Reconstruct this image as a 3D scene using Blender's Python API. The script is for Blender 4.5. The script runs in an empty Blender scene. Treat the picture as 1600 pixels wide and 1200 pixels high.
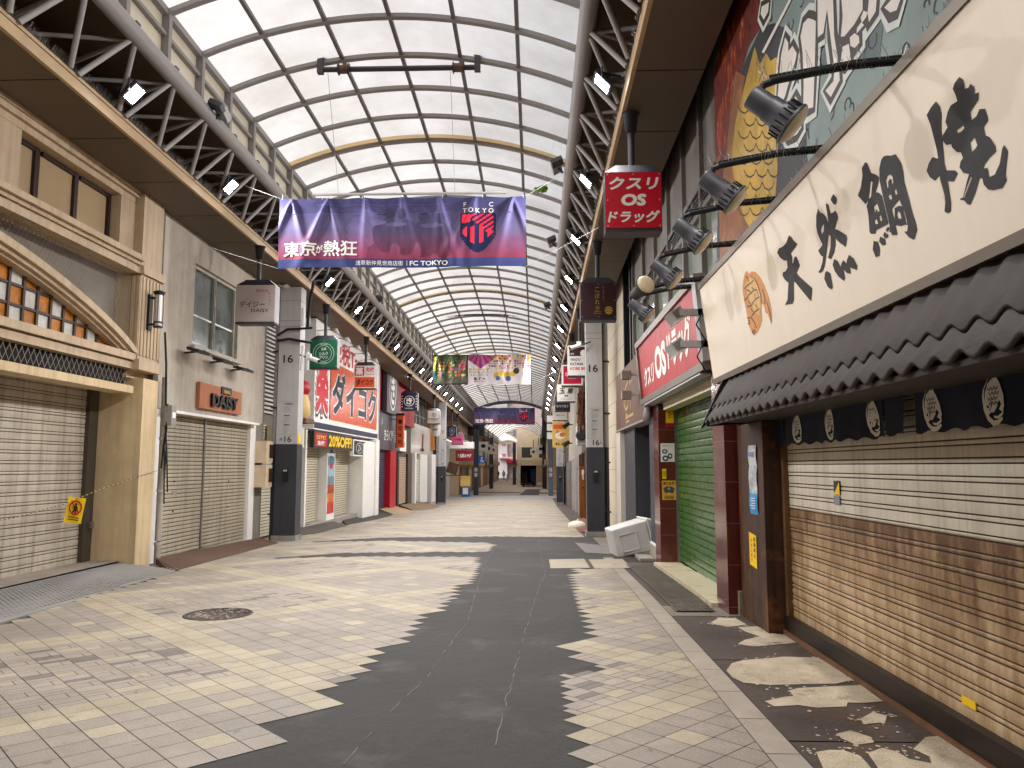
import bpy, math, random
from mathutils import Vector, Matrix
R = random.Random(11)
rad = math.radians
SC = bpy.context.scene
COL = SC.collection

# ---------------------------------------------------------------- camera, sky, sun, exposure
cd = bpy.data.cameras.new('camera'); cam = bpy.data.objects.new('camera', cd); COL.objects.link(cam)
cam.location = (0, 0, 1.55); cam.rotation_euler = (rad(90 + 6.0885), 0, rad(1.7087))
cd.lens = 27; cd.sensor_width = 36; cd.clip_start = .05; cd.clip_end = 600
SC.camera = cam
W = bpy.data.worlds.new('World'); SC.world = W; W.use_nodes = True
_n = W.node_tree.nodes; _l = W.node_tree.links
sky = _n.new('ShaderNodeTexSky'); sky.sky_type = 'NISHITA'; sky.sun_disc = False
SUN_EL, SUN_AZ = 55, 235
sky.sun_elevation = rad(SUN_EL); sky.sun_rotation = rad(SUN_AZ)
sky.air_density = 1.0; sky.dust_density = 7; sky.ozone_density = .6
_l.new(sky.outputs[0], _n['Background'].inputs[0]); _n['Background'].inputs[1].default_value = .052
sd = bpy.data.lights.new('sun', 'SUN'); sd.energy = 1.5; sd.angle = rad(45); sd.color = (1, .98, .95)
so = bpy.data.objects.new('sun', sd); COL.objects.link(so)
so.rotation_euler = (rad(90 - SUN_EL), 0, rad(180 - SUN_AZ))
SC.view_settings.view_transform = 'Standard'; SC.view_settings.look = 'None'
SC.view_settings.exposure = 1.05; SC.view_settings.gamma = 1
SC.render.engine = 'CYCLES'
cy = SC.cycles
cy.use_denoising = True; cy.max_bounces = 9; cy.diffuse_bounces = 6; cy.glossy_bounces = 3; cy.transmission_bounces = 4
cy.sample_clamp_indirect = 6; cy.caustics_reflective = False; cy.caustics_refractive = False

# ---------------------------------------------------------------- levels of the sloping street
def zg(y): return -.006 * y if y < 10 else max(-.06 - .021 * (y - 10), -.795)
def rz(y): return -.018 * (y - 7)

# ---------------------------------------------------------------- colours and materials
def lin(c): return c / 12.92 if c <= .04045 else ((c + .055) / 1.055) ** 2.4
def hx(h, k=1.0):
    h = h.lstrip('#'); return tuple(min(1, lin(int(h[i:i + 2], 16) / 255) * k) for i in (0, 2, 4)) + (1,)
def sc(c, k): return (min(1, c[0] * k), min(1, c[1] * k), min(1, c[2] * k), 1)
_mc = {}
def M(name, col, rough=.6, metal=0., var=.12, scale=5., streak=0., bump=0., spec=.4, emit=0., stain=None, speck=0.):
    if name in _mc: return _mc[name]
    m = bpy.data.materials.new(name); m.use_nodes = True; _mc[name] = m
    nt = m.node_tree; N = nt.nodes; L = nt.links; b = N['Principled BSDF']
    if isinstance(col, str): col = hx(col)
    b.inputs['Roughness'].default_value = rough; b.inputs['Metallic'].default_value = metal
    b.inputs['Specular IOR Level'].default_value = spec
    tc = N.new('ShaderNodeTexCoord')
    def noise(s, det=5, mp=None, ro=.6):
        n = N.new('ShaderNodeTexNoise'); n.inputs['Scale'].default_value = s; n.inputs['Detail'].default_value = det
        n.inputs['Roughness'].default_value = ro
        if mp:
            q = N.new('ShaderNodeMapping'); q.inputs['Scale'].default_value = mp
            L.new(tc.outputs['Object'], q.inputs[0]); L.new(q.outputs[0], n.inputs[0])
        else: L.new(tc.outputs['Object'], n.inputs[0])
        return n
    def ramp(f, a, c, pa=.3, pb=.7):
        r = N.new('ShaderNodeValToRGB'); r.color_ramp.elements[0].position = pa; r.color_ramp.elements[1].position = pb
        r.color_ramp.elements[0].color = a; r.color_ramp.elements[1].color = c; L.new(f, r.inputs[0]); return r
    def mult(a, c, f=1.):
        x = N.new('ShaderNodeMix'); x.data_type = 'RGBA'; x.blend_type = 'MULTIPLY'; x.inputs[0].default_value = f
        L.new(a, x.inputs[6]); L.new(c, x.inputs[7]); return x.outputs[2]
    n1 = noise(scale)
    out = ramp(n1.outputs[0], sc(col, 1 - var), sc(col, 1 + var * .6)).outputs[0]
    n0 = noise(scale * .17, 3)
    out = mult(out, ramp(n0.outputs[0], (1 - var * .6,) * 3 + (1,), (1 + var * .5,) * 3 + (1,), .35, .65).outputs[0])
    if streak:
        ns = noise(1., 6, (9, 9, .35), .7)
        out = mult(out, ramp(ns.outputs[0], (1 - streak, 1 - streak * 1.08, 1 - streak * 1.2, 1), (1, 1, 1, 1), .34, .56).outputs[0])
    if speck:
        nk = noise(140, 2)
        out = mult(out, ramp(nk.outputs[0], (1 - speck,) * 3 + (1,), (1 + speck * .3,) * 3 + (1,), .35, .65).outputs[0])
    if stain:  # (colour, sharpness low, high): irregular patches
        nn = noise(stain[3] if len(stain) > 3 else 1.6, 7, None, .68)
        f = ramp(nn.outputs[0], (0, 0, 0, 1), (1, 1, 1, 1), stain[1], stain[2])
        x = N.new('ShaderNodeMix'); x.data_type = 'RGBA'; L.new(f.outputs[0], x.inputs[0]); L.new(out, x.inputs[6])
        x.inputs[7].default_value = hx(stain[0]); out = x.outputs[2]
    L.new(out, b.inputs['Base Color'])
    rr = N.new('ShaderNodeMapRange'); rr.inputs[3].default_value = max(0, rough - .12); rr.inputs[4].default_value = min(1, rough + .12)
    L.new(n1.outputs[0], rr.inputs[0]); L.new(rr.outputs[0], b.inputs['Roughness'])
    if bump:
        bp = N.new('ShaderNodeBump'); bp.inputs['Strength'].default_value = bump; bp.inputs['Distance'].default_value = .02
        nb = noise(scale * 4, 6); L.new(nb.outputs[0], bp.inputs['Height']); L.new(bp.outputs[0], b.inputs['Normal'])
    if emit:
        b.inputs['Emission Color'].default_value = col; b.inputs['Emission Strength'].default_value = emit
    return m
def MV(name, rough=.6, speck=.2, bump=.1, spec=.4, blotch=.0):  # colour from the mesh's own paint / glaze colours
    if name in _mc: return _mc[name]
    m = bpy.data.materials.new(name); m.use_nodes = True; _mc[name] = m
    N = m.node_tree.nodes; L = m.node_tree.links; b = N['Principled BSDF']
    b.inputs['Roughness'].default_value = rough; b.inputs['Specular IOR Level'].default_value = spec
    a = N.new('ShaderNodeVertexColor'); a.layer_name = 'Col'; tc = N.new('ShaderNodeTexCoord')
    out = a.outputs[0]
    for s, k, lo, hi in ((120, speck, .35, .68), (1.1, blotch, .3, .62), (6, blotch * .6, .3, .7)):
        if not k: continue
        n = N.new('ShaderNodeTexNoise'); n.inputs['Scale'].default_value = s; n.inputs['Detail'].default_value = 4; L.new(tc.outputs['Object'], n.inputs[0])
        r = N.new('ShaderNodeValToRGB'); r.color_ramp.elements[0].position = lo; r.color_ramp.elements[1].position = hi
        r.color_ramp.elements[0].color = (1 - k, 1 - k, 1 - k, 1); L.new(n.outputs[0], r.inputs[0])
        x = N.new('ShaderNodeMix'); x.data_type = 'RGBA'; x.blend_type = 'MULTIPLY'; x.inputs[0].default_value = 1
        L.new(out, x.inputs[6]); L.new(r.outputs[0], x.inputs[7]); out = x.outputs[2]
        if s == 120 and bump:
            bp = N.new('ShaderNodeBump'); bp.inputs['Strength'].default_value = bump; bp.inputs['Distance'].default_value = .004
            L.new(n.outputs[0], bp.inputs['Height']); L.new(bp.outputs[0], b.inputs['Normal'])
    if blotch:      # trodden gum and drips
        n = N.new('ShaderNodeTexNoise'); n.inputs['Scale'].default_value = 9; n.inputs['Detail'].default_value = 1.5; L.new(tc.outputs['Object'], n.inputs[0])
        r = N.new('ShaderNodeValToRGB'); r.color_ramp.elements[0].position = .7; r.color_ramp.elements[1].position = .735; r.color_ramp.elements[0].color = (1, 1, 1, 1); r.color_ramp.elements[1].color = (.72, .69, .66, 1); L.new(n.outputs[0], r.inputs[0])
        x = N.new('ShaderNodeMix'); x.data_type = 'RGBA'; x.blend_type = 'MULTIPLY'; x.inputs[0].default_value = 1; L.new(out, x.inputs[6]); L.new(r.outputs[0], x.inputs[7]); out = x.outputs[2]
    L.new(out, b.inputs['Base Color']); return m
def Mglass(name, col, rough=.1):
    return M(name, col, rough=rough, var=.25, scale=1.3, spec=.8)
def Memit(name, col, s):
    if name in _mc: return _mc[name]
    m = bpy.data.materials.new(name); m.use_nodes = True; _mc[name] = m
    b = m.node_tree.nodes['Principled BSDF']; b.inputs['Base Color'].default_value = col
    b.inputs['Emission Color'].default_value = col; b.inputs['Emission Strength'].default_value = s; return m

# ---------------------------------------------------------------- mesh builder and naming
class MB:
    def __init__(s): s.v = []; s.f = []; s.mi = []; s.ms = []; s.c = None; s.sm = []
    def _m(s, m):
        if m not in s.ms: s.ms.append(m)
        return s.ms.index(m)
    def add(s, vs, fs, m, smooth=False):
        o = len(s.v); s.v += [tuple(p) for p in vs]; i = s._m(m)
        for f in fs: s.f.append([o + k for k in f]); s.mi.append(i); s.sm.append(smooth)
    def box(s, x0, x1, y0, y1, z0, z1, m, mt=None):
        vs = [Vector((x, y, z)) for z in (z0, z1) for y in (y0, y1) for x in (x0, x1)]
        if mt: vs = [mt @ v for v in vs]
        s.add(vs, [(0, 2, 3, 1), (4, 5, 7, 6), (0, 1, 5, 4), (2, 6, 7, 3), (0, 4, 6, 2), (1, 3, 7, 5)], m)
    def quad(s, a, b, c, d, m): s.add([a, b, c, d], [(0, 1, 2, 3)], m)
    def bar(s, a, b, r, m, n=8, r2=None, square=False):
        a = Vector(a); b = Vector(b); d = b - a
        if d.length < 1e-6: return
        r2 = r if r2 is None else r2; z = d.normalized()
        up = Vector((0, 0, 1)) if abs(z.z) < .95 else Vector((1, 0, 0))
        x = z.cross(up).normalized(); y = x.cross(z)
        if square: n = 4
        vs = []
        for p, q in ((a, r), (b, r2)):
            for k in range(n):
                t = 2 * math.pi * (k + (.5 if square else 0)) / n; kk = q * (1.414 if square else 1)
                vs.append(p + (x * math.cos(t) + y * math.sin(t)) * kk)
        fs = [(k, (k + 1) % n, n + (k + 1) % n, n + k) for k in range(n)] + [tuple(range(n - 1, -1, -1)), tuple(range(n, 2 * n))]
        s.add(vs, fs[:n], m, not square); s.add(vs, fs[n:], m)
    def path(s, pts, r, m, n=8):
        for a, b in zip(pts, pts[1:]): s.bar(a, b, r, m, n)
    def lathe(s, prof, m, o=(0, 0, 0), mt=None, n=20):
        vs = []; o = Vector(o)
        for r, z in prof:
            for k in range(n):
                t = 2 * math.pi * k / n; p = Vector((r * math.cos(t), r * math.sin(t), z)); vs.append((mt @ p if mt else p) + o)
        fs = [(i * n + k, i * n + (k + 1) % n, (i + 1) * n + (k + 1) % n, (i + 1) * n + k) for i in range(len(prof) - 1) for k in range(n)]
        s.add(vs, fs, m, True); L = (len(prof) - 1) * n
        s.add(vs, [tuple(range(n - 1, -1, -1)), tuple(range(L, L + n))], m)
    def prism(s, pts, d, m):   # closed outline pushed along d
        d = Vector(d); a = [Vector(p) for p in pts]; n = len(a)
        s.add(a + [p + d for p in a], [tuple(range(n - 1, -1, -1)), tuple(range(n, 2 * n))] + [(k, (k + 1) % n, n + (k + 1) % n, n + k) for k in range(n)], m)
    def build(s, name, parent=None, base=None):
        me = bpy.data.meshes.new(name); o = Vector(base if base else (parent_loc(parent) if parent else (0, 0, 0)))
        me.from_pydata([tuple(Vector(p) - o) for p in s.v], [], s.f)
        for m in s.ms: me.materials.append(m)
        me.polygons.foreach_set('material_index', s.mi); me.polygons.foreach_set('use_smooth', s.sm)
        if s.c:
            ca = me.color_attributes.new('Col', 'FLOAT_COLOR', 'CORNER'); buf = []
            for p, c in zip(s.f, s.c): buf += list(c) * len(p)
            ca.data.foreach_set('color', buf)
        me.update()
        ob = bpy.data.objects.new(name, me); COL.objects.link(ob)
        if parent: ob.parent = parent
        elif base: ob.location = base
        return ob
def parent_loc(p):
    l = Vector((0, 0, 0))
    while p: l += p.location; p = p.parent
    return l
def tag(o, label, cat, group=None):
    o['label'] = label; o['category'] = cat
    if group: o['group'] = group
    return o
def thing(name, label, cat, loc, group=None):
    o = bpy.data.objects.new(name, None); COL.objects.link(o); o.location = loc; o.empty_display_size = .2
    return tag(o, label, cat, group)
def struct(o, kind='structure'): o['kind'] = kind; return o
def part(name, parent, fn):
    mb = MB(); fn(mb); return mb.build(name, parent)

# ---------------------------------------------------------------- lettering and outlines
_tc = {}
def textgeo(s, bold=0.):
    k = (s, bold)
    if k not in _tc:
        cu = bpy.data.curves.new('t', 'FONT'); cu.body = s; cu.size = 1; cu.offset = bold; cu.resolution_u = 3
        ob = bpy.data.objects.new('t', cu); me = bpy.data.meshes.new_from_object(ob)
        vs = [(v.co.x, v.co.y) for v in me.vertices]; fs = [tuple(p.vertices) for p in me.polygons]
        bpy.data.objects.remove(ob); bpy.data.curves.remove(cu); bpy.data.meshes.remove(me); _tc[k] = (vs, fs)
    return _tc[k]
def text(mb, s, o, U, V, m, w=None, h=None, bold=.0, off=.003, ctr=True, fold=None, slant=0.):
    if bold >= .022:      # heavy lettering: the same glyphs laid round a small circle
        vs, fs = textgeo(s, 0.); x0 = min(v[0] for v in vs); x1 = max(v[0] for v in vs); y0 = min(v[1] for v in vs); y1 = max(v[1] for v in vs)
        kx = (w / (x1 - x0)) if w else h / (y1 - y0); ky = (h / (y1 - y0)) if h else kx; b = bold * .8
        for k in range(6):
            a = k * math.pi / 3
            text(mb, s, Vector(o) + Vector(U) * (b * kx * math.cos(a)) + Vector(V) * (b * ky * math.sin(a)), U, V, m, w and w - 2 * b * kx, h and h - 2 * b * ky, 0., off + k * .00025, ctr, fold, slant)
        return
    vs, fs = textgeo(s, bold)
    if not vs: return
    x0 = min(v[0] for v in vs); x1 = max(v[0] for v in vs); y0 = min(v[1] for v in vs); y1 = max(v[1] for v in vs)
    sx = w / (x1 - x0) if w else None; sy = h / (y1 - y0) if h else None
    sx = sx or sy; sy = sy or sx
    U = Vector(U); V = Vector(V); n = U.cross(V).normalized(); o = Vector(o)
    cx, cyy = ((x0 + x1) / 2, (y0 + y1) / 2) if ctr else (x0, y0)
    pts = []
    for x, y in vs:
        b = (y - cyy) * sy
        p = o + U * ((x - cx) * sx + slant * b) + V * b + n * off
        pts.append(p)
    if fold:      # fine triangles so that the print follows the folds
        tri = [tuple(f) for f in fs]; out = []
        while tri:
            f = tri.pop()
            if len(f) > 3: tri += [(f[0], f[i], f[i + 1]) for i in range(1, len(f) - 1)]; continue
            e = [((pts[f[i]] - pts[f[(i + 1) % 3]]).length, i) for i in range(3)]; L_, i = max(e)
            if L_ < .035: out.append(f); continue
            pts.append((pts[f[i]] + pts[f[(i + 1) % 3]]) / 2); k = len(pts) - 1
            tri += [(f[i], k, f[(i + 2) % 3]), (k, f[(i + 1) % 3], f[(i + 2) % 3])]
        fs = out; pts = [fold(p) for p in pts]
    mb.add(pts, fs, m)
def outline(polys, off=0.):   # filled 2-D outlines, inner ones cut holes
    cu = bpy.data.curves.new('c', 'CURVE'); cu.dimensions = '2D'; cu.fill_mode = 'BOTH'; cu.offset = off
    for p in polys:
        sp = cu.splines.new('POLY'); sp.points.add(len(p) - 1); sp.use_cyclic_u = True
        for q, (x, y) in zip(sp.points, p): q.co = (x, y, 0, 1)
    ob = bpy.data.objects.new('c', cu); me = bpy.data.meshes.new_from_object(ob)
    r = ([(v.co.x, v.co.y) for v in me.vertices], [tuple(p.vertices) for p in me.polygons])
    bpy.data.objects.remove(ob); bpy.data.curves.remove(cu); bpy.data.meshes.remove(me); return r
def flat(mb, polys, fn, m, off=0.):   # fn maps the 2-D outline into the scene
    vs, fs = outline(polys, off); mb.add([fn(x, y) for x, y in vs], fs, m)
def ribbon(mb, line, wd, fn, m):
    for (a, b), (c, d) in zip(line, line[1:]):
        dx, dy = c - a, d - b; l = math.hypot(dx, dy) or 1; nx, ny = -dy / l * wd, dx / l * wd
        mb.add([fn(a + nx, b + ny), fn(a - nx, b - ny), fn(c - nx, d - ny), fn(c + nx, d + ny)], [(0, 1, 2, 3)], m)
def circ(cx, cy_, r, n=28, ry=None): return [(cx + r * math.cos(2 * math.pi * k / n), cy_ + (ry or r) * math.sin(2 * math.pi * k / n)) for k in range(n)]
FR = ((1, 0, 0), (0, 0, 1))      # faces the camera end of the street
LW = ((0, 1, 0), (0, 0, 1))      # on a left-hand wall
RW = ((0, -1, 0), (0, 0, 1))     # on a right-hand wall
def shutter(mb, x, y0, y1, z0, z1, face, m, gm, pitch=.085, gap=.018, dep=.014, double=False):
    z = z0; full = pitch; odd = False
    while z < z1 - .01:
        if double: pitch = full * (.3 if odd else .7); odd = not odd
        t = min(z + pitch - gap, z1); i = x - face * dep
        a = x + face * (.004 + R.uniform(-.0025, .004)); q0, q1 = R.uniform(-.0015, .0015), R.uniform(-.0015, .0015)
        mb.add([(x + q0, y0, z), (x + q1, y1, z), (a, y1, (z + t) / 2), (a, y0, (z + t) / 2), (x, y1, t), (x, y0, t)], [(0, 1, 2, 3), (3, 2, 4, 5)], m, True)
        if t < z1:
            u = min(t + gap, z1)
            mb.add([(x, y0, t), (x, y1, t), (i, y1, t + .003), (i, y0, t + .003), (i, y1, u - .003), (i, y0, u - .003), (x, y1, u), (x, y0, u)], [(0, 1, 2, 3), (3, 2, 4, 5), (5, 4, 6, 7)], gm)
        z = t + gap
TEN=[[(5.651,0.77),(5.608,0.742),(5.578,0.709),(5.522,0.666),(5.561,0.654),(5.674,0.638),(5.66,0.601),(5.683,0.564),(5.663,0.559),(5.629,0.592),(5.605,0.596),(5.574,0.581),(5.557,0.549),(5.54,0.51),(5.584,0.491),(5.625,0.475),(5.588,0.439),(5.491,0.373),(5.385,0.303),(5.423,0.245),(5.443,0.22),(5.464,0.232),(5.577,0.325),(5.693,0.426),(5.713,0.419),(5.771,0.299),(5.81,0.28),(5.93,0.3),(5.981,0.305),(5.902,0.332),(5.826,0.447),(5.886,0.486),(5.924,0.528),(5.903,0.551),(5.845,0.544),(5.791,0.558),(5.777,0.61),(5.839,0.628),(5.915,0.672),(5.959,0.725),(5.905,0.743),(5.812,0.732),(5.725,0.738),(5.677,0.763)]]
NEN=[[(4.789,0.776),(4.753,0.738),(4.756,0.719),(4.788,0.704),(4.818,0.722),(4.842,0.757),(4.822,0.77)],[(5.06,0.773),(5.038,0.741),(4.994,0.717),(4.957,0.68),(4.938,0.632),(4.931,0.678),(4.929,0.754),(4.913,0.76),(4.887,0.739),(4.88,0.678),(4.832,0.671),(4.805,0.674),(4.782,0.641),(4.784,0.616),(4.826,0.589),(4.859,0.57),(4.805,0.542),(4.754,0.51),(4.711,0.48),(4.705,0.458),(4.749,0.416),(4.809,0.457),(4.846,0.485),(4.868,0.511),(4.89,0.468),(4.928,0.431),(4.992,0.403),(5.039,0.427),(5.02,0.437),(4.968,0.477),(4.936,0.543),(4.964,0.565),(5.001,0.521),(5.063,0.442),(5.115,0.386),(5.151,0.367),(5.198,0.364),(5.235,0.378),(5.186,0.391),(5.133,0.426),(5.111,0.455),(5.141,0.471),(5.173,0.515),(5.107,0.525),(5.086,0.532),(5.107,0.567),(5.136,0.626),(5.136,0.676),(5.108,0.738)],[(5.006,0.649),(5.031,0.607),(5.066,0.597),(5.074,0.627),(5.044,0.646)],[(5.093,0.352),(5.037,0.32),(5.039,0.276),(5.039,0.227),(5.068,0.217),(5.121,0.25),(5.152,0.311),(5.123,0.346)],[(4.944,0.393),(4.897,0.365),(4.867,0.32),(4.852,0.336),(4.814,0.349),(4.775,0.318),(4.764,0.335),(4.723,0.358),(4.664,0.317),(4.635,0.265),(4.651,0.242),(4.714,0.27),(4.736,0.285),(4.742,0.24),(4.796,0.261),(4.836,0.297),(4.83,0.237),(4.857,0.223),(4.923,0.267),(4.968,0.319),(4.982,0.364)]]
TAI=[[(4.312,0.792),(4.29,0.778),(4.266,0.71),(4.209,0.675),(4.186,0.653),(4.207,0.626),(4.254,0.589),(4.225,0.579),(4.19,0.546),(4.19,0.521),(4.185,0.48),(4.174,0.386),(4.187,0.38),(4.248,0.385),(4.321,0.391),(4.344,0.375),(4.394,0.391),(4.407,0.407),(4.385,0.498),(4.385,0.555),(4.353,0.577),(4.396,0.57),(4.47,0.65),(4.416,0.68),(4.37,0.735),(4.362,0.776)],[(4.278,0.666),(4.266,0.654),(4.288,0.627),(4.315,0.586),(4.346,0.582),(4.344,0.592),(4.316,0.627),(4.291,0.663)],[(4.257,0.525),(4.248,0.479),(4.267,0.478),(4.282,0.504),(4.303,0.478),(4.305,0.522)],[(4.298,0.449),(4.289,0.418),(4.324,0.425),(4.324,0.445)],[(4.243,0.453),(4.236,0.421),(4.26,0.421),(4.259,0.451)],[(4.186,0.368),(4.163,0.348),(4.183,0.337),(4.211,0.344),(4.215,0.362)],[(4.234,0.353),(4.199,0.322),(4.213,0.312),(4.247,0.318),(4.257,0.34)],[(4.291,0.342),(4.244,0.314),(4.247,0.283),(4.285,0.288),(4.317,0.324)],[(4.379,0.343),(4.33,0.325),(4.323,0.275),(4.34,0.245),(4.388,0.249),(4.407,0.3)],[(4.063,0.728),(4.02,0.708),(3.971,0.696),(3.933,0.631),(3.929,0.581),(3.937,0.533),(3.923,0.435),(3.915,0.358),(3.9,0.289),(3.899,0.259),(3.915,0.248),(3.943,0.221),(3.959,0.225),(3.992,0.247),(4.029,0.289),(3.998,0.281),(3.978,0.31),(4.003,0.32),(4.048,0.325),(4.09,0.344),(4.108,0.347),(4.101,0.302),(4.108,0.295),(4.158,0.31),(4.168,0.328),(4.168,0.401),(4.18,0.518),(4.186,0.636),(4.167,0.695),(4.129,0.729),(4.1,0.737)],[(4.0,0.408),(3.99,0.393),(3.983,0.335),(3.985,0.318),(3.994,0.324),(3.995,0.367)],[(4.016,0.461),(4.003,0.421),(4.036,0.435),(4.084,0.437),(4.102,0.376),(4.109,0.41),(4.112,0.442),(4.068,0.453)],[(4.05,0.411),(4.032,0.393),(4.032,0.363),(4.06,0.37),(4.07,0.397)],[(4.059,0.619),(4.043,0.597),(4.046,0.567),(4.064,0.567),(4.058,0.589),(4.076,0.601),(4.1,0.591),(4.106,0.563),(4.121,0.565),(4.118,0.607),(4.093,0.624)],[(4.03,0.527),(4.027,0.498),(4.046,0.498),(4.052,0.522)],[(4.106,0.522),(4.09,0.514),(4.091,0.493),(4.116,0.497),(4.123,0.519)]]
YAKI=[[(3.533,0.773),(3.512,0.739),(3.508,0.701),(3.534,0.634),(3.546,0.554),(3.56,0.475),(3.556,0.44),(3.49,0.414),(3.474,0.393),(3.516,0.37),(3.562,0.39),(3.563,0.355),(3.568,0.285),(3.584,0.248),(3.611,0.248),(3.633,0.265),(3.615,0.301),(3.617,0.375),(3.617,0.437),(3.634,0.437),(3.663,0.43),(3.7,0.463),(3.718,0.502),(3.689,0.528),(3.646,0.544),(3.603,0.517),(3.6,0.566),(3.605,0.617),(3.612,0.695),(3.629,0.75),(3.581,0.767)],[(3.328,0.786),(3.306,0.762),(3.301,0.733),(3.309,0.72),(3.28,0.71),(3.263,0.719),(3.242,0.696),(3.241,0.676),(3.251,0.667),(3.218,0.657),(3.231,0.629),(3.267,0.619),(3.3,0.606),(3.301,0.57),(3.265,0.57),(3.235,0.589),(3.199,0.573),(3.193,0.538),(3.195,0.52),(3.231,0.506),(3.232,0.468),(3.205,0.447),(3.181,0.398),(3.184,0.375),(3.23,0.368),(3.27,0.356),(3.289,0.342),(3.26,0.333),(3.26,0.291),(3.221,0.287),(3.176,0.318),(3.143,0.369),(3.127,0.379),(3.111,0.344),(3.135,0.301),(3.156,0.256),(3.152,0.236),(3.192,0.216),(3.249,0.228),(3.284,0.245),(3.306,0.276),(3.306,0.304),(3.326,0.312),(3.376,0.262),(3.427,0.226),(3.448,0.236),(3.465,0.26),(3.492,0.272),(3.494,0.279),(3.47,0.276),(3.429,0.322),(3.393,0.358),(3.431,0.378),(3.452,0.413),(3.437,0.434),(3.414,0.442),(3.419,0.471),(3.45,0.486),(3.479,0.522),(3.479,0.537),(3.518,0.549),(3.542,0.583),(3.532,0.603),(3.483,0.62),(3.491,0.651),(3.461,0.684),(3.428,0.701),(3.374,0.695),(3.378,0.726),(3.39,0.762),(3.371,0.778)],[(3.419,0.576),(3.379,0.575),(3.364,0.576),(3.362,0.561),(3.385,0.557),(3.414,0.56)],[(3.341,0.483),(3.305,0.492),(3.296,0.452),(3.316,0.443),(3.344,0.441)],[(3.382,0.345),(3.38,0.332),(3.433,0.292),(3.462,0.27),(3.465,0.277),(3.422,0.314)],[(3.619,0.432),(3.615,0.412),(3.608,0.336),(3.612,0.294),(3.616,0.351)]]
FISH=[[(6.785,0.794),(6.751,0.755),(6.653,0.753),(6.556,0.721),(6.46,0.654),(6.383,0.557),(6.32,0.44),(6.304,0.335),(6.337,0.253),(6.368,0.221),(6.383,0.262),(6.415,0.319),(6.472,0.35),(6.473,0.409),(6.533,0.438),(6.576,0.378),(6.587,0.308),(6.644,0.273),(6.742,0.237),(6.881,0.217),(6.932,0.254),(6.975,0.307),(6.996,0.401),(6.998,0.528),(7.011,0.594),(6.998,0.683),(6.922,0.749),(6.855,0.788)]]
BELLY=[[(6.789,0.723),(6.62,0.687),(6.536,0.594),(6.516,0.51),(6.567,0.416),(6.645,0.352),(6.734,0.397),(6.82,0.497),(6.886,0.594),(6.899,0.681)]]
FLINES=[[(6.935,0.661),(6.843,0.671),(6.703,0.664),(6.64,0.672)],[(6.988,0.568),(6.875,0.571),(6.843,0.584),(6.748,0.583),(6.674,0.59),(6.582,0.571)],[(6.931,0.493),(6.806,0.48),(6.75,0.495),(6.675,0.506),(6.553,0.502)],[(6.854,0.394),(6.79,0.402),(6.728,0.409),(6.604,0.407)],[(6.996,0.401),(6.882,0.386),(6.799,0.322),(6.781,0.271)],[(6.533,0.438),(6.516,0.51),(6.549,0.61),(6.62,0.687)],[(6.457,0.419),(6.413,0.461),(6.452,0.547)],[(6.358,0.251),(6.353,0.32),(6.388,0.429)],[(6.984,0.378),(6.942,0.366),(6.941,0.345),(6.977,0.338),(6.995,0.359)],[(6.912,0.247),(6.862,0.272)],[(6.886,0.228),(6.823,0.258)],[(6.832,0.754),(6.789,0.723),(6.781,0.694)],[(6.668,0.726),(6.664,0.692)],[(6.883,0.642),(6.783,0.605),(6.772,0.582)],[(6.724,0.625),(6.669,0.599)],[(6.871,0.535),(6.82,0.497)],[(6.669,0.558),(6.668,0.518)],[(6.578,0.557),(6.578,0.517)],[(6.694,0.47),(6.653,0.421)],[(6.841,0.46),(6.794,0.416)]]
MW=[[(5.727,5.027),(5.631,4.958),(5.57,4.905),(5.628,4.596),(5.698,4.285),(5.808,4.326),(5.911,4.371),(5.877,4.554),(5.871,4.818),(5.902,4.98),(5.832,5.047)],[(5.52,5.053),(5.235,4.871),(5.247,4.603),(5.192,4.357),(5.187,4.236),(5.357,4.196),(5.448,4.291),(5.297,4.286),(5.269,4.359),(5.315,4.644),(5.351,4.862),(5.439,4.733),(5.547,4.763)],[(5.096,4.781),(4.771,4.573),(4.779,4.504),(4.916,4.483),(5.074,4.494),(5.135,4.526),(5.089,4.651)],[(4.914,4.422),(4.853,4.364),(4.85,4.318),(4.925,4.324),(4.989,4.375),(4.991,4.437)],[(5.117,4.441),(5.012,4.404),(4.991,4.278),(5.079,4.288),(5.165,4.343)],[(6.26,5.181),(6.188,5.091),(6.196,5.02),(6.09,5.007),(6.0,4.891),(6.058,4.831),(6.2,4.758),(6.318,4.686),(6.436,4.649),(6.553,4.656),(6.445,4.945),(6.369,5.099)],[(6.862,5.84),(6.643,5.743),(6.682,5.676),(6.813,5.678),(6.902,5.791)],[(6.064,4.559),(5.966,4.429),(5.962,4.248),(6.076,4.237),(6.281,4.291),(6.485,4.478),(6.281,4.526)],[(4.682,4.514),(4.579,4.448),(4.6,4.379),(4.699,4.369),(4.711,4.442)],[(4.764,4.488),(4.711,4.442),(4.735,4.424),(4.801,4.424),(4.81,4.47)],[(4.807,4.435),(4.768,4.391),(4.886,4.402),(4.874,4.435)],[(4.486,4.333),(4.386,4.325),(4.285,4.26),(4.337,4.224),(4.413,4.256)]]
MBAR=[[(6.107,5.44),(6.045,5.4),(6.843,5.366),(6.912,5.415)]]
MBEAN=[[(7.84,6.824),(6.858,6.159),(6.869,5.718),(6.916,5.669),(7.301,5.713),(7.724,5.602),(8.149,5.384),(8.566,4.816),(8.875,4.856),(8.783,6.163)]]
MDISC=[[(6.916,5.669),(6.548,5.484),(6.151,5.176),(5.956,4.83),(5.886,4.417),(5.901,3.792),(6.325,3.677),(7.374,3.583),(8.647,3.639),(8.93,3.862),(8.779,4.587),(8.149,5.384),(7.595,5.638)]]
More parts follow.
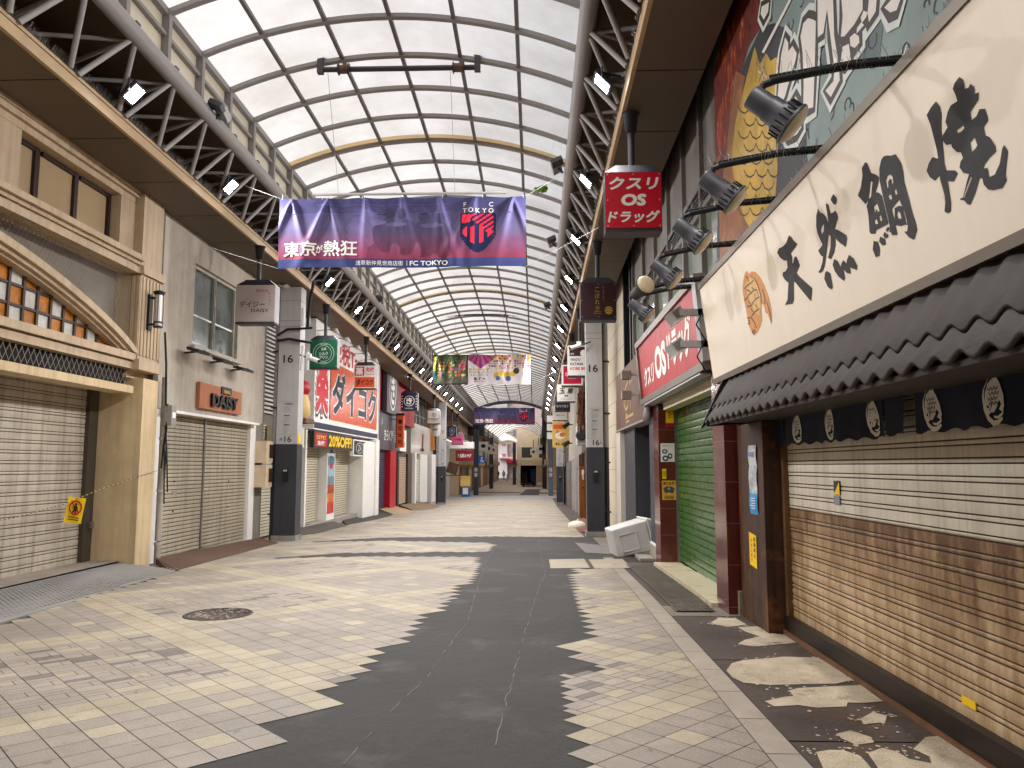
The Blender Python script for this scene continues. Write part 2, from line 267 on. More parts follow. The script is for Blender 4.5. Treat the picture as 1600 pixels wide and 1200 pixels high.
MBROWN=[[(7.837,5.733),(7.492,5.48),(7.909,5.127),(7.957,4.723),(7.769,4.167),(7.446,3.914),(6.843,3.763),(6.529,3.803),(6.414,3.623),(6.963,3.559),(8.086,3.641),(8.739,3.887),(8.728,4.493),(8.157,5.314)]]
MGOLD=[[(7.136,5.598),(6.995,5.344),(6.793,5.34),(6.675,5.199),(6.48,5.133),(6.46,4.993),(6.42,4.738),(6.621,4.54),(6.592,4.174),(6.7,3.863),(7.034,3.795),(7.431,3.845),(7.706,4.078),(7.939,4.435),(8.128,4.864),(7.901,5.195),(7.5,5.415)]]
MSCALE=[[(7.783,5.316),(7.695,5.21),(7.558,5.124),(7.421,5.085),(7.35,5.111)],[(7.35,5.104),(7.272,5.007),(7.15,4.929),(7.027,4.896),(6.963,4.922)],[(6.963,4.916),(6.893,4.825),(6.784,4.755),(6.673,4.726),(6.615,4.752)],[(7.587,5.083),(7.504,4.983),(7.374,4.903),(7.244,4.87),(7.176,4.896)],[(7.176,4.89),(7.102,4.798),(6.986,4.725),(6.869,4.696),(6.807,4.723)],[(6.808,4.717),(6.741,4.631),(6.637,4.565),(6.531,4.54),(6.475,4.566)],[(7.815,5.049),(7.726,4.947),(7.589,4.866),(7.451,4.832),(7.379,4.859)],[(7.38,4.853),(7.301,4.759),(7.179,4.685),(7.056,4.656),(6.991,4.684)],[(6.991,4.678),(6.921,4.59),(6.811,4.523),(6.7,4.498),(6.641,4.525)],[(7.618,4.824),(7.534,4.727),(7.404,4.652),(7.273,4.623),(7.204,4.651)],[(7.205,4.645),(7.13,4.555),(7.014,4.487),(6.896,4.462),(6.834,4.49)],[(6.835,4.485),(6.768,4.401),(6.663,4.339),(6.557,4.317),(6.501,4.346)],[(7.847,4.783),(7.757,4.684),(7.62,4.607),(7.481,4.578),(7.409,4.608)],[(7.41,4.602),(7.331,4.51),(7.208,4.441),(7.084,4.416),(7.019,4.445)],[(7.019,4.439),(6.949,4.354),(6.838,4.291),(6.727,4.27),(6.668,4.299)],[(7.649,4.565),(7.564,4.471),(7.434,4.4),(7.302,4.375),(7.233,4.406)],[(7.234,4.4),(7.159,4.313),(7.042,4.249),(6.924,4.228),(6.862,4.258)],[(6.862,4.252),(6.795,4.171),(6.69,4.113),(6.583,4.095),(6.527,4.125)],[(7.878,4.516),(7.789,4.421),(7.65,4.349),(7.511,4.324),(7.439,4.356)],[(7.439,4.35),(7.36,4.261),(7.236,4.196),(7.112,4.175),(7.047,4.207)],[(7.047,4.201),(6.976,4.119),(6.865,4.059),(6.754,4.042),(6.694,4.073)],[(7.679,4.305),(7.595,4.215),(7.463,4.148),(7.331,4.128),(7.262,4.161)],[(7.263,4.155),(7.187,4.07),(7.07,4.01),(6.951,3.993),(6.889,4.025)],[(6.89,4.02),(6.822,3.941),(6.716,3.886),(6.609,3.872),(6.552,3.903)],[(7.91,4.25),(7.82,4.157),(7.681,4.09),(7.542,4.07),(7.468,4.104)],[(7.469,4.098),(7.389,4.012),(7.265,3.951),(7.14,3.935),(7.075,3.969)],[(7.075,3.963),(7.004,3.883),(6.893,3.827),(6.78,3.813),(6.721,3.846)]]
PATCH=[[(1.774,8.102),(1.948,8.429),(2.109,8.368),(2.136,8.052),(1.924,7.925)],[(2.008,7.928),(2.218,7.958),(2.244,7.651),(2.428,7.517),(2.384,7.242),(2.206,7.169),(1.921,7.065),(1.819,7.176),(1.937,7.357),(2.106,7.486),(2.029,7.699)],[(1.485,6.232),(1.583,6.46),(1.706,6.574),(1.898,6.629),(2.078,6.7),(2.347,6.675),(2.412,6.29),(2.371,5.997),(2.202,5.888),(1.699,5.835),(1.524,5.893),(1.482,6.037)],[(1.546,5.433),(1.708,5.538),(1.781,5.562),(1.792,5.697),(1.88,5.76),(2.138,5.811),(2.361,5.855),(2.343,5.457),(2.194,5.415),(2.094,5.423),(2.05,5.332),(1.85,5.3),(1.744,5.354),(1.575,5.317)],[(2.041,5.085),(2.173,5.219),(2.233,5.148),(2.161,5.015),(2.009,4.974)],[(1.781,4.798),(1.889,4.856),(1.956,4.742),(1.938,4.654),(1.817,4.611),(1.777,4.716)],[(1.551,4.491),(1.637,4.527),(1.714,4.522),(1.77,4.433),(1.752,4.247),(1.475,4.128)],[(1.83,4.488),(1.945,4.566),(2.0,4.512),(2.015,4.405),(2.103,4.34),(2.143,4.444),(2.108,4.552),(2.276,4.751),(2.357,4.774),(2.366,4.56),(2.379,4.266),(2.091,4.117),(1.784,4.232)]]
# ================================================================ materials used all over
BLACK = M('black_paint', '#17161a', .5, var=.2)
DARK = M('dark_void', '#0e0d0d', .9)
GREY = M('grey_steel_paint', '#8f8a88', .45, var=.06, scale=3); TRUSS = M('truss_grey_paint', '#979290', .5, var=.1, scale=3)
DGREY = M('charcoal_steel_paint', '#3a3b42', .45, var=.10, scale=4, streak=.12)
LGREY = M('pale_grey_steel_paint', '#b9b8ba', .42, var=.06, scale=3, streak=.08)
CREAMP = M('cream_wall_panel', '#cfc6b2', .6, var=.06)
BROWNS = M('brown_soffit', '#5f5143', .6, var=.1, scale=2)
BROWND = M('dark_brown_gutter', '#5a4833', .7, var=.15, scale=2)
TANF = M('tan_fascia', '#b69a78', .5, var=.08)
STONE = M('beige_stone', '#d2ba94', .7, var=.12, scale=3, streak=.22, bump=.05)
STONE2 = M('tan_render', '#bda78b', .65, var=.12, scale=2.2, streak=.2)
WHITE = M('white_paint', '#e9e6e2', .5, var=.05)
STEEL = M('bare_steel', '#9b9a98', .35, .9, var=.12)
SHUT = M('cream_shutter_paint', '#b9af9f', .5, var=.14, scale=3, streak=.34, stain=('#8f867a', .62, .85, 1.3))
SHUTG = M('shutter_groove', '#4c4336', .8, var=.2)
RED = M('red_paint', '#b01226', .4, var=.08)
NAVY = M('navy_print', '#141a3a', .5, var=.08)
INK = M('black_ink', '#141213', .6, var=.1)
INKW = M('white_ink', '#efece6', .55, var=.03)
INKR = M('red_ink', '#c2152b', .5, var=.05)
YEL = M('yellow_plastic', '#f2c613', .5, var=.06)
WOOD = M('dark_burnt_wood', '#4d3120', .6, var=.4, scale=6, streak=.6, bump=.3, stain=('#7d4a26', .54, .74, 2.6))
RUBBER = M('black_rubber', '#1b1a1a', .7)

# ================================================================ ground
def terrain():
    mb = MB(); m = M('grout_and_base', '#4d463f', .85, var=.15, scale=3)
    ys = [-14, -6, 0] + [10 + 2.5 * k for k in range(15)] + [60, 80, 110, 160, 260, 420]
    xs = [-120, -40, -12, -6, -2, 2, 6, 12, 40, 120]
    vs = [(x, y, zg(y) - .008) for y in ys for x in xs]; n = len(xs)
    mb.add(vs, [(j * n + i, j * n + i + 1, (j + 1) * n + i + 1, (j + 1) * n + i) for j in range(len(ys) - 1) for i in range(n - 1)], m)
    struct(mb.build('street_ground'))
terrain()
ASPH = [(.143, 4.2), (.31, 4.43), (.19, 4.56), (.23, 4.95), (.2, 5.48), (.21, 6.07), (.49, 6.27), (.36, 6.57), (.3, 7.08), (.58, 7.3), (.55, 7.73), (.51, 8.96), (.52, 10.13), (.53, 11.44), (.65, 12.69), (.24, 12.86), (.22, 14.33), (1.7, 14.4), (1.9, 15.5), (2.3, 20.0), (-1.1, 20.3), (-3.85, 19.75), (-5.22, 18.3), (-3.64, 18.68), (-1, 18.2), (-.95, 15.9), (-3.78, 15.47), (-5.08, 14.3), (-3.46, 14.7), (-1, 14.8), (-.98, 13.1), (-.98, 11.8), (-.99, 10.4), (-1.05, 9.12), (-1.17, 8.33), (-1.2, 7.53), (-1.3, 6.75), (-1.37, 6.1), (-1.5, 5.5), (-1.4, 5.33), (-1.65, 4.9), (-1.5, 4.6), (-1.74, 4.2), (-1.95, 3.2), (-2.2, 0), (-2.4, -6), (.2, -6), (.15, 0)]
def inpoly(x, y, P):
    r = False; j = len(P) - 1
    for i in range(len(P)):
        (xi, yi), (xj, yj) = P[i], P[j]
        if (yi > y) != (yj > y) and x < (xj - xi) * (y - yi) / (yj - yi) + xi: r = not r
        j = i
    return r
def asphalt():
    # a skirt of asphalt runs on under the tile edges
    mb = MB(); m = M('patched_asphalt', '#3b3836', .8, var=.34, scale=1.6, bump=.7, speck=.55, stain=('#55504b', .54, .78, 1.3))
    st = .25; y = -6.
    cells = set()
    for j in range(int(27 / st)):
        for i in range(int(8 / st)):
            x = -5.6 + i * st; yy = -6 + j * st
            if any(inpoly(x + a * .3 + st / 2, yy + b * .3 + st / 2, ASPH) for a in (-1, 0, 1) for b in (-1, 0, 1)): cells.add((i, j))
    for i, j in sorted(cells):
        x = -5.6 + i * st; yy = -6 + j * st
        mb.add([(x, yy, zg(yy) - .004), (x + st, yy, zg(yy) - .004), (x + st, yy + st, zg(yy + st) - .004), (x, yy + st, zg(yy + st) - .004)], [(0, 1, 2, 3)], m)
    struct(mb.build('asphalt_patch'))
    # pale seams between the lanes of the patch
    mb = MB(); g = M('seam_grit', '#6f6963', .9, var=.3, scale=20)
    for pts in ([(-.83, 20), (-.86, 17), (-.88, 14.5), (-.86, 13), (-.79, 11), (-.75, 9.5), (-.7, 8.2), (-.78, 7), (-.83, 6), (-.95, 5), (-1.05, 4), (-1.2, 2)],
                [(.1, 19.5), (.09, 17), (.1, 15), (.14, 13.3), (.15, 12.1), (.07, 11), (.02, 9.9), (-.05, 8.8), (-.1, 7.6), (-.15, 6.5), (-.2, 5.4), (-.25, 4.2), (-.3, 2)]):
        for (a, b), (c, d) in zip(pts, pts[1:]):
            n = max(2, int((b - d) / .12)); px, py = a, b
            for k in range(1, n + 1):
                x = a + (c - a) * k / n + R.uniform(-.012, .012); y_ = b + (d - b) * k / n
                if R.random() < .72:
                    w = R.uniform(.0015, .0045)
                    mb.add([(px - w, py, zg(py) - .001), (px + w, py, zg(py) - .001), (x + w, y_, zg(y_) - .001), (x - w, y_, zg(y_) - .001)], [(0, 1, 2, 3)], g)
                px, py = x, y_
    struct(mb.build('asphalt_seams'))
asphalt()
T = .2045; S2 = math.sqrt(.5); CX, CY = -2.0, 9.49
def rot(a, b): return (CX + (a + b) * S2, CY + (b - a) * S2)
RAMP = [(-5.55, 4), (-5.44, 7.86), (-5.66, 12.2), (-6.6, 13.1), (-9, 13), (-9, 4)]
HATCH = [(.24, 12.75), (.24, 14.35), (1.62, 14.55), (1.62, 12.95)]
def paving():
    mb = MB(); m = MV('paving_tiles', .6, .3, .15, .35, .2); mb.c = []
    CG = hx('#a0968a'); CC = hx('#b4a890'); CD = hx('#7f766e'); CP = hx('#a89d90'); CF = hx('#bfae92')
    PER = 12
    def put(a0, b0, a1, b1, c):
        g = .0028
        q = [rot(a0 + g, b0 + g), rot(a0 + g, b1 - g), rot(a1 - g, b1 - g), rot(a1 - g, b0 + g)]
        cx = sum(p[0] for p in q) / 4; cy_ = sum(p[1] for p in q) / 4
        if min(p[0] for p in q) > 1.25 or cx < -6.75 or cy_ < -4 or cy_ > 57: return
        if inpoly(cx, cy_, ASPH) or inpoly(cx, cy_, RAMP) or inpoly(cx, cy_, HATCH): return
        k = 1 + R.uniform(-.07, .07)
        if max(p[0] for p in q) > 1.262:
            o = []
            for (x0, y0), (x1, y1) in zip(q, q[1:] + q[:1]):
                if x0 <= 1.262: o.append((x0, y0))
                if (x0 <= 1.262) != (x1 <= 1.262): o.append((1.262, y0 + (y1 - y0) * (1.262 - x0) / (x1 - x0)))
            q = o
        if len(q) < 3: return
        mb.add([(x, y, zg(y)) for x, y in q], [tuple(range(len(q) - 1, -1, -1))], m); mb.c.append((c[0] * k, c[1] * k, c[2] * k, 1))
    NA = 340
    for i in range(-NA // 2 - 60, NA // 2 + 60):
        for j in range(-140, 420):
            a, b = i * T, j * T; x, y = rot(a + T / 2, b + T / 2)
            if x > 1.6 or x < -6.9 or y < -4.2 or y > 57.2: continue
            ia, ib = i % PER, j % PER; band = (ia in (0, 11)) or (ib in (0, 11))
            fi, fj = (i + 0) // PER, (j + 0) // PER
            kind = (fi + fj) % 2
            if band: put(a, b, a + T, b + T, CC)
            elif kind == 1:
                acc = (ia % 3 == 2 and (ib + (ia // 3) * 2) % 4 == 1)
                put(a, b, a + T, b + T, CC if acc else CG)
            else:
                # woven field: rows of squares between rows of long strips
                if ia in (1, 2) or True:
                    r = R.random()
                    if (ia + ib) % 2: put(a, b, a + T * .64, b + T, CD if r < .10 else CC if r < .24 else CP); put(a + T * .64, b, a + T, b + T, CD if R.random() < .14 else CP)
                    else: put(a, b, a + T * .36, b + T, CP if R.random() < .9 else CD); put(a + T * .36, b, a + T, b + T * .66, CC if r < .12 else CP); put(a + T * .36, b + T * .66, a + T, b + T, CP)
    struct(mb.build('tile_paving'))
paving()
def kerbs():
    mb = MB(); m = M('kerb_granite', '#9c9286', .75, var=.14, scale=5, speck=.25, bump=.1)
    y = -4.
    while y < 14.2:
        mb.add([(1.27, y + .004, zg(y) - .002), (1.455, y + .004, zg(y) - .002), (1.455, y + .6, zg(y + .6) - .002), (1.27, y + .6, zg(y + .6) - .002)], [(0, 1, 2, 3)], m); y += .605
    struct(mb.build('kerb_strip'))
    # worn dark chequer plate with cream patches before the right-hand shop
    mb = MB(); m = M('worn_chequer_plate', '#4d423b', .7, var=.25, scale=3, bump=.7, stain=('#5e4030', .56, .72, 1.4), speck=.35)
    for k in range(6):
        y0 = -3 + k * 1.92; y1 = y0 + 1.9
        mb.add([(1.462, y0, zg(y0) - .001), (2.46, y0, zg(y0) - .001), (2.46, y1, zg(y1) - .001), (1.462, y1, zg(y1) - .001)], [(0, 1, 2, 3)], m)
    struct(mb.build('worn_plate_strip'))
    mb = MB(); cp = M('worn_cream_paint', '#bfb199', .75, var=.2, scale=7, speck=.4, bump=.4, stain=('#5d5044', .57, .7, 2.6))
    for P in PATCH:
        vs, fs = outline([P]); mb.add([(x, y, zg(y) + .003) for x, y in vs], fs, cp)
    r = random.Random(8)
    for P in PATCH:       # flakes round the worn edges
        for k in range(34):
            x, y = P[r.randrange(len(P))]; x += r.gauss(0, .05); y += r.gauss(0, .07); q = r.uniform(.004, .016)
            if 1.48 < x < 2.4: mb.add([(x + q * math.cos(a * 1.26 + k), y + q * 1.2 * math.sin(a * 1.26 + k), zg(y) + .0035) for a in range(5)], [(0, 1, 2, 3, 4)], cp)
    struct(mb.build('worn_paint_patches'))
    mb = MB(); m = M('wet_concrete_apron', '#7b7266', .6, var=.25, scale=2, bump=.3)
    mb.add([(1.462, 8.52, zg(8.5)), (2.6, 8.52, zg(8.5)), (2.6, 20, zg(20) + .006), (1.462, 20, zg(20) + .006)], [(0, 1, 2, 3)], m)
    struct(mb.build('shopfront_apron'))
    mb = MB(); mt = M('cream_floor_tile', '#cfc3a6', .3, var=.1, scale=2, stain=('#8f846b', .6, .8, 2.5))
    for k in range(6):
        y = 9.12 + k * .72; mb.box(2.02, 2.47, y, y + .715, -.2, zg(y) + .035, mt)
    struct(mb.build('tiled_doorstep'))
    # drain grating
    t = thing('drain_cover', 'dark perforated metal drain cover before the green shutter', 'drain cover', (1.75, 11, zg(11)))
    mb = MB(); m = M('worn_drain_steel', '#746d64', .5, .5, var=.3, scale=9, bump=.3)
    for k in range(6):
        y0 = 8.75 + k * .8; z = zg(y0 + .4) + .012
        mb.add([(1.55, y0, zg(y0) + .014), (1.98, y0, zg(y0) + .014), (1.98, y0 + .79, zg(y0 + .79) + .014), (1.55, y0 + .79, zg(y0 + .79) + .014)], [(0, 1, 2, 3)], m)
        for i in range(9):
            x = 1.575 + i * .045
            for j in range(8):
                yy = y0 + .04 + j * .092; mb.box(x, x + .028, yy, yy + .05, zg(yy) + .015, zg(yy) + .021, m)
    mb.build('grating', t)
    # inspection hatch let into the paving
    t = thing('floor_hatch', 'stone floor hatch with a steel rim beside the asphalt', 'hatch', (.9, 13.6, zg(13.6)))
    mb = MB(); m = M('hatch_stone', '#a59a86', .7, var=.16, scale=4, speck=.2, stain=('#6d6252', .58, .75, 3))
    for (x0, x1) in ((.25, .9), (.97, 1.6)): mb.add([(x0, 12.85, zg(12.85) + .002), (x1, 12.95, zg(12.95) + .002), (x1, 14.45, zg(14.45) + .002), (x0, 14.33, zg(14.33) + .002)], [(0, 1, 2, 3)], m)
    mb.build('slab', t)
    mb = MB()
    mb.add([(.91, 12.9, zg(12.9) + .004), (.955, 12.9, zg(12.9) + .004), (.955, 14.4, zg(14.4) + .004), (.91, 14.4, zg(14.4) + .004)], [(0, 1, 2, 3)], M('rusty_rim', '#4b3a30', .7))
    mb.build('rim', t)
    # manhole
    t = thing('manhole_cover', 'round dark iron manhole cover set in the left paving', 'manhole cover', (-3.44, 8.45, zg(8.45)))
    mb = MB(); m = M('cast_iron', '#40362f', .55, .5, var=.3, scale=14, bump=.5)
    mb.lathe([(.36, -.02), (.36, .006), (.33, .008), (.33, .004), (0.001, .004)], m, t.location, n=40)
    mb.build('plate', t)
    mb = MB(); m2 = M('worn_iron', '#8a7f74', .4, .7)
    for k in range(150):
        a = R.random() * 6.28; r = math.sqrt(R.random()) * .31; p = Vector((r * math.cos(a), r * math.sin(a), .006)); q = R.random() * 3.14
        d = Vector((math.cos(q), math.sin(q), 0)) * .018
        mb.bar(t.location + p - d, t.location + p + d, .004, m2, 4)
    mb.build('raised_pattern', t)
    # brown steel ramp plates along the left fronts
    def plate(name, label, pts, m, h=.07, hgt2=None):
        mb = MB(); n = len(pts)
        vs = [(x, y, zg(y) + z) for x, y, z in pts]; vb = [(x, y, zg(y) - .01) for x, y, z in pts]
        mb.add(vs + vb, [tuple(range(n))] + [(k, n + k, n + (k + 1) % n, (k + 1) % n) for k in range(n)], m)
        o = mb.build(name, None, (pts[0][0], pts[0][1], zg(pts[0][1]))); return tag(o, label, 'ramp plate')
    mr = M('brown_chequer_steel', '#5d4438', .6, .3, var=.2, scale=8, bump=.5)
    md = M('dark_chequer_steel', '#4a443f', .6, .3, var=.2, scale=8, bump=.5)
    plate('ramp_plate', 'long brown steel ramp plate along the plaster shop shutter', [(-6.0, 12.55, .015), (-5.72, 12.35, .01), (-5.95, 17.9, .01), (-6.5, 18.2, .1), (-6.5, 13.2, .12)], mr)
    plate('ramp_plate', 'dark steel ramp plate before the drugstore with red lettering', [(-6.4, 19.2, .02), (-6.0, 21.5, .015), (-6.1, 25, .015), (-6.75, 25.3, .17), (-6.75, 21.2, .15)], md)
    plate('ramp_plate', 'worn black ramp plate before the navy shutter', [(-6.2, 25.3, .02), (-6.0, 29.5, .015), (-6.1, 33, .015), (-6.9, 33.4, .2), (-6.9, 27.6, .17)], M('dark_mat', '#35302d', .8, var=.2))
    plate('ramp_plate', 'pale wooden ramp board beside the red column', [(-6.2, 33.8, .02), (-5.7, 35, .01), (-5.9, 37.6, .01), (-6.9, 38, .25), (-6.9, 34.2, .22)], M('ramp_board', '#a08766', .7, var=.2))
    plate('ramp_plate', 'brown carpeted ramp before the white shopfront', [(-6.2, 39, .02), (-5.4, 41, .01), (-5.6, 45.5, .01), (-6.9, 46, .25), (-6.9, 39.4, .25)], M('ramp_carpet', '#7a664e', .9, var=.2))
    plate('ramp_plate', 'red brown ramp plate behind the right numbered pillar', [(1.55, 21.2, .1), (1.25, 22, .02), (1.2, 27, .02), (1.75, 28.5, .12), (2.0, 24, .15)], M('red_ramp', '#6a4034', .7, var=.2))
    plate('doormat', 'grey ribbed mat lying before the white bin', [(1.0, 15.6, .012), (1.55, 15.3, .012), (1.62, 17.3, .012), (.92, 18.2, .012)], M('grey_mat', '#77716f', .95, var=.15, scale=20))['category'] = 'mat'
    # chequered grey rubber ramp
    mb = MB(); m = M('grey_rubber_ramp', '#84827e', .75, var=.12, scale=3, bump=.2)
    zt = .012
    P = [(-5.45, 2, 0), (-5.44, 7.86, 0), (-5.66, 12.2, 0), (-6.6, 12.95, .02), (-6.75, 12.5, .09), (-6.75, 2, .04)]
    vs = [(x, y, zg(y) + .012 + z) for x, y, z in P]
    mb.add(vs, [(0, 1, 5), (1, 2, 4), (2, 3, 4), (1, 4, 5)], m)
    mb.add([(-6.74, 2, .035), (-6.74, 12.5, .018), (-7.6, 12.5, .018), (-7.6, 2, .035)], [(0, 1, 2, 3)], M('ramp_top_concrete', '#8b8175', .8, var=.2))
    mb.add([(x, y, zg(y) - .01) for x, y, z in P[:4]] + vs[:4], [(0, 1, 5, 4), (1, 2, 6, 5), (2, 3, 7, 6)], m)
    st = M('rubber_stud', '#918f8b', .7)
    y = 7.5
    while y < 12.4:
        x = -5.6
        while x > -6.7:
            k = (x + 5.5) / -1.25
            xe = -5.44 - max(0, (y - 7.86)) * .05
            if x < xe - .03:
                z = zg(y) + .012 + (.025 + max(0, y - 2) * .0055) * (xe - x) / (xe + 6.75) - (.0 if y < 12 else 0)
                mb.box(x - .013, x + .013, y - .016, y + .016, z - .002, z + .004, st)
            x -= .075
        y += .075
    tag(mb.build('access_ramp', None, (-6, 8, zg(8))), 'grey studded rubber access ramp before the arched shop', 'ramp')
kerbs()

# ================================================================ arcade roof
XC, HWID = -2.25, 2.95
RIBY = [10.14 + 1.1 * k for k in range(-14, 55)]
Y0, Y1 = RIBY[0] - .5, RIBY[-1] + .3
SAG = .6; RAD = (HWID ** 2 + SAG ** 2) / (2 * SAG); TH = math.asin(HWID / RAD)
def arcp(t, r=0.): return (XC + (RAD + r) * math.sin(t), 8.03 + SAG - RAD + (RAD + r) * math.cos(t))
def roof():
    A = thing('arcade_roof', 'barrel vaulted translucent arcade roof on grey steel ribs and side trusses', 'arcade roof', (XC, 0, 0))
    Ribm = M('rib_grey_paint', '#8a8583', .5, var=.06)
    # translucent sheets
    g = bpy.data.materials.new('translucent_sheet'); g.use_nodes = True; N = g.node_tree.nodes; L = g.node_tree.links
    N.remove(N['Principled BSDF']); tr = N.new('ShaderNodeBsdfTranslucent'); gl = N.new('ShaderNodeBsdfGlossy'); mx = N.new('ShaderNodeMixShader')
    gl.inputs['Roughness'].default_value = .35; mx.inputs[0].default_value = .05
    tc = N.new('ShaderNodeNewGeometry'); no = N.new('ShaderNodeTexNoise'); no.inputs['Scale'].default_value = .6; no.inputs['Detail'].default_value = 7; no.inputs['Roughness'].default_value = .65; L.new(tc.outputs['Position'], no.inputs[0])
    rp = N.new('ShaderNodeValToRGB'); rp.color_ramp.elements[0].position = .3; rp.color_ramp.elements[1].position = .68
    rp.color_ramp.elements[0].color = (.66, .64, .60, 1); rp.color_ramp.elements[1].color = (.93, .92, .90, 1); L.new(no.outputs[0], rp.inputs[0])
    L.new(rp.outputs[0], tr.inputs[0]); L.new(tr.outputs[0], mx.inputs[1]); L.new(gl.outputs[0], mx.inputs[2])
    tp = N.new('ShaderNodeBsdfTransparent'); L.new(rp.outputs[0], tp.inputs[0]); m2 = N.new('ShaderNodeMixShader'); m2.inputs[0].default_value = .3; L.new(mx.outputs[0], m2.inputs[1]); L.new(tp.outputs[0], m2.inputs[2]); L.new(m2.outputs[0], N['Material Output'].inputs[0])
    def rib_mb():
        mb = MB(); n = 24; vs = []
        for k in range(n + 1):
            t = -TH + 2 * TH * k / n
            for r, yy in ((.0, -.05), (.0, .05), (-.065, .05), (-.065, -.05)):
                x, z = arcp(t, r); vs.append((x, yy, z))
        fs = [(4 * k + i, 4 * k + (i + 1) % 4, 4 * k + 4 + (i + 1) % 4, 4 * k + 4 + i) for k in range(n) for i in range(4)]
        mb.add(vs, fs, Ribm)
        for s in (-1, 1): mb.box(XC + s * 2.95 - .06, XC + s * 2.95 + .06, -.045, .045, 7.2, 8.0, Ribm)
        return mb
    me = None
    for y in RIBY:
        if me is None:
            o = rib_mb().build('rib', A, (XC, 0, 0)); me = o.data
        else:
            o = bpy.data.objects.new('rib', me); COL.objects.link(o); o.parent = A
        o.location = (0, y, rz(y))
    me = None
    for y in RIBY[:-1]:
        if me is None:
            mb = MB(); n = 24; vs = []
            for k in range(n + 1):
                x, z = arcp(-TH + 2 * TH * k / n, .012); vs += [(x, 0.0, z), (x, 1.1, z + rz(1.1) - rz(0))]
            mb.add(vs, [(2 * k, 2 * k + 2, 2 * k + 3, 2 * k + 1) for k in range(n)], g, True)
            o = mb.build('roof_sheet', A, (XC, 0, 0)); me = o.data
        else:
            o = bpy.data.objects.new('roof_sheet', me); COL.objects.link(o); o.parent = A
        o.location = (0, y, rz(y))
    for k in range(1, 6):
        x, z = arcp(-TH + 2 * TH * k / 6, -.02)
        part('purlin', A, lambda mb: mb.bar((x, Y0, z + rz(Y0)), (x, Y1, z + rz(Y1)), .03, M('purlin_grey', '#6f6b6a', .5), 4, None, True))
    # tan gutters where two lengths of roof meet
    tan = bpy.data.materials.new('stained_joint_strip'); tan.use_nodes = True; tn = tan.node_tree.nodes; tn.remove(tn['Principled BSDF']); tb = tn.new('ShaderNodeBsdfTranslucent'); tb.inputs[0].default_value = hx('#b7a07a'); tan.node_tree.links.new(tb.outputs[0], tn['Material Output'].inputs[0])
    for y in (15.64, 28.84, 36.54, 42.04):
        def f(mb):
            n = 24; vs = []
            for k in range(n + 1):
                t = -TH + 2 * TH * k / n; a = arcp(t, .006); b = arcp(t, .008)
                vs += [(a[0], y - .02, a[1] + rz(y)), (b[0], y - .2, b[1] + rz(y - .2))]
            mb.add(vs, [(2 * k, 2 * k + 1, 2 * k + 3, 2 * k + 2) for k in range(n)], tan)
        part('joint_gutter', A, f)
    for s, side in ((-1, 'left'), (1, 'right')):
        X = lambda d: XC + s * d
        part('upper_tube', A, lambda mb: mb.bar((X(2.93), Y0, 7.17 + rz(Y0)), (X(2.93), Y1, 7.17 + rz(Y1)), .115, GREY, 18))
        part('eave_beam', A, lambda mb: (mb.bar((X(2.96), Y0, 8.0 + rz(Y0)), (X(2.96), Y1, 8.0 + rz(Y1)), .05, Ribm, 4, None, True), mb.bar((X(2.95), Y0, 7.66 + rz(Y0)), (X(2.95), Y1, 7.66 + rz(Y1)), .028, Ribm, 4, None, True)))
        part('side_panel', A, lambda mb: mb.quad((X(3.0), Y0, 7.15 + rz(Y0)), (X(3.0), Y1, 7.15 + rz(Y1)), (X(3.0), Y1, 8.03 + rz(Y1)), (X(3.0), Y0, 8.03 + rz(Y0)), CREAMP))
        def fas(mb):
            for (a, b, z0, z1, mm) in ((3.4, 3.45, 6.2, 6.34, TANF), (3.4, 3.45, 6.355, 6.4, TANF), (3.41, 3.44, 6.34, 6.355, DARK)):
                vs = [(X(d), y, z + rz(y)) for y in (Y0, Y1) for z in (z0, z1) for d in (a, b)]
                mb.add(vs, [(0, 2, 3, 1), (4, 5, 7, 6), (0, 1, 5, 4), (2, 6, 7, 3), (0, 4, 6, 2), (1, 3, 7, 5)], mm)
        part('fascia', A, fas)
        def back(mb):
            for pts, mm in (([(3.45, 6.3), (4.22, 6.34)], BROWND), ([(4.22, 6.3), (4.22, 7.3)], BROWND), ([(4.22, 7.3), (3.0, 7.46)], BROWND), ([(4.2, 6.85), (4.12, 6.87)], BROWNS)):
                (a, z), (b, w) = pts
                mb.quad((X(a), Y0, z + rz(Y0)), (X(b), Y0, w + rz(Y0)), (X(b), Y1, w + rz(Y1)), (X(a), Y1, z + rz(Y1)), mm)
            mb.quad((X(4.25), Y0, 7.4 + rz(Y0)), (X(14), Y0, 7.4 + rz(Y0)), (X(14), Y1, 7.4 + rz(Y1)), (X(4.25), Y1, 7.4 + rz(Y1)), BROWND)  # flat cap over the shops, added to stop light leaking in from above
            mb.quad((X(3.0), Y0, 7.48 + rz(Y0)), (X(4.25), Y0, 7.4 + rz(Y0)), (X(4.25), Y1, 7.4 + rz(Y1)), (X(3.0), Y1, 7.48 + rz(Y1)), BROWND)
        part('gutter_lining_and_cap', A, back)
        w_out = 4.38 if s < 0 else 4.25
        me = None; n = 0
        y = Y0
        while y < Y1 - 1.2:
            if me is None:
                mb = MB(); mb.box(X(3.455), X(w_out), 0, 1.575, 6.2, 6.215, BROWNS)
                mb.v = [(a, b, c + rz(b) - rz(0)) for a, b, c in mb.v]
                o = mb.build('soffit_panel', A, (XC, 0, 0)); me = o.data
            else: o = bpy.data.objects.new('soffit_panel', me); COL.objects.link(o); o.parent = A
            o.location = (0, y, rz(y)); y += 1.6
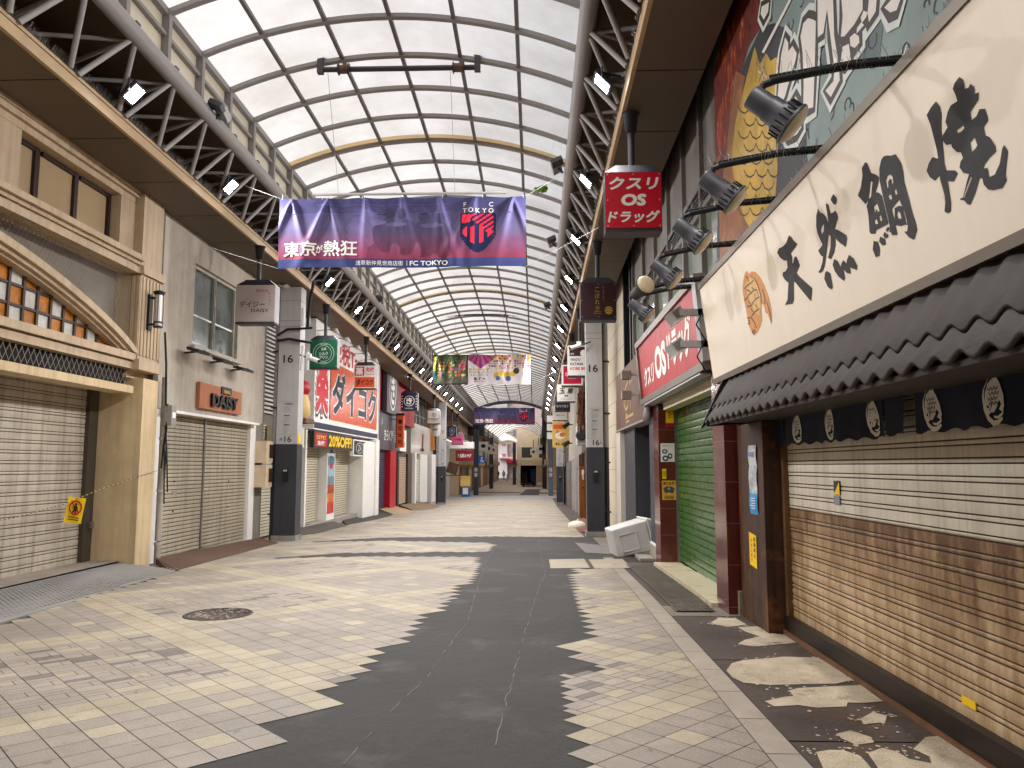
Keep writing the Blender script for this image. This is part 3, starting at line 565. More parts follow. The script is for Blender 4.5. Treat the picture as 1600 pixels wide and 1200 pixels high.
        part('soffit_backing', A, lambda mb: mb.quad((X(3.45), Y0, 6.222 + rz(Y0)), (X(w_out), Y0, 6.222 + rz(Y0)), (X(w_out), Y1, 6.222 + rz(Y1)), (X(3.45), Y1, 6.222 + rz(Y1)), DARK))
        me = None; rest = MB()
        for y in RIBY[6:]:
            if y > RIBY[55]:
                tx, tz, bx, bz = X(2.98), 7.1 + rz(y), X(3.38), 6.4 + rz(y); rest.bar((tx, y + .25, tz), (bx, y - .17, bz), .036, TRUSS, 5); rest.bar((tx, y + .35, tz), (bx, y + .77, bz), .036, TRUSS, 5); continue
            if me is None:
                mb = MB(); tx, tz, bx, bz = X(2.98), 7.1, X(3.38), 6.4
                mb.bar((tx, -.05, tz), (bx, -.47, bz), .036, TRUSS, 10); mb.bar((tx, .05, tz), (bx, .47, bz), .036, TRUSS, 10)
                mb.bar((tx, -.03, tz + .03), (X(4.15), .4, 7.0), .03, TRUSS, 8); mb.bar((tx, .03, tz + .03), (X(4.15), -.4, 7.0), .03, TRUSS, 8)
                mb.box(X(2.95) - .04, X(2.95) + .04, -.05, .05, 7.28, 7.36, DGREY)
                o = mb.build('truss_bay', A, (XC, 0, 0)); me = o.data
            else: o = bpy.data.objects.new('truss_bay', me); COL.objects.link(o); o.parent = A
            o.location = (0, y + .3, rz(y + .3))
        struct(rest.build('far_truss', A), 'stuff')
        def spikes(mb):
            y = 3.
            while y < 24:
                z = 6.4 + rz(y)
                for k in range(3):
                    mb.bar((X(3.43), y, z), (X(3.42 + R.uniform(-.07, .05)), y + R.uniform(-.05, .05), z + R.uniform(.09, .13)), .0013, STEEL, 3)
                y += .035 if y < 14 else .07
        part('bird_spikes', A, spikes)
    # gable end at the crossing
    ye = Y1 + .02
    def gable(mb):
        n = 24; vs = []
        for k in range(n + 1):
            x, z = arcp(-TH + 2 * TH * k / n, -.02); vs += [(x, ye, z + rz(ye)), (x, ye, z + rz(ye) - .28)]
        mb.add(vs, [(2 * k, 2 * k + 1, 2 * k + 3, 2 * k + 2) for k in range(n)], DGREY)
        for s in (-1, 1): mb.box(XC + s * 3.4 - .5, XC + s * 3.4 + .5, ye, ye + .2, 6.1 + rz(ye), 7.7 + rz(ye), DGREY)
    part('end_frame', A, gable)
    return A
ROOF = roof()
# ================================================================ lit floodlights in the trusses
ORD = ['nearest', 'second', 'third', 'fourth', 'fifth', 'sixth', 'seventh', 'eighth', 'ninth', 'tenth', 'eleventh', 'twelfth', 'thirteenth', 'fourteenth', 'fifteenth', 'sixteenth', 'seventeenth']
def flood(x, y, z, s, label):
    t = thing('floodlight', label, 'floodlight', (x, y, z), 'lit floodlights along the roof trusses')
    # panel leans down and out over the street
    q = Matrix.Translation((x, y, z)) @ Matrix.Rotation(rad(s * 46), 4, 'Y') @ Matrix.Rotation(rad(-4), 4, 'X')
    mb = MB(); mb.box(-.15, .15, -.13, .13, .012, .06, DGREY, q); mb.box(-.12, .12, -.02, .02, .06, .12, DGREY, q)
    for k in range(6): mb.box(-.12 + k * .045, -.11 + k * .045, -.11, .11, .06, .085, DGREY, q)
    mb.build('housing', t)
    mb = MB(); mb.quad(q @ Vector((-.115, -.1, .01)), q @ Vector((-.115, .1, .01)), q @ Vector((.115, .1, .01)), q @ Vector((.115, -.1, .01)), Memit('flood_led', (1, .97, .92, 1), 45)); mb.build('led_panel', t)
    mb = MB(); mb.path([(x, y - .16, z), (x, y - .16, z + .16), (x, y + .16, z + .16), (x, y + .16, z)], .012, DGREY, 6); mb.bar((x, y, z + .16), (x + s * .26, y, z + .1), .02, DGREY); mb.build('bracket', t)
    ld = bpy.data.lights.new('flood_lamp', 'AREA'); ld.shape = 'RECTANGLE'; ld.size = .28; ld.size_y = .26; ld.energy = 60; ld.color = (1, .985, .975); ld.spread = rad(150)
    lo = bpy.data.objects.new('lamp', ld); COL.objects.link(lo); lo.parent = t
    lo.matrix_local = Matrix.Translation(-Vector((x, y, z))) @ q @ Matrix.Translation((0, 0, -.01))
for i in range(17):
    y = 3.1 + 3.3 * i
    if i: flood(-5.36, y, 6.56 + rz(y), -1, 'lit square floodlight in the left roof truss, %s from the front' % ORD[i - 1])
    flood(.88, y - .1, 6.56 + rz(y), 1, 'lit square floodlight in the right roof truss, %s from the front' % ORD[i])
# an unlit lamp unit and small boxes clamped to the tubes
def tube_unit(x, y, s, name, label):
    z = 7.25 + rz(y); t = thing(name, label, 'lamp unit', (x, y, z))
    q = Matrix.Translation((x, y, z)) @ Matrix.Rotation(rad(s * 25), 4, 'Y') @ Matrix.Rotation(rad(-14), 4, 'X')
    mb = MB(); mb.box(-.09, .09, -.16, .16, -.05, .05, M('zinc_grey', '#9a9a98', .45, .4), q); mb.box(-.11, .11, -.3, -.12, -.09, -.01, DGREY, q)
    for k in range(5): mb.box(-.08 + k * .036, -.07 + k * .036, -.12, .12, .05, .075, STEEL, q)
    mb.build('body', t)
    mb = MB(); mb.bar((x, y, z), (x - s * .12, y, z - .12), .025, DGREY); mb.build('clamp', t)
tube_unit(-4.98, 11.6, 1, 'roof_lamp', 'grey unlit lamp unit clamped above the left tube near the camera')
tube_unit(.42, 13.9, -1, 'roof_lamp', 'small dark lamp unit clamped on the right tube beside the first banner')
tube_unit(.42, 18.5, -1, 'roof_lamp', 'second dark lamp unit on the right tube, behind the first banner')
tube_unit(-4.98, 24.4, 1, 'roof_lamp', 'grey lamp unit above the left tube behind the first banner')
tube_unit(.42, 25.5, -1, 'roof_lamp', 'dark lamp unit on the right tube nearest the poster banner')

# ================================================================ banners
def hoist(y, xa, xb, z, label):
    t = thing('banner_hoist', label, 'hoist', ((xa + xb) / 2, y, z))
    part('roller', t, lambda mb: mb.bar((xa, y, z), (xb, y, z), .045, DGREY, 12))
    def br(mb):
        for x in (xa, xb): mb.box(x - .05, x + .05, y - .05, y + .05, z - .07, z + .26, DGREY); mb.bar((x - .06, y - .03, z + .2), (x - .06, y - .03, z + .42), .008, DGREY, 5); mb.bar((x + .06, y - .03, z + .2), (x + .06, y - .03, z + .42), .008, DGREY, 5)
    part('bracket', t, br)
    for x in (xa + .4, xb - .32):
        def dr(mb):
            mb.bar((x - .09, y, z), (x + .09, y, z), .075, M('rusty_drum', '#6b5444', .6, .4), 14)
            for e in (-.09, .09): mb.bar((x + e - .008, y, z), (x + e + .008, y, z), .1, DGREY, 14)
        part('drum', t, dr)
    return t
hoist(12.3, -3.62, -.95, 8.24, 'grey roller hoist with two drums hanging under the vault in front')
hoist(33, -3.79, -.93, 8.12, 'far grey roller hoist above the poster banner')
HK = [-4.5, -3.89, -3.14, -2.4, -1.66, -1.0, -.2]
def folder(xc, w, h, seed):
    r = random.Random(seed); ks = []
    for i in range(7):
        ks.append((-w / 2 + w * (i + .35) / 6.7, [(r.uniform(-.75, .45), r.uniform(.022, .06), r.uniform(.5, 1.)) for _ in range(3)]))
    def f(x, v):      # v = metres below the top edge
        d = 0
        for hx_, rs in ks:
            for (dr, am, ln) in rs:
                c = hx_ + dr * v * .8; ww = .025 + .07 * v
                d -= am * math.exp(-((x - xc - c) / ww) ** 2) * min(1, v * 6 + .15) * math.exp(-v / 1.6)
        d += .03 * math.sin((x - xc) * 2.1 + 1) * v
        return d
    return f
def vnoise(x, y, s=0):
    def h(i, j): return ((math.sin(i * 127.1 + j * 311.7 + s * 74.7) * 43758.5453) % 1)
    i, j = math.floor(x), math.floor(y); u, v = x - i, y - j; u = u * u * (3 - 2 * u); v = v * v * (3 - 2 * v)
    return (h(i, j) * (1 - u) + h(i + 1, j) * u) * (1 - v) + (h(i, j + 1) * (1 - u) + h(i + 1, j + 1) * u) * v
def mixc(a, b, t): t = max(0, min(1, t)); return tuple(a[i] + (b[i] - a[i]) * t for i in range(3)) + (1,)
def crest(u, v):   # printed football crest; u across, v down, in metres from its top left, .42 x .6
    if not (0 <= u <= .46 and 0 <= v): return None
    sh = .36 + .26 * (1 - (abs(u - .23) / .23) ** 1.7)
    if v > sh: return None
    rd = hx('#e8304a'); nv = hx('#1b2246')
    if .03 < u < .43:
        dg = u + v * 1.0
        top = .0 + .0
        if v < .16 + .10 * 0 and u < .13 and v > .02 and v < .15 - (u - .04) * .35 + .02: return rd
        if u > .11 and v < .36 and v > .01 and v < .02 + (u - .07) * 1.0:
            if ((u * .8 + v) * 13) % 1 < .45: return rd
        if v > .2:
            if .13 < u < .185 and .22 - (u - .13) * .3 < v < .45 + (u - .13) * .5: return rd
            if .245 < u < .3 and .2 < v < .475 - (u - .245) * .5: return rd
            if .04 < u < .085 and .25 + (.085 - u) * .9 < v + .03 and v < .37 - (.085 - u) * .9: return rd
            if .355 < u < .41 and .24 < v < .38 - (u - .355) * 1.0: return rd
    return nv
def cloth(name, label, xc, y, w, z0, z1, paint, seed, nx, nz, extras):
    h = z1 - z0; f = folder(xc, w, h, seed); t = thing(name, label, 'banner', (xc, y, z0), 'banners hung across the arcade')
    m = MV('printed_banner', .6, 0, 0, .15)
    mb = MB(); mb.c = []
    X = lambda i: xc - w / 2 + w * i / nx
    vs = []
    for j in range(nz + 1):
        v = h * j / nz
        for i in range(nx + 1):
            x = X(i); s = .02 * math.sin(math.pi * ((x - xc + w / 2) / w * 6)) ** 2 * (1 - v / h) if v < .3 else 0
            vs.append((x, y + f(x, v), z1 - v - s))
    fs = []
    for j in range(nz):
        for i in range(nx):
            a = j * (nx + 1) + i; fs.append((a, a + nx + 1, a + nx + 2, a + 1)); mb.c.append(paint(w * (i + .5) / nx, h * (j + .5) / nz))
    mb.add(vs, fs, m, True); mb.build('cloth', t)
    mb = MB(); mb.bar((xc - w / 2 + .6, y - .01, z1 + .06), (xc + w / 2 - .35, y - .01, z1 + .06), .025, LGREY, 8)
    for k in range(7):
        x = xc - w / 2 + .05 + (w - .1) * k / 6
        mb.bar((x, y, z1 + .07), (x, y + f(x, 0), z1 - .03), .004, WHITE, 5)
    mb.build('hanging_pole', t)
    mb = MB()
    for x in (xc - 1.15, xc + .95): mb.bar((x, y - .01, z1 + .06), (x, y - (.9 if y < 20 else .01), z1 + 1.88), .004, GREY, 4)
    for (x, zz, dx, dz) in ((xc - w / 2, z0, -1.4, .45), (xc - w / 2, z1, -1.3, .5), (xc + w / 2, z0, 1.3, .7), (xc + w / 2, z1, 1.0, .6)): mb.bar((x, y, zz), (x + dx, y, zz + dz), .003, LGREY, 4)
    mb.build('guy_wire', t)
    fold = lambda p: (p[0], y + f(p[0], z1 - p[2]) - .009, p[2])
    mb = MB(); extras(mb, fold, y)
    mb.build('lettering', t); return t
def paint_fc(u, v):
    W_, H_ = 4.44, 1.3
    if v > 1.13: return hx('#384070')
    top = hx('#4e4d7c'); mid = hx('#5f577c'); low = hx('#8a3a54')
    c = mixc(top, mid, v / .6) if v < .6 else mixc(mid, low, (v - .6) / .5)
    k = 1.
    if v < .3 and u < 3.0: k = .75 + .75 * vnoise(u * 22, v * 22, 3) * vnoise(u * 5, v * 9, 1)
    if .3 < v < .58 and u < 2.6: k = 1.35 if vnoise(u * 1.3, 0, 5) > .35 else 1.15
    if .28 < v < .3 or .115 < v < .125 + u * .004: k *= 1.5
    # a huddle of players
    pk = 0
    for (a, b, r1, r2, kk) in ((1.55, .62, .32, .30, 1.75), (1.42, .95, .2, .22, 1.5), (1.62, .36, .17, .13, 1.8), (2.0, .30, .1, .12, .62), (1.95, .7, .24, .32, .7), (2.22, .33, .085, .1, .6), (2.3, .75, .22, .33, .62), (2.62, .37, .09, .1, .62), (2.62, .78, .22, .34, .66), (2.9, .4, .08, .09, .65), (2.95, .8, .2, .33, .6), (1.75, .46, .2, .05, 1.9), (2.1, .5, .2, .04, 1.6), (2.75, .52, .2, .04, 1.4), (2.1, .98, .09, .14, 1.3), (2.5, 1.0, .06, .16, 1.3)):
        d = ((u - a) / r1) ** 2 + ((v - b) / r2) ** 2
        if d < 1 + .5 * (vnoise(u * 14, v * 14, 6) - .5): k = (1 + (kk - 1) * .75) * (.86 + .28 * vnoise(u * 16 + b * 40, v * 7, 12)) * (1 if v < .75 else 1 - (v - .75) * .3); pk = 1
    if u > 3.1: k = .95 - .12 * (u - 3.1)
    k *= .92 + .16 * vnoise(u * 9, v * 9, 8)
    q = crest((u - 3.265) * .72, (v - .31) * .85)
    if q: return q
    return sc(c, k)
def fc_text(xc, z1):
    def ex(mb, fold, y):
        x0 = xc - 2.22
        text(mb, '東京', (x0 + .40, y, z1 - .945), *FR, INKW, .6, .28, .022, fold=fold)
        text(mb, 'が', (x0 + .75, y, z1 - .95), *FR, INKW, .13, .15, .03, fold=fold)
        text(mb, '熱狂', (x0 + 1.13, y, z1 - .94), *FR, INKW, .6, .29, .022, fold=fold)
        text(mb, '浅草新仲見世商店街', (x0 + 1.83, y, z1 - 1.21), *FR, INKW, .84, .09, .0, fold=fold)
        text(mb, '|', (x0 + 2.32, y, z1 - 1.21), *FR, INKW, None, .09, .0, fold=fold)
        text(mb, 'FC TOKYO', (x0 + 2.71, y, z1 - 1.21), *FR, INKW, .68, .085, .015, fold=fold)
        for s, a, b in (('F', 3.35, .15), ('C', 3.82, .15), ('T', 3.35, .265), ('O', 3.46, .265), ('K', 3.585, .265), ('Y', 3.70, .265), ('O', 3.82, .265)):
            text(mb, s, (x0 + a, y, z1 - b), *FR, INKW, None, .085, .01, fold=fold)
    return ex
ZB1 = 6.35
B1 = cloth('street_banner', 'purple and red football club banner with wrinkles, nearest the camera', -2.37, 13.3, 4.44, 5.06, ZB1, paint_fc, 4, 300, 96, fc_text(-2.37, ZB1))
def paint_poster(u, v):
    if u < 1.55:
        if u < .04 or v < .04 or u > 1.51 or v > 1.26: return hx('#15181a')
        c = mixc(hx('#26332a'), hx('#50683f'), vnoise(u * 7, v * 9, 2) * 1.2)
        if v > .95: c = mixc(c, hx('#6b625e'), vnoise(u * 10, v * 10, 4))
        cols = ['#d98a3a', '#e0b052', '#c9556c', '#5c7f9c', '#e6cda0', '#d0763c', '#d46a86', '#7d93a8']
        r = random.Random(int(u * 7.2) * 31 + int(v * 7.2) * 57)
        if .25 < u < 1.45 and .25 < v < 1.0 and r.random() < .72:
            du = (u * 7.2) % 1 - r.uniform(.35, .65); dv = (v * 7.2) % 1 - r.uniform(.35, .65)
            if (du / r.uniform(.3, .55)) ** 2 + (dv / r.uniform(.3, .55)) ** 2 < 1: c = mixc(hx(cols[r.randrange(5 if u < 1.05 else 8)]), c, .12)
            if u > 1.12 and .3 < v < .85 and r.random() < .75: c = mixc(hx('#d3577d'), c, .2)
        return sc(c, .8)
    u -= 1.55
    c = mixc(hx('#efe6ea'), hx('#e7c7d4'), max(0, 1 - v / .5))
    if v < .62 - abs(u - .55) * .75 and u < 1.3: c = mixc(hx('#cf5f92'), hx('#8b3f7a'), .5 + .5 * math.sin(math.atan2(v + .2, u - .5) * 14))
    if u > .9 and v < .62:
        r = random.Random(int(u * 9) * 7 + int(v * 9) * 3); 
        du = (u * 9) % 1 - .5; dv = (v * 9) % 1 - .5
        if r.random() < .8 and du * du + dv * dv < .2: c = hx(['#e2b93c', '#d8453f', '#e58a3c', '#4f7aa5', '#f0d47a', '#d96a8a'][r.randrange(6)])
    for (a, b, q, w_) in ((1.25, .9, .13, '#e2b93c'), (1.45, .8, .12, '#e9c24d'), (1.7, .9, .15, '#e2b93c'), (1.95, .85, .12, '#e5bb45'), (1.3, 1.03, .1, '#4775a8'), (1.75, 1.05, .12, '#4775a8'), (2.1, .72, .13, '#4b4640')):
        if (u - a) ** 2 + ((v - b) * 1.0) ** 2 < q * q: c = hx(w_)
    if .78 < v < 1. and u > 2.3: c = mixc(c, hx('#d9c6d2'), .5)
    return sc(c, .62)
def poster_text(mb, fold, y):
    x0 = -2.31 - 2.14; z1 = 6.36
    for k, ch in enumerate('ミニオンズ'): text(mb, ch, (x0 + .12, y, z1 - .15 - k * .125), *FR, YEL, .13, .11, .03, fold=fold)
    for k, ch in enumerate('モンスターズ'): text(mb, '|' if ch == 'ー' else ch, (x0 + .13, y, z1 - .77 - k * .09), *FR, M('cyan_ink', '#4aa0c8', .5), .03 if ch == 'ー' else .09, .075, .02, fold=fold)
    text(mb, 'ミニオンズ', (x0 + 2.03, y, z1 - .70), *FR, INK, .86, .24, .06, .001, fold=fold)
    text(mb, 'ミニオンズ', (x0 + 2.03, y, z1 - .70), *FR, YEL, .82, .2, .025, .006, fold=lambda p: (fold(p)[0], fold(p)[1] - .004, p[2]))
    text(mb, '＆モンスターズ', (x0 + 2.05, y, z1 - .89), *FR, M('blue_ink', '#2a6fae', .5), .76, .1, .03, fold=fold)
    text(mb, '8.7', (x0 + 1.97, y, z1 - 1.05), *FR, INK, .3, .13, .04, fold=fold)
    text(mb, '(金)', (x0 + 2.24, y, z1 - 1.05), *FR, INK, .15, .1, .01, fold=fold)
    text(mb, '映画館でロードショー', (x0 + 2.06, y, z1 - 1.17), *FR, INK, .5, .05, .02, fold=fold)
cloth('street_banner', 'banner of two colourful film posters hung in the middle of the arcade', -2.31, 33, 4.28, 5.05, 6.36, paint_poster, 9, 190, 60, poster_text)
ZB3 = 5.72
cloth('street_banner', 'darkened purple football club banner at the far end of the arcade', -2.2, 55.2, 4.4, 4.5, ZB3, lambda u, v: sc(paint_fc(u, v), .5), 4, 180, 56, fc_text(-2.2, ZB3))  # the near banner's print with every colour darkened

# ================================================================ numbered arcade pillars
def pillar(x0, x1, y, num, label, side, side_tag, boxed=True):
    zb = zg(y); zt = 6.25 + rz(y); zd = zb + 2.32; xm = (x0 + x1) / 2
    t = thing('arcade_pillar', label, 'pillar', (xm, y + .2, zb), 'numbered arcade pillars')
    part('lower_casing', t, lambda mb: mb.box(x0, x1, y, y + .42, zb + .12, zd, DGREY))
    part('upper_casing', t, lambda mb: (mb.box(x0 + .01, x1 - .01, y + .01, y + .41, zd, zt, LGREY), [mb.box(x0 + .004, x1 - .004, y + .004, y + .416, z, z + .012, GREY) for z in (zd + 2.9, zd + 3.05, zd + 3.55)]))
    part('plinth', t, lambda mb: mb.box(x0 - .03, x1 + .03, y - .03, y + .45, zb - .05, zb + .12, M('plinth_concrete', '#8e8982', .8, var=.2)))
    if boxed:
        part('meter_box', t, lambda mb: (mb.box(xm - .05, xm + .07, y - .06, y, zb + 1.42, zb + 1.72, BLACK), mb.box(xm - .035, xm + .055, y - .065, y - .06, zb + 1.66, zb + 1.7, LGREY)))
    px = x1 + .1 if side > 0 else x0 - .09
    part('drain_pipe', t, lambda mb: (mb.bar((px, y + .2, zb), (px, y + .2, zd), .06, DGREY, 12), mb.bar((px, y + .2, zd), (px, y + .2, zt), .06, LGREY, 12), [mb.box(px - .09, px + .09, y + .12, y + .3, z, z + .04, DGREY) for z in (zb + .6, zb + 1.9, zb + 3.2, zb + 4.6)]))
    def let(mb):
        mb_y = y + .01
        text(mb, num, (xm - .02, mb_y, zd + 2.1), *FR, INK, .24, .2, .015)
        text(mb, num, (xm + .03, mb_y, zd + .12), *FR, INK, .17, .15, .012)
        text(mb, side_tag, (xm - .14 if side < 0 else xm + .16, mb_y, zd + .12), *FR, INK, .07, .08, .0)
        text(mb, '←浅草駅方面', (xm + .02, mb_y, zd + .98), *FR, INK, .2, .04, .015)
        r = random.Random(5)
        for k in range(24):
            z = zd + .92 - k * .028
            if k in (8, 16): text(mb, '国際通り', (xm, mb_y, z), *FR, INK, .15, .035, .015)
            elif k not in (7, 15, 17, 9): mb.box(xm - .1, xm - .1 + r.uniform(.08, .2), mb_y - .002, mb_y, z, z + .006, GREY)
        mb.box(xm - .2, xm + .2, mb_y - .002, mb_y, zd + .23, zd + .236, GREY); mb.box(xm - .2, xm + .2, mb_y - .002, mb_y, zd + 1.03, zd + 1.036, GREY)
    part('lettering', t, let)
    return t
p = pillar(-6.33, -5.79, 18.6, '16', 'grey and charcoal pillar marked 16 beside the left shops', -1, '南')
def extras16(mb):
    mb.box(-5.795, -5.788, 18.66, 18.84, 2.1, 2.32, YEL)
part('yellow_plate', p, extras16)
part('conduit', p, lambda mb: (mb.bar((-5.75, 18.62, 3.9), (-5.72, 18.62, 4.5), .035, WHITE, 8), mb.bar((-5.6, 18.62, 3.9), (-5.6, 18.62, 4.35), .035, WHITE, 8), mb.bar((-5.75, 18.62, 5.0), (-5.75, 18.62, 5.45), .035, WHITE, 8), mb.bar((-5.6, 18.62, 5.05), (-5.6, 18.62, 5.5), .035, WHITE, 8), mb.path([(-6.35, 18.55, 4.75), (-6.1, 18.52, 4.9), (-5.75, 18.55, 4.92), (-5.5, 18.6, 4.95)], .03, RUBBER), mb.path([(-6.35, 18.54, 4.62), (-6.05, 18.52, 4.66), (-5.7, 18.55, 4.6), (-5.5, 18.6, 4.58)], .035, RUBBER), mb.path([(-5.62, 18.6, 4.95), (-5.58, 18.6, 5.6), (-5.5, 18.6, 6.1)], .04, RUBBER)))
part('vent_pipe', p, lambda mb: (mb.bar((-6.18, 18.3, 6.05), (-6.18, 18.62, 6.05), .13, LGREY, 18), mb.bar((-6.18, 18.295, 6.05), (-6.18, 18.3, 6.05), .1, BROWNS, 18)))
pillar(1.36, 1.81, 20.4, '16', 'grey and charcoal pillar marked 16 beside the right shops', 1, '北')
pillar(-5.95, -5.5, 47.3, '17', 'far left pillar marked 17 behind the white round sign', -1, '南')
pillar(1.32, 1.72, 47.6, '17', 'far right pillar marked 17 in the row of shops', 1, '北')
def camera_unit(x, y, z, s, label):
    t = thing('security_camera', label, 'camera', (x, y, z))
    part('body', t, lambda mb: (mb.bar((x, y, z), (x + s * .26, y - .1, z - .1), .055, WHITE, 10), mb.bar((x + s * .26, y - .1, z - .1), (x + s * .27, y - .105, z - .105), .045, BLACK, 10)))
    part('arm', t, lambda mb: (mb.box(x - .08, x + .04, y - .03, y + .06, z - .03, z + .1, WHITE), mb.bar((x - s * .04, y, z), (x - s * .3, y + .05, z + .1), .02, DGREY)))
camera_unit(-5.55, 18.6, 4.2, 1, 'white security camera on the left pillar marked 16')
camera_unit(1.2, 20.3, 4.75, -1, 'white security camera on the right pillar marked 16')
camera_unit(-5.35, 47, 3.1, 1, 'white security camera on the far left pillar marked 17')

# ================================================================ square signs hanging from the soffit
def hang_sign(x, y, z0, w, h, face, label, writing, body=None, dep=.3, pole=True):
    zs = 6.2 + rz(y); body = body or LGREY
    t = thing('hanging_sign', label, 'hanging sign', (x, y, zs), 'square signs hung from the arcade soffit')
    if pole:
        part('pole', t, lambda mb: mb.bar((x, y, z0 + h + .1), (x, y, zs), .045, DGREY, 12))
        part('ceiling_cup', t, lambda mb: mb.lathe([(.06, zs - .27), (.075, zs - .26), (.1, zs - .02), (.12, zs)], BLACK, (x, y, 0)))
    a, b = x - w / 2, x + w / 2; f, k = y - dep / 2, y + dep / 2
    part('box', t, lambda mb: (mb.box(a, b, f + .012, k - .012, z0, z0 + h, body), mb.box(a, b, f + .012, k - .012, z0 - .04, z0, DGREY)))
    part('roof', t, lambda mb: mb.add([(a, f, z0 + h), (b, f, z0 + h), (b, k, z0 + h), (a, k, z0 + h), (x - w * .3, y - .05, z0 + h + .13), (x + w * .3, y - .05, z0 + h + .13), (x + w * .3, y + .05, z0 + h + .13), (x - w * .3, y + .05, z0 + h + .13)], [(0, 1, 5, 4), (1, 2, 6, 5), (2, 3, 7, 6), (3, 0, 4, 7), (4, 5, 6, 7), (3, 2, 1, 0)], DGREY))
    part('face_panel', t, lambda mb: (mb.box(a + .004, b - .004, f, f + .012, z0 + .004, z0 + h - .004, face), [mb.bar((x + i * (w / 2 - .03), f - .006, z0 + h / 2 + j * (h / 2 - .03)), (x + i * (w / 2 - .03), f, z0 + h / 2 + j * (h / 2 - .03)), .009, LGREY, 6) for i in (-1, 0, 1) for j in (-1, 0, 1) if i or j]))
    def let(mb):
        at = lambda u, v: (x + u, f, z0 + h / 2 + v)
        writing(mb, at)
    part('lettering', t, let)
    return t
def wr(items):
    def f(mb, at):
        for it in items:
            s, u, v, w, h, m = it[:6]; b = it[6] if len(it) > 6 else .02; sl = it[7] if len(it) > 7 else 0
            text(mb, s, at(u, v), *FR, m, w, h, b, .004, slant=sl)
    return f
def disc(u, v, r, m, ri=None):
    def f(mb, at):
        o = at(0, 0); fn = lambda a, b: (o[0] + a, o[1] - .0025, o[2] + b)
        flat(mb, [circ(u, v, r)] + ([circ(u, v, ri)] if ri else []), fn, m)
    return f
def both(*fs): return lambda mb, at: [f(mb, at) for f in fs]
def rect(u0, u1, v0, v1, m, d=.002):
    def f(mb, at):
        o = at(0, 0); mb.quad((o[0] + u0, o[1] - d, o[2] + v0), (o[0] + u1, o[1] - d, o[2] + v0), (o[0] + u1, o[1] - d, o[2] + v1), (o[0] + u0, o[1] - d, o[2] + v1), m)
    return f
GOLD = M('gold_ink', '#c9a24a', .4, .3); MAROON = M('maroon_panel', '#3a1a1c', .4, var=.1); GREEN = M('green_panel', '#12583a', .4, var=.06)
PINK = M('pink_panel', '#e0608e', .5); ORNG = M('orange_panel', '#dd5a2c', .45, var=.06)
hang_sign(1.27, 9.7, 4.56, .72, .74, M('drug_red', '#c5122c', .35, var=.05), 'red square sign with white drugstore katakana hanging on the right', wr([('クスリ', .0, .22, .62, .17, INKW, .045, .2), ('OS', 0, 0, .32, .16, INKW, .06, .12), ('ドラッグ', 0, -.22, .64, .16, INKW, .045, .2)]), BLACK)
hang_sign(-5.66, 15.3, 4.45, .8, .76, M('daisy_grey', '#b5aaa6', .5, var=.04), 'grey square sign with dark katakana and small red letters hanging on the left', wr([('デイジー', -.06, -.02, .52, .13, INK, .01), ('DAISY', .1, -.15, .36, .07, INK, .004), ('BAG &', .14, .26, .24, .05, INKR, .0), ('F', .29, .2, .03, .05, INKR, 0), ('A', .29, .13, .03, .05, INKR, 0), ('N', .29, .06, .03, .05, INKR, 0), ('C', .29, -.01, .03, .05, INKR, 0)]), LGREY)
def kob(mb, at):
    for k, ch in enumerate('こぼれや'): text(mb, ch, at(-.02, .22 - k * .125), *FR, GOLD, .09, .1, .0, .004)
    for k, ch in enumerate('天ぷらごはん'): text(mb, ch, at(.10, .26 - k * .045), *FR, GOLD, .03, .035, .0, .004)
    disc(.2, -.2, .08, GOLD)(mb, at)
    o = at(0, 0)
    for d in (-.03, .02): ribbon(mb, [(.12, -.21 + d), (.17, -.19 + d), (.2, -.175 + d), (.23, -.19 + d), (.28, -.21 + d)], .006, lambda a, b: (o[0] + a, o[1] - .004, o[2] + b), MAROON)
    text(mb, 'TENPURA', at(-.02, -.22), *FR, GOLD, .12, .022, .0, .004); text(mb, 'GOHAN', at(-.02, -.26), *FR, GOLD, .14, .022, .0, .004)
hang_sign(1.27, 15.2, 4.46, .71, .72, MAROON, 'dark brown square sign with gold vertical writing on the right', kob, BLACK)
hang_sign(-5.72, 20.6, 4.2, .75, .76, GREEN, 'green square sign with a white ringed emblem on the left', both(disc(0, 0, .29, INKW, .283), disc(0, 0, .22, INKW, .214), wr([('浅草', 0, .12, .15, .075, INKW, .0), ('シルク', 0, .0, .24, .085, INKW, .01), ('プリン', 0, -.1, .24, .085, INKW, .01), ('TOKYO ASAKUSA', 0, .25, .2, .03, INKW, 0), ('SILKY PUDDING', 0, -.25, .2, .03, INKW, 0)])))
hang_sign(-5.66, 25.4, 4.12, .72, .76, WHITE, 'white and orange square sign of the tax free drugstore', both(rect(-.33, .33, -.35, -.01, ORNG), rect(-.34, -.02, .04, .34, RED), wr([('薬', -.18, .19, .26, .26, INKW, .05), ('免税', .17, .24, .28, .16, INKR, .02), ('Tax-Free', .17, .09, .28, .06, INKR, .005), ('ダイコク', 0, -.18, .56, .2, NAVY, .04)])))
hang_sign(-5.66, 34.5, 4.05, .76, .76, NAVY, 'navy square sign with a white ringed hiragana on the left', both(disc(0, .03, .24, INKW, .215), wr([('き', 0, .03, .28, .3, INKW, .04), ('ORIGINAL', 0, -.3, .4, .05, INKW, .0)] + [('・', s * .32, .25 - k * .12, .05, .05, INKW, .02) for s in (-1, 1) for k in range(5)])))
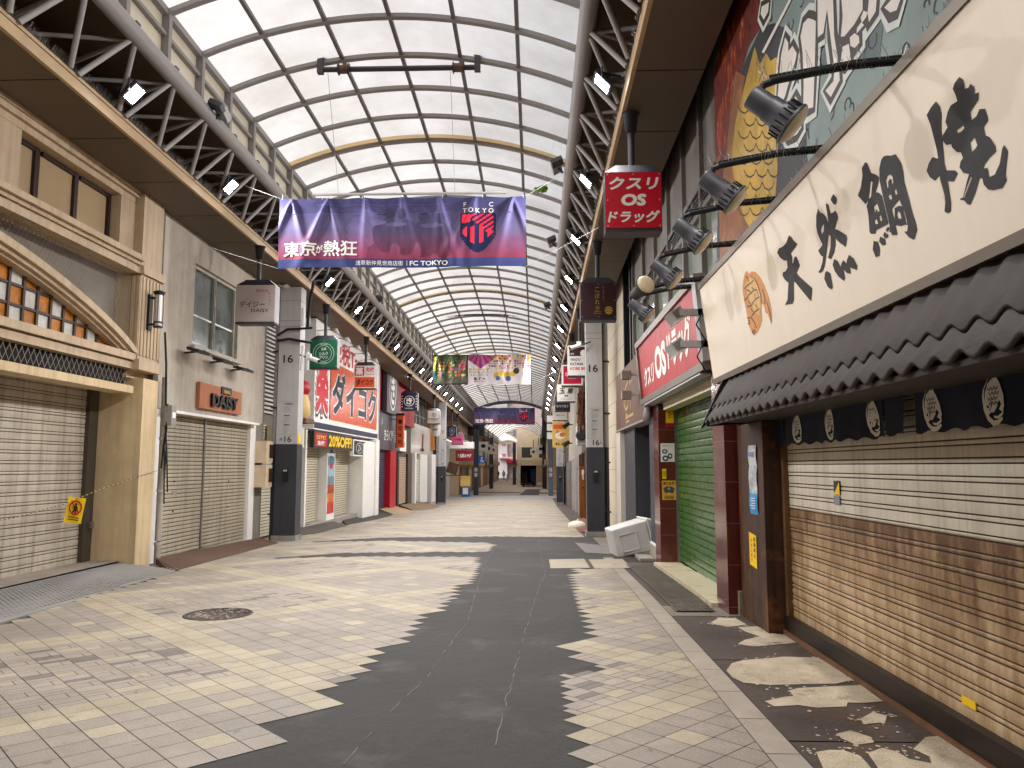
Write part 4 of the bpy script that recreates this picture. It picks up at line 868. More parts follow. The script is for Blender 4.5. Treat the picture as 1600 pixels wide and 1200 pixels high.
hang_sign(-5.66, 43, 3.92, .7, .72, M('offwhite_panel', '#d8d6d0', .5), 'pale square sign with a ringed K and dark lettering', both(disc(0, .12, .12, INK, .1), wr([('K', 0, .12, .09, .12, INK, .02), ('O.REILLY', 0, -.12, .62, .12, INK, .01), ('ASAKUSA', 0, -.26, .2, .04, INK, 0)])))
hang_sign(-5.62, 52, 3.55, .62, .66, NAVY, 'navy square sign beside the far left security camera', both(disc(.02, .05, .2, LGREY, .18), wr([('の', .02, .05, .18, .16, LGREY, .03), ('和菓子', 0, -.24, .3, .07, LGREY, .01)])))
hang_sign(-5.6, 55.5, 3.1, .85, .72, PINK, 'pink square sign at the far end of the left shops', wr([('ぺぺ本舗', 0, -.02, .5, .18, INK, .03)]))
hang_sign(1.27, 21.4, 4.05, .7, .85, WHITE, 'white square sign for wagyu beef hanging on the right', both(rect(-.3, .3, .12, .38, MAROON), disc(.1, .2, .1, INKW), wr([('WAGYU', -.14, .02, .28, .08, INK, .02), ('KATANA', -.1, -.1, .36, .08, INK, .02), ('KOBE BEEF', -.02, -.23, .52, .08, INKR, .02), ('和牛', -.22, .18, .1, .06, INKW, .01)])))
hang_sign(1.22, 25, 4.15, .68, .68, WHITE, 'crimson square sign with thin white lettering on the right', both(rect(-.29, .29, -.29, .29, M('crimson_panel', '#b4103c', .4)), wr([('tan tan', 0, .03, .46, .12, INKW, -.004, .2), ('ASAKUSA', 0, -.1, .28, .035, INKW, 0, .2)])))
hang_sign(1.25, 30.6, 4.1, .72, .68, M('offwhite_panel', '#d8d6d0', .5), 'white square sign with two black brush characters on the right', wr([('玉', -.16, .08, .22, .22, INK, .03, .15), ('屋', .16, .08, .22, .22, INK, .03, .15), ('浅草', 0, -.12, .16, .08, INK, .02), ('TAMAYA ASAKUSA', 0, -.25, .4, .03, INK, .0)]))
hang_sign(1.24, 34.5, 4.0, .68, .62, BLACK, 'black square sign with pale writing below the white brush sign', wr([('おぬや銀子', 0, -.1, .55, .13, LGREY, .01), ('、、', 0, .12, .2, .05, LGREY, .0)]))
hang_sign(1.27, 39, 3.85, .74, .7, M('offwhite_panel', '#d8d6d0', .5), 'white square sign partly hidden behind the black one', wr([('TOKYO・和', 0, .12, .46, .09, INK, .01), ('手ぬぐい', 0, -.1, .4, .1, INK, .01)]))
# ================================================================ left: arched shop
def arched_shop():
    xa, xp, xs, yr, yc = -6.68, -6.5, -7.3, 12.3, 12.6
    t = thing('arched_shop', 'beige stone shop with an amber stained glass arch above a closed shutter', 'shop', (-7, 8, 0))
    ya = 1.
    def wall(mb):
        mb.box(-7.5, xs - .08, -7, 13.0, -.2, 7.3, STONE2)                       # back wall behind everything
        mb.box(xs, xp, 12.5, 13.0, -.2, 3.0, STONE)                              # pier beside the shutter
        mb.box(-7.4, xa, 12.28, 13.0, 3.0, 7.3, STONE2)
        mb.box(-7.35, xa, -7, yr, 5.92, 7.3, STONE2)                             # lintel over the windows
        mb.box(xa, xa + .1, -7, 12.4, 6.1, 6.17, STONE2); mb.box(xa, xa + .06, -7, 12.4, 6.02, 6.1, STONE2)
        mb.box(-7.35, xa - .01, -7, 9.44, 5.0, 5.92, STONE2)                    # left of the windows
        mb.box(-7.2, xa - .004, 11.86, 12.28, 5.0, 5.92, STONE2)
        mb.box(-7.3, xa - .25, -7, 12.28, 3.3, 5.0, M('arch_back_wall', '#7d746b', .8))
        mb.box(-7.5, xa, -7, 9.0, -.2, 3.0, STONE) if False else None
    part('wall', t, wall)
    def cornice(mb):
        for d, z0, z1 in ((.20, 4.93, 5.02), (.14, 4.87, 4.93), (.10, 4.82, 4.87), (.15, 4.72, 4.82)): mb.box(xa - .2, xa + d, -7, 12.32, z0, z1, STONE2)
    part('cornice', t, cornice)
    def pil(mb):
        y0, y1 = 12.3, 12.98
        mb.box(xa - .1, xp - .02, y0, y1, 3.3, 4.72, STONE2)
        for k in range(6):
            yy = y0 + .04 + k * .112; mb.box(xp - .02, xp, yy, yy + .07, 3.36, 4.68, STONE2)
        for k in range(2): mb.box(xp - .17 + k * .09, xp - .12 + k * .09, y0 - .02, y0, 3.36, 4.68, STONE2)
        mb.box(xa - .1, xp + .035, y0 - .04, y1 + .03, 4.72, 4.86, STONE2); mb.box(xa - .1, xp + .035, y0 - .04, y1 + .03, 3.12, 3.3, STONE2)
        mb.box(xa - .1, xp - .03, y0 - .0, y1, 4.86, 7.3, STONE2)
    part('fluted_pilaster', t, pil)
    # arch: outer edge from (12.24,3.55) rising to the left
    def zo(y): s_ = (12.32 - y); return 3.42 + 1.12 * math.sin(min(1.57, s_ / 5.2 * 1.57)) ** .78 if s_ > 0 else 3.42
    def arch(mb):
        n = 40; ys = [12.3 - (12.3 - 2.) * (k / n) ** 1.2 for k in range(n + 1)]
        for d0, o0, o1 in ((.16, .0, -.11), (.10, -.11, -.17), (.04, -.17, -.21)):
            vs = []
            for y in ys: vs += [(xa + d0, y, max(3.39, zo(y) + o0)), (xa + d0, y, max(3.385, zo(y) + o1)), (xa - .25, y, max(3.39, zo(y) + o0)), (xa - .25, y, max(3.385, zo(y) + o1))]
            mb.add(vs, [q for k in range(n) for q in ((4 * k, 4 * k + 1, 4 * k + 5, 4 * k + 4), (4 * k + 2, 4 * k, 4 * k + 4, 4 * k + 6), (4 * k + 1, 4 * k + 3, 4 * k + 7, 4 * k + 5))], STONE2)
    part('arch_band', t, arch)
    def sill(mb):
        for d, z0, z1 in ((.14, 3.27, 3.385), (.05, 3.24, 3.27), (.10, 3.13, 3.24)): mb.box(xa - .3, xa + d, -7, 12.3, z0, z1, STONE2)
        mb.box(xs - .05, xa + .06, -7, 12.42, 2.8, 2.86, STONE); mb.box(xa - .3, xa + .06, -7, 12.42, 2.74, 2.8, STONE)
        mb.box(xs - .05, xa - .3, -7, 12.42, 2.86, 3.13, DARK)
    part('lintel', t, sill)
    lead = M('window_lead', '#3c2a20', .5); am = M('amber_glass', '#b06a12', .4, var=.35, scale=14, spec=.25, bump=.2); wh = M('milk_glass', '#bfbcb4', .4, var=.2, scale=10, spec=.25, bump=.15)
    sg = MB(); fr = MB(); pitch = .29; y = 12.13; i = 0
    def top(y): return zo(y) - .21
    while y > 2.3:
        y0 = y - pitch; z = 3.39; j = 0
        while z < top(y0) - .02:
            z1_ = z + .265
            a, b = y - .045, y0 + .0
            ta, tb = min(z1_ - .035, top(a)), min(z1_ - .035, top(b))
            if tb > z + .02:
                sg.add([(xa - .10, b, z), (xa - .10, a, z), (xa - .10, a, max(ta, z + .004)), (xa - .10, b, tb)], [(0, 1, 2, 3)], am if (i + j) % 2 else wh)
            fr.box(xa - .11, xa - .075, y0, y - .045, z1_ - .035, z1_, lead) if z1_ < top(y0 + .1) else None
            z = z1_; j += 1
        fr.box(xa - .11, xa - .07, y - .045, y, 3.385, max(3.4, top(y)), lead)
        y = y0; i += 1
    w = sg.build('stained_glass', t)
    fr.quad((xa - .12, 2, 3.385), (xa - .12, 12.2, 3.385), (xa - .12, 12.2, 4.4), (xa - .12, 2, 4.4), lead) if False else None
    ww = fr.build('glazing_bars', w)
    # pale mesh over the spandrel
    mm = M('spandrel_mesh', '#8d8378', .45, .5)
    def net(mb, x, ylo, yhi, zlo, zhi, pit, r, m, asp=1.):
        def seg(y0, z0, dy, dz):
            pts = []; n = 60; cur = None
            for k in range(n + 1):
                yy, zz = y0 + dy * k / n, z0 + dz * k / n
                ok = ylo <= yy <= yhi and zlo(yy) <= zz <= zhi(yy)
                if ok and cur is None: cur = (yy, zz)
                if (not ok or k == n) and cur is not None:
                    pts.append((cur, (yy, zz))); cur = None
            for a, b in pts: mb.add([(x, a[0], a[1] - r), (x, a[0], a[1] + r), (x, b[0], b[1] + r), (x, b[0], b[1] - r)], [(0, 1, 2, 3)], m)
        H = 1.6
        y = ylo - H / asp
        while y < yhi + H / asp: seg(y, 3.0 + 1.8, H / asp * 1.2, -H * 1.2); seg(y, 2.8, H / asp * 1.2, H * 1.2); y += pit
    def f(mb):
        net(mb, xa - .02, 7.2, 12.28, lambda y: zo(y) - .02, lambda y: 4.73, .085, .0055, mm, 1.7)
    part('spandrel_mesh', t, f)
    def f2(mb): net(mb, xa + .03, 7.2, 12.3, lambda y: 2.86, lambda y: 3.13, .12, .007, M('grille_wire', '#8f8378', .4, .5), 1.7)
    part('mesh_grille', t, f2)
    part('grille_backing', t, lambda mb: mb.quad((xa - .05, -7, 2.86), (xa - .05, 12.3, 2.86), (xa - .05, 12.3, 3.13), (xa - .05, -7, 3.13), DARK))
    part('shutter', t, lambda mb: shutter(mb, xs, -7, 12.25, .0, 2.84, 1, SHUT, SHUTG, .148, .011, .009, True))
    part('shutter_guide', t, lambda mb: (mb.box(xs - .03, xs + .07, 12.25, 12.5, -.05, 2.8, M('guide_steel', '#5a544c', .4, .6)), mb.box(xs + .07, xs + .12, 12.36, 12.46, .55, .65, STEEL)))
    pan = M('brown_glazed_panel', '#a8906f', .55, var=.08, scale=1.5, spec=.2); bar_ = M('maroon_frame', '#2e1a18', .5)
    for a, b in ((9.44, 9.97), (10.14, 10.88), (11.04, 11.8)):
        w = part('upper_window', t, lambda mb: mb.quad((xa - .22, a, 5.0), (xa - .22, b, 5.0), (xa - .22, b, 5.9), (xa - .22, a, 5.9), pan))
        part('frame', w, lambda mb: (mb.box(xa - .24, xa - .17, b, b + .09, 5.0, 5.92, bar_), mb.box(xa - .24, xa - .18, a, b + .09, 5.86, 5.92, bar_)))
    return t
arched_shop()
t = thing('wall_lantern', 'black framed wall lantern with a white tube on the fluted pilaster', 'wall lamp', (-6.36, 12.55, 3.86))
part('glass_tube', t, lambda mb: mb.lathe([(.05, 3.9), (.052, 3.95), (.052, 4.4), (.05, 4.45)], M('opal_glass', '#dfe0e2', .25, var=.04), (-6.33, 12.55, 0)))
part('frame', t, lambda mb: ([mb.lathe([(.075, z), (.08, z + .01), (.075, z + .02)], BLACK, (-6.33, 12.55, 0)) for z in (3.86, 3.94, 4.42)], mb.lathe([(.09, 4.44), (.1, 4.47), (.02, 4.5)], BLACK, (-6.33, 12.55, 0)), mb.box(-6.5, -6.46, 12.49, 12.61, 3.82, 4.42, BLACK), mb.box(-6.47, -6.36, 12.53, 12.57, 3.9, 3.93, BLACK), mb.box(-6.47, -6.36, 12.53, 12.57, 4.35, 4.38, BLACK), [mb.bar((-6.33 + .07 * math.cos(a), 12.55 + .07 * math.sin(a), 3.86), (-6.33 + .07 * math.cos(a), 12.55 + .07 * math.sin(a), 4.44), .006, BLACK, 4) for a in (.3, 1.87, 3.44, 5.0)]))

# barrier chain and hanging warning sheet
pts = [(-6.42, 13.15, 1.5), (-6.5, 12.5, 1.38), (-6.75, 11.9, 1.2), (-6.95, 11.2, .98), (-7.0, 10.3, .86), (-7.05, 9.2, .8), (-7.1, 8, .78)]
mb = MB(); k = 0
for a, b in zip(pts, pts[1:]):
    a, b = Vector(a), Vector(b); n = int((b - a).length / .04)
    for i in range(n):
        mb.bar(a + (b - a) * i / n, a + (b - a) * (i + .95) / n, .0055, M('rope_cream', '#c2b48a', .7) if k % 2 else BLACK, 5); k += 1
tag(mb.build('barrier_rope', None, pts[0]), 'black and cream barrier rope slung before the big left shutter', 'rope')
t = thing('warning_sheet', 'yellow no entry sheet hanging from the barrier rope', 'warning sign', (-6.78, 11.85, .85))
Q = Matrix.Translation((-6.9, 11.5, 1.07)) @ Matrix.Rotation(rad(35), 4, 'Z') @ Matrix.Diagonal((.72, .72, .92, 1)) @ Matrix.Rotation(rad(10), 4, 'Y')
def sheet(mb):
    n = 8; vs = [(Q @ Vector((-.16 + .32 * i / n, .02 * math.sin(i / n * 5) - .012 * math.cos(j / 6 * 4), -.42 * j / 6 + .02 * i / n))) for j in range(7) for i in range(n + 1)]
    mb.add(vs, [(j * 9 + i, j * 9 + 9 + i, j * 9 + 10 + i, j * 9 + i + 1) for j in range(6) for i in range(8)], YEL, True)
part('sheet', t, sheet)
def sym(mb):
    fn = lambda a, b: Q @ Vector((a, -.03, b - .18))
    flat(mb, [circ(0, .02, .12), circ(0, .02, .095)], fn, RED)
    ribbon(mb, [(-.08, .1), (.08, -.06)], .012, fn, RED)
    flat(mb, [circ(.0, .075, .022)], fn, INK); flat(mb, [[(-.03, .05), (.03, .05), (.05, -.01), (.03, -.02), (.02, .0), (.03, -.07), (.01, -.07), (0, -.03), (-.03, -.07), (-.05, -.06), (-.02, 0), (-.05, .0)]], fn, INK)
    for k in range(2): ribbon(mb, [(-.1, -.14 - k * .035), (.1, -.14 - k * .035)], .008, fn, INK)
part('printing', t, sym)

# drainpipe and cables between the two shops
t = thing('drainpipe', 'old white drainpipe with black cables between the beige and plaster shops', 'drainpipe', (-6.45, 13.2, zg(13.2)))
part('pipe', t, lambda mb: ([mb.bar((-6.48, 13.22, a), (-6.48, 13.22, b), .055, M('old_white_pipe', '#b9b2a6', .6, var=.25, scale=6, streak=.3), 12) for a, b in ((-.15, .25), (.27, 3.1))], [mb.bar((-6.48, 13.22, z), (-6.48, 13.22, z + .05), .065, LGREY, 12) for z in (.2, 1.1, 2.0)]))
part('junction_box', t, lambda mb: (mb.box(-6.44, -6.3, 13.12, 13.3, 2.25, 2.6, GREY), mb.box(-6.299, -6.296, 13.15, 13.27, 2.38, 2.48, INKW)))
part('cable', t, lambda mb: [mb.path([(-6.38 + R.uniform(-.06, .03), 13.15 + R.uniform(-.05, .08), z) for z in (2.62, 2.5, 2.2, 1.9, 1.5 - q * .2)], .012, RUBBER, 6) for q in range(4)])
part('lamp_cable', t, lambda mb: mb.path([(-6.4, 12.95, 3.85), (-6.4, 13.05, 3.3), (-6.4, 13.1, 2.6)], .018, RUBBER, 6))

# ================================================================ left: plaster shop
PL = M('stained_plaster', '#b7ada0', .85, var=.16, scale=1.6, streak=.14, bump=.4, stain=('#857a6c', .54, .8, .9))
def plaster_shop():
    xw = -6.62; t = thing('plaster_shop', 'weathered grey plaster shop with a double cream shutter', 'shop', (-6.9, 15.5, zg(15.5)))
    def wall(mb):
        mb.box(-7.3, xw, 13.15, 14.5, 2.56, 7.2, PL); mb.box(-7.3, xw, 16.72, 18.45, 2.56, 7.2, PL)
        mb.box(-7.3, xw, 14.5, 16.72, 5.5, 7.2, PL); mb.box(-7.3, xw, 14.5, 16.72, 2.56, 3.88, PL)
        mb.box(-7.3, xw - .03, 13.15, 13.5, -.3, 2.56, WHITE); mb.box(-7.3, xw - .0, 17.72, 18.05, -.3, 2.56, WHITE)
        mb.box(-7.2, xw + .03, 12.98, 13.16, -.3, 7.2, M('gap_boards', '#6b6359', .8, var=.2, streak=.3))
        mb.box(-7.4, -7.3, 13, 18.5, -.3, 7.2, DARK); mb.box(-7.3, xw + .02, 13.5, 17.75, -.3, -.155, M('sill_concrete', '#b5a98c', .7, var=.2))
        mb.box(-7.2, xw - .02, 18.05, 18.62, -.3, 7.2, M('side_boards', '#8c857c', .7, var=.15))
    part('wall', t, wall)
    for a, b in ((13.5, 15.36), (15.42, 17.72)):
        part('shutter', t, lambda mb: shutter(mb, xw - .08, a, b, -.155, 2.5, 1, M('plaster_shop_shutter', '#aaa08c', .5, var=.16, scale=2, streak=.34), SHUTG, .075, .015, .012))
    part('shutter_post', t, lambda mb: (mb.box(xw - .1, xw - .05, 15.36, 15.42, -.15, 2.5, STEEL), mb.box(xw - .1, xw - .04, 13.48, 13.53, -.15, 2.5, WHITE), mb.box(xw - .1, xw + .14, 13.4, 17.9, 2.5, 2.55, WHITE)))
    part('shutter_slot', t, lambda mb: (mb.box(xw - .078, xw - .068, 14.1, 14.28, 1.02, 1.09, GREY), [mb.box(xw - .075, xw - .062, y, y + .025, z, z + .03, DARK) for y, z in ((14.15, 1.25), (14.15, .7), (16.7, 1.2), (16.7, .65))]))
    gl = M('dusky_window_glass', '#4c534f', .12, var=.35, scale=1.1, spec=.9)
    fr = M('window_aluminium', '#a9a294', .5)
    for a, b in ((14.56, 15.58), (15.66, 16.66)):
        w = part('window', t, lambda mb: mb.quad((xw - .12, a, 3.94), (xw - .12, b, 3.94), (xw - .12, b, 5.44), (xw - .12, a, 5.44), gl))
        part('frame', w, lambda mb: (mb.box(xw - .14, xw - .07, a - .06, a, 3.88, 5.5, fr), mb.box(xw - .14, xw - .07, b, b + .06, 3.88, 5.5, fr), mb.box(xw - .14, xw - .07, a, b, 3.88, 3.94, fr), mb.box(xw - .14, xw - .07, a, b, 5.44, 5.5, fr), mb.box(xw - .13, xw - .1, a, b, 4.5, 4.535, WHITE)))
    part('window_sill', t, lambda mb: mb.box(xw - .1, xw + .09, 14.4, 16.85, 3.8, 3.87, PL))
    return t
plaster_shop()
t = thing('shop_plank', 'terracotta sign plank with black raised letters on the plaster wall', 'sign', (-6.6, 15.8, 2.7))
part('board', t, lambda mb: mb.prism([(-6.61, 14.75, 2.68), (-6.61, 16.9, 2.68), (-6.61, 16.9, 3.17), (-6.61, 14.75, 3.19)], (.07, 0, 0), M('terracotta_plank', '#a9694a', .7, var=.12, scale=3)))
def dz(mb):
    for d in (.0, .012, .024, .036): text(mb, 'DAISY', (-6.54, 15.9, 2.88), *LW, BLACK, 1.35, .27, .035, .02 + d)
    for d in (.0, .012): text(mb, 'BAG', (-6.54, 16.0, 3.1), *LW, GOLD, .3, .07, .01, .03 + d)
    mb.box(-6.54, -6.515, 15.75, 16.25, 3.05, 3.2, BLACK)
part('raised_letters', t, dz)
for i, (y, w) in enumerate(((14.2, 'nearest the fluted pilaster'), (15.35, 'middle one of three'), (16.4, 'nearest the hanging grey sign'))):
    z = 3.7 - .03 * i
    t = thing('wall_spotlight', 'flat black spotlight under the plaster shop window, ' + w, 'spotlight', (-6.5, y, z), 'flat spotlights under the window')
    part('head', t, lambda mb: mb.prism([(-6.45, y - .3, z), (-6.45, y + .3, z), (-6.25, y + .25, z - .05), (-6.12, y + .05, z - .09), (-6.12, y - .05, z - .09), (-6.25, y - .25, z - .05)], (0, 0, .06), BLACK))
    part('bracket', t, lambda mb: (mb.bar((-6.62, y, z - .02), (-6.4, y, z), .02, BLACK), mb.box(-6.32, -6.2, y - .06, y + .06, z + .008, z + .022, LGREY)))
for i, z in enumerate((1.05, 1.62)):
    t = thing('letter_box', '%s of two beige letter boxes on the post beside the left pillar' % ('lower' if i == 0 else 'upper'), 'letter box', (-6.5, 18.3, z), 'beige letter boxes')
    part('case', t, lambda mb: mb.box(-6.62, -6.35, 18.05, 18.5, z, z + .52, M('beige_box', '#cdb79b', .5)))
    part('door', t, lambda mb: mb.box(-6.349, -6.335, 18.25, 18.47, z + .12, z + .44, M('brown_glass', '#3a2a26', .25)))

# ================================================================ shop fronts further down the street
def facade(name, label, cat, x, s, y0, y1, top, col, z0=None, depth=.6):
    zb = zg((y0 + y1) / 2); t = thing(name, label, cat, (x, (y0 + y1) / 2, zb))
    a, b = sorted((x, x - s * -depth if s < 0 else x + depth)); a, b = (x - depth, x) if s < 0 else (x, x + depth)
    part('wall', t, lambda mb: (mb.box(a, b, y0, y1, z0 if z0 is not None else zb - .3, top, col), mb.box(a - (.1 if s < 0 else -depth), (a if s < 0 else b + .1), y0, y1, zb - .3, top, DARK)))
    return t
louv = M('dark_louvre', '#4a4744', .5, var=.15)
# drugstore with red lettering
def drugstore():
    x = -6.95; t = facade('drugstore', 'white drugstore front with two cream shutters and white columns', 'shop', x, -1, 18.7, 31.7, 7.1, M('drugstore_back', '#6f6a64', .7), 2.6)
    sm = M('drug_shutter', '#c6bea8', .5, var=.08, scale=2, streak=.12)
    for a, b in ((18.8, 20.6), (22.3, 24.5), (25.6, 28.5)):
        part('shutter', t, lambda mb: shutter(mb, x, a, b, -.16 if a > 19 else -.24, 2.6, 1, sm, SHUTG, .08, .015, .012))
    part('column', t, lambda mb: mb.box(x - .1, x + .3, 24.55, 25.5, -.35, 2.6, WHITE))
    part('column', t, lambda mb: (mb.box(x - .1, x + .55, 28.6, 30.6, -.4, 2.4, WHITE), mb.box(x - .1, x + .62, 30.6, 31.2, -.4, 2.6, WHITE)))
    part('sill', t, lambda mb: mb.box(x - .1, x + .35, 20.8, 31.5, -.6, -.18, M('pale_concrete', '#9b938a', .8, var=.15)))
    part('louvre', t, lambda mb: [mb.box(x + .02, x + .07, 19.2, 24.5, z, z + .05, LGREY) for z in [2.9 + k * .11 for k in range(30)]])
    part('white_post', t, lambda mb: mb.box(x + .25, x + .35, 22.0, 22.15, -.4, 2.6, WHITE))
    return t
drugstore()
t = thing('drugstore_sign', 'huge red white and orange drugstore sign with katakana on the left', 'shop sign', (-6.5, 27, 2.5))
xf = -6.45
part('panel', t, lambda mb: (mb.box(-6.9, xf, 22.2, 31.4, 2.62, 5.9, WHITE), mb.box(xf, xf + .006, 22.25, 31.3, 2.66, 2.84, NAVY)))
part('orange_panel', t, lambda mb: (mb.box(xf, xf + .008, 23.9, 31.1, 3.0, 4.85, M('orange_vinyl', '#d4501f', .3, var=.05)), mb.box(xf, xf + .012, 23.87, 23.93, 3.0, 4.9, NAVY)))
part('edge_frame', t, lambda mb: (mb.box(-6.9, xf + .02, 31.4, 31.55, 2.5, 5.9, LGREY), mb.box(xf, xf + .02, 22.2, 31.4, 5.9, 5.96, STEEL)))
def dlet(mb):
    text(mb, '薬', (xf, 23.0, 4.1), *LW, NAVY, 1.5, 2.35, .10, .008); text(mb, '薬', (xf, 23.0, 4.14), *LW, INKW, 1.42, 2.25, .07, .012); text(mb, '薬', (xf, 23.0, 4.18), *LW, INKR, 1.36, 2.2, .045, .016)
    text(mb, 'ダイコク', (xf, 27.5, 3.9), *LW, INKW, 6.9, 1.5, .09, .013); text(mb, 'ダイコク', (xf, 27.5, 3.9), *LW, NAVY, 6.7, 1.4, .045, .018)
    text(mb, '免税Tax-Free', (xf, 27.4, 5.3), *LW, INKR, 6.6, .75, .03, .008)
part('lettering', t, dlet)
t = thing('discount_banner', 'dark discount banner reading 20%OFF under the big drugstore sign', 'banner', (-6.4, 24, 2.2))
part('panel', t, lambda mb: (mb.box(xf - .1, xf + .02, 22.2, 27.0, 2.08, 2.58, M('dark_print', '#2b2420', .4)), mb.box(xf + .02, xf + .026, 22.3, 23.6, 2.13, 2.53, RED)))
part('lettering', t, lambda mb: (text(mb, '20%OFF!', (xf + .02, 25.3, 2.33), *LW, YEL, 3.0, .36, .05, .01), text(mb, 'OTC', (xf + .026, 22.95, 2.4), *LW, YEL, 1.0, .1, .02, .004), text(mb, '免税', (xf + .026, 22.95, 2.23), *LW, INKW, .8, .14, .02, .004)))
t = thing('notice_board', 'white notice board with a black emblem beside the discount banner', 'notice board', (-6.4, 29, 2.1))
part('panel', t, lambda mb: (mb.box(xf - .1, xf + .02, 27.1, 31.3, 1.9, 2.5, WHITE), mb.box(xf + .02, xf + .024, 27.2, 29.0, 1.95, 2.45, INK)))
def nb(mb):
    fn = lambda a, b: (xf + .026, a, b)
    flat(mb, [circ(28.1, 2.2, .62, 28, .2), circ(28.1, 2.2, .55, 28, .17)], fn, LGREY); text(mb, 'ZA', (xf + .02, 28.1, 2.2), *LW, LGREY, .6, .22, .02, .008)
    for y, z, c in ((29.5, 2.3, GOLD), (30.3, 2.3, M('brown_print', '#7a5a44', .5)), (29.4, 2.06, INK), (30.4, 2.08, NAVY)): mb.box(xf + .02, xf + .024, y, y + .55, z - .08, z + .1, c)
part('printing', t, nb)
t = thing('column_poster', 'tall narrow illustrated poster on the white drugstore column', 'poster', (-6.64, 25, .2))
def cp(mb):
    cols = ['#c62f2a', '#d9822e', '#b0442c', '#6f8f9c', '#9fc0cc', '#5b86a0', '#d9dde0', '#aab4bd']
    for k in range(26):
        z = .02 + k * .092; mb.box(-6.65, -6.643, 24.62, 25.42, z, z + .092, M('poster_tone_%d' % min(7, int(k / 26 * 8)), cols[min(7, int(k / 26 * 8))], .4, var=.4, scale=5))
part('sheet', t, cp)
part('lettering', t, lambda mb: [text(mb, ch, (-6.643, 25.0, 2.25 - k * .22), *LW, NAVY, .4, .17, .02, .004) for k, ch in enumerate('浅草へ')] + [flat(mb, [circ(25.0, 1.55, .2, 20, .1)], lambda a, b: (-6.638, a, b), INKR)])
t = thing('rooster_figure', 'red and yellow plastic figure standing on a ledge beside the left pillar', 'figure', (-6.45, 21.0, 2.75))
part('body', t, lambda mb: mb.lathe([(.22, 2.85), (.3, 3.0), (.27, 3.3), (.2, 3.55)], M('cream_figure', '#d8b877', .5), (-6.5, 21.0, 0)))
part('hood', t, lambda mb: mb.lathe([(.21, 3.5), (.27, 3.62), (.25, 3.85), (.1, 3.95)], RED, (-6.5, 21.0, 0)))
part('base', t, lambda mb: mb.box(-6.9, -6.2, 20.6, 21.4, 2.72, 2.84, M('brown_ledge', '#6c4a34', .7)))
tag((lambda mb: (mb.box(-6.9, -6.35, 19.6, 21.0, 2.05, 2.6, M('cream_awning_box', '#d3c8a8', .6)), mb.build('awning_box', None, (-6.6, 20.3, 2.05)))[1])(MB()), 'cream awning box behind the left pillar', 'awning box')
for i, y in enumerate((22.3, 23.7, 25.2, 26.6, 28.0)):
    z = 6.0 + rz(y) - .25; t = thing('gooseneck_lamp', 'grey gooseneck lamp over the drugstore sign, %s of five' % ORD[i], 'lamp', (-6.8, y, z), 'gooseneck lamps over the drugstore sign')
    part('arm', t, lambda mb: mb.path([(-6.85, y, z - .35), (-6.85, y, z), (-6.75, y, z + .05), (-5.95, y, z + .1)], .016, LGREY, 8))
    part('head', t, lambda mb: mb.lathe([(.03, .08), (.06, .05), (.2, -.06), (.17, -.06)], LGREY, (-5.9, y, z + .06), Matrix.Rotation(rad(25), 4, 'Y')))
# navy shuttered shop
t = facade('navy_shop', 'dark shopfront with a navy shutter and a red column', 'shop', -6.98, -1, 31.7, 38.0, 7.0, M('kiraku_brown', '#3f2f28', .6, var=.15), 2.2)
part('shutter', t, lambda mb: shutter(mb, -7.0, 32.3, 35.8, -.45, 2.25, 1, M('navy_shutter', '#3a3a58', .4, var=.1), DARK, .1, .02, .014))
part('red_column', t, lambda mb: mb.box(-7.05, -6.75, 35.85, 37.4, -.6, 2.3, RED))
part('post', t, lambda mb: mb.box(-7.1, -6.85, 31.7, 32.3, -.6, 2.4, M('post_brown', '#2f241f', .6)))
part('upper_cladding', t, lambda mb: (mb.box(-7.0, -6.85, 32, 43.5, 3.7, 6.6, M('crimson_cladding', '#9c1c26', .4, var=.06)), mb.box(-6.85, -6.8, 37.5, 38.2, 4.0, 6.5, M('crimson_rib', '#8a1420', .4))))
t = thing('shop_board', 'slate grey signboard with white brush hiragana over the navy shutter', 'shop sign', (-6.8, 35, 2.3))
part('panel', t, lambda mb: (mb.box(-6.95, -6.8, 33.5, 38.2, 2.28, 4.0, M('slate_panel', '#4a454f', .45, var=.06)), mb.box(-6.95, -6.82, 31.8, 33.5, 2.28, 3.95, M('brown_panel_a', '#33291f', .5))))
part('lettering', t, lambda mb: (text(mb, 'きらく屋', (-6.8, 35.6, 2.95), *LW, INKW, 2.2, .52, .01, .006), text(mb, '浅草', (-6.8, 34.0, 3.55), *LW, INKW, .3, .35, .0, .006), [mb.box(-6.798, -6.794, 37.0, 37.9, 3.0 - k * .1, 3.03 - k * .1, LGREY) for k in range(4)]))
t = thing('tall_sign', 'tall slate sign with a long white ringed hiragana against the red cladding', 'shop sign', (-6.6, 35.3, 4.0))
part('panel', t, lambda mb: mb.box(-6.8, -6.6, 34.0, 36.7, 3.95, 6.35, M('slate_panel', '#4a454f')))
def ts(mb):
    fn = lambda a, b: (-6.594, a, b); flat(mb, [circ(35.4, 5.05, .85, 36, .95), circ(35.4, 5.05, .74, 36, .86)], fn, INKW)
    text(mb, 'き', (-6.6, 35.4, 5.05), *LW, INKW, .95, 1.35, .045, .006)
part('lettering', t, ts)
t = thing('blade_sign', 'narrow orange blade sign with dark writing beside the beige shutter', 'blade sign', (-6.4, 36.4, 2.3))
part('panel', t, lambda mb: (mb.box(-6.58, -6.25, 36.4, 36.62, 2.42, 3.95, ORNG), mb.box(-6.62, -6.21, 36.38, 36.64, 3.95, 4.05, BLACK), mb.box(-6.62, -6.58, 36.38, 36.64, 2.4, 3.95, BLACK)))
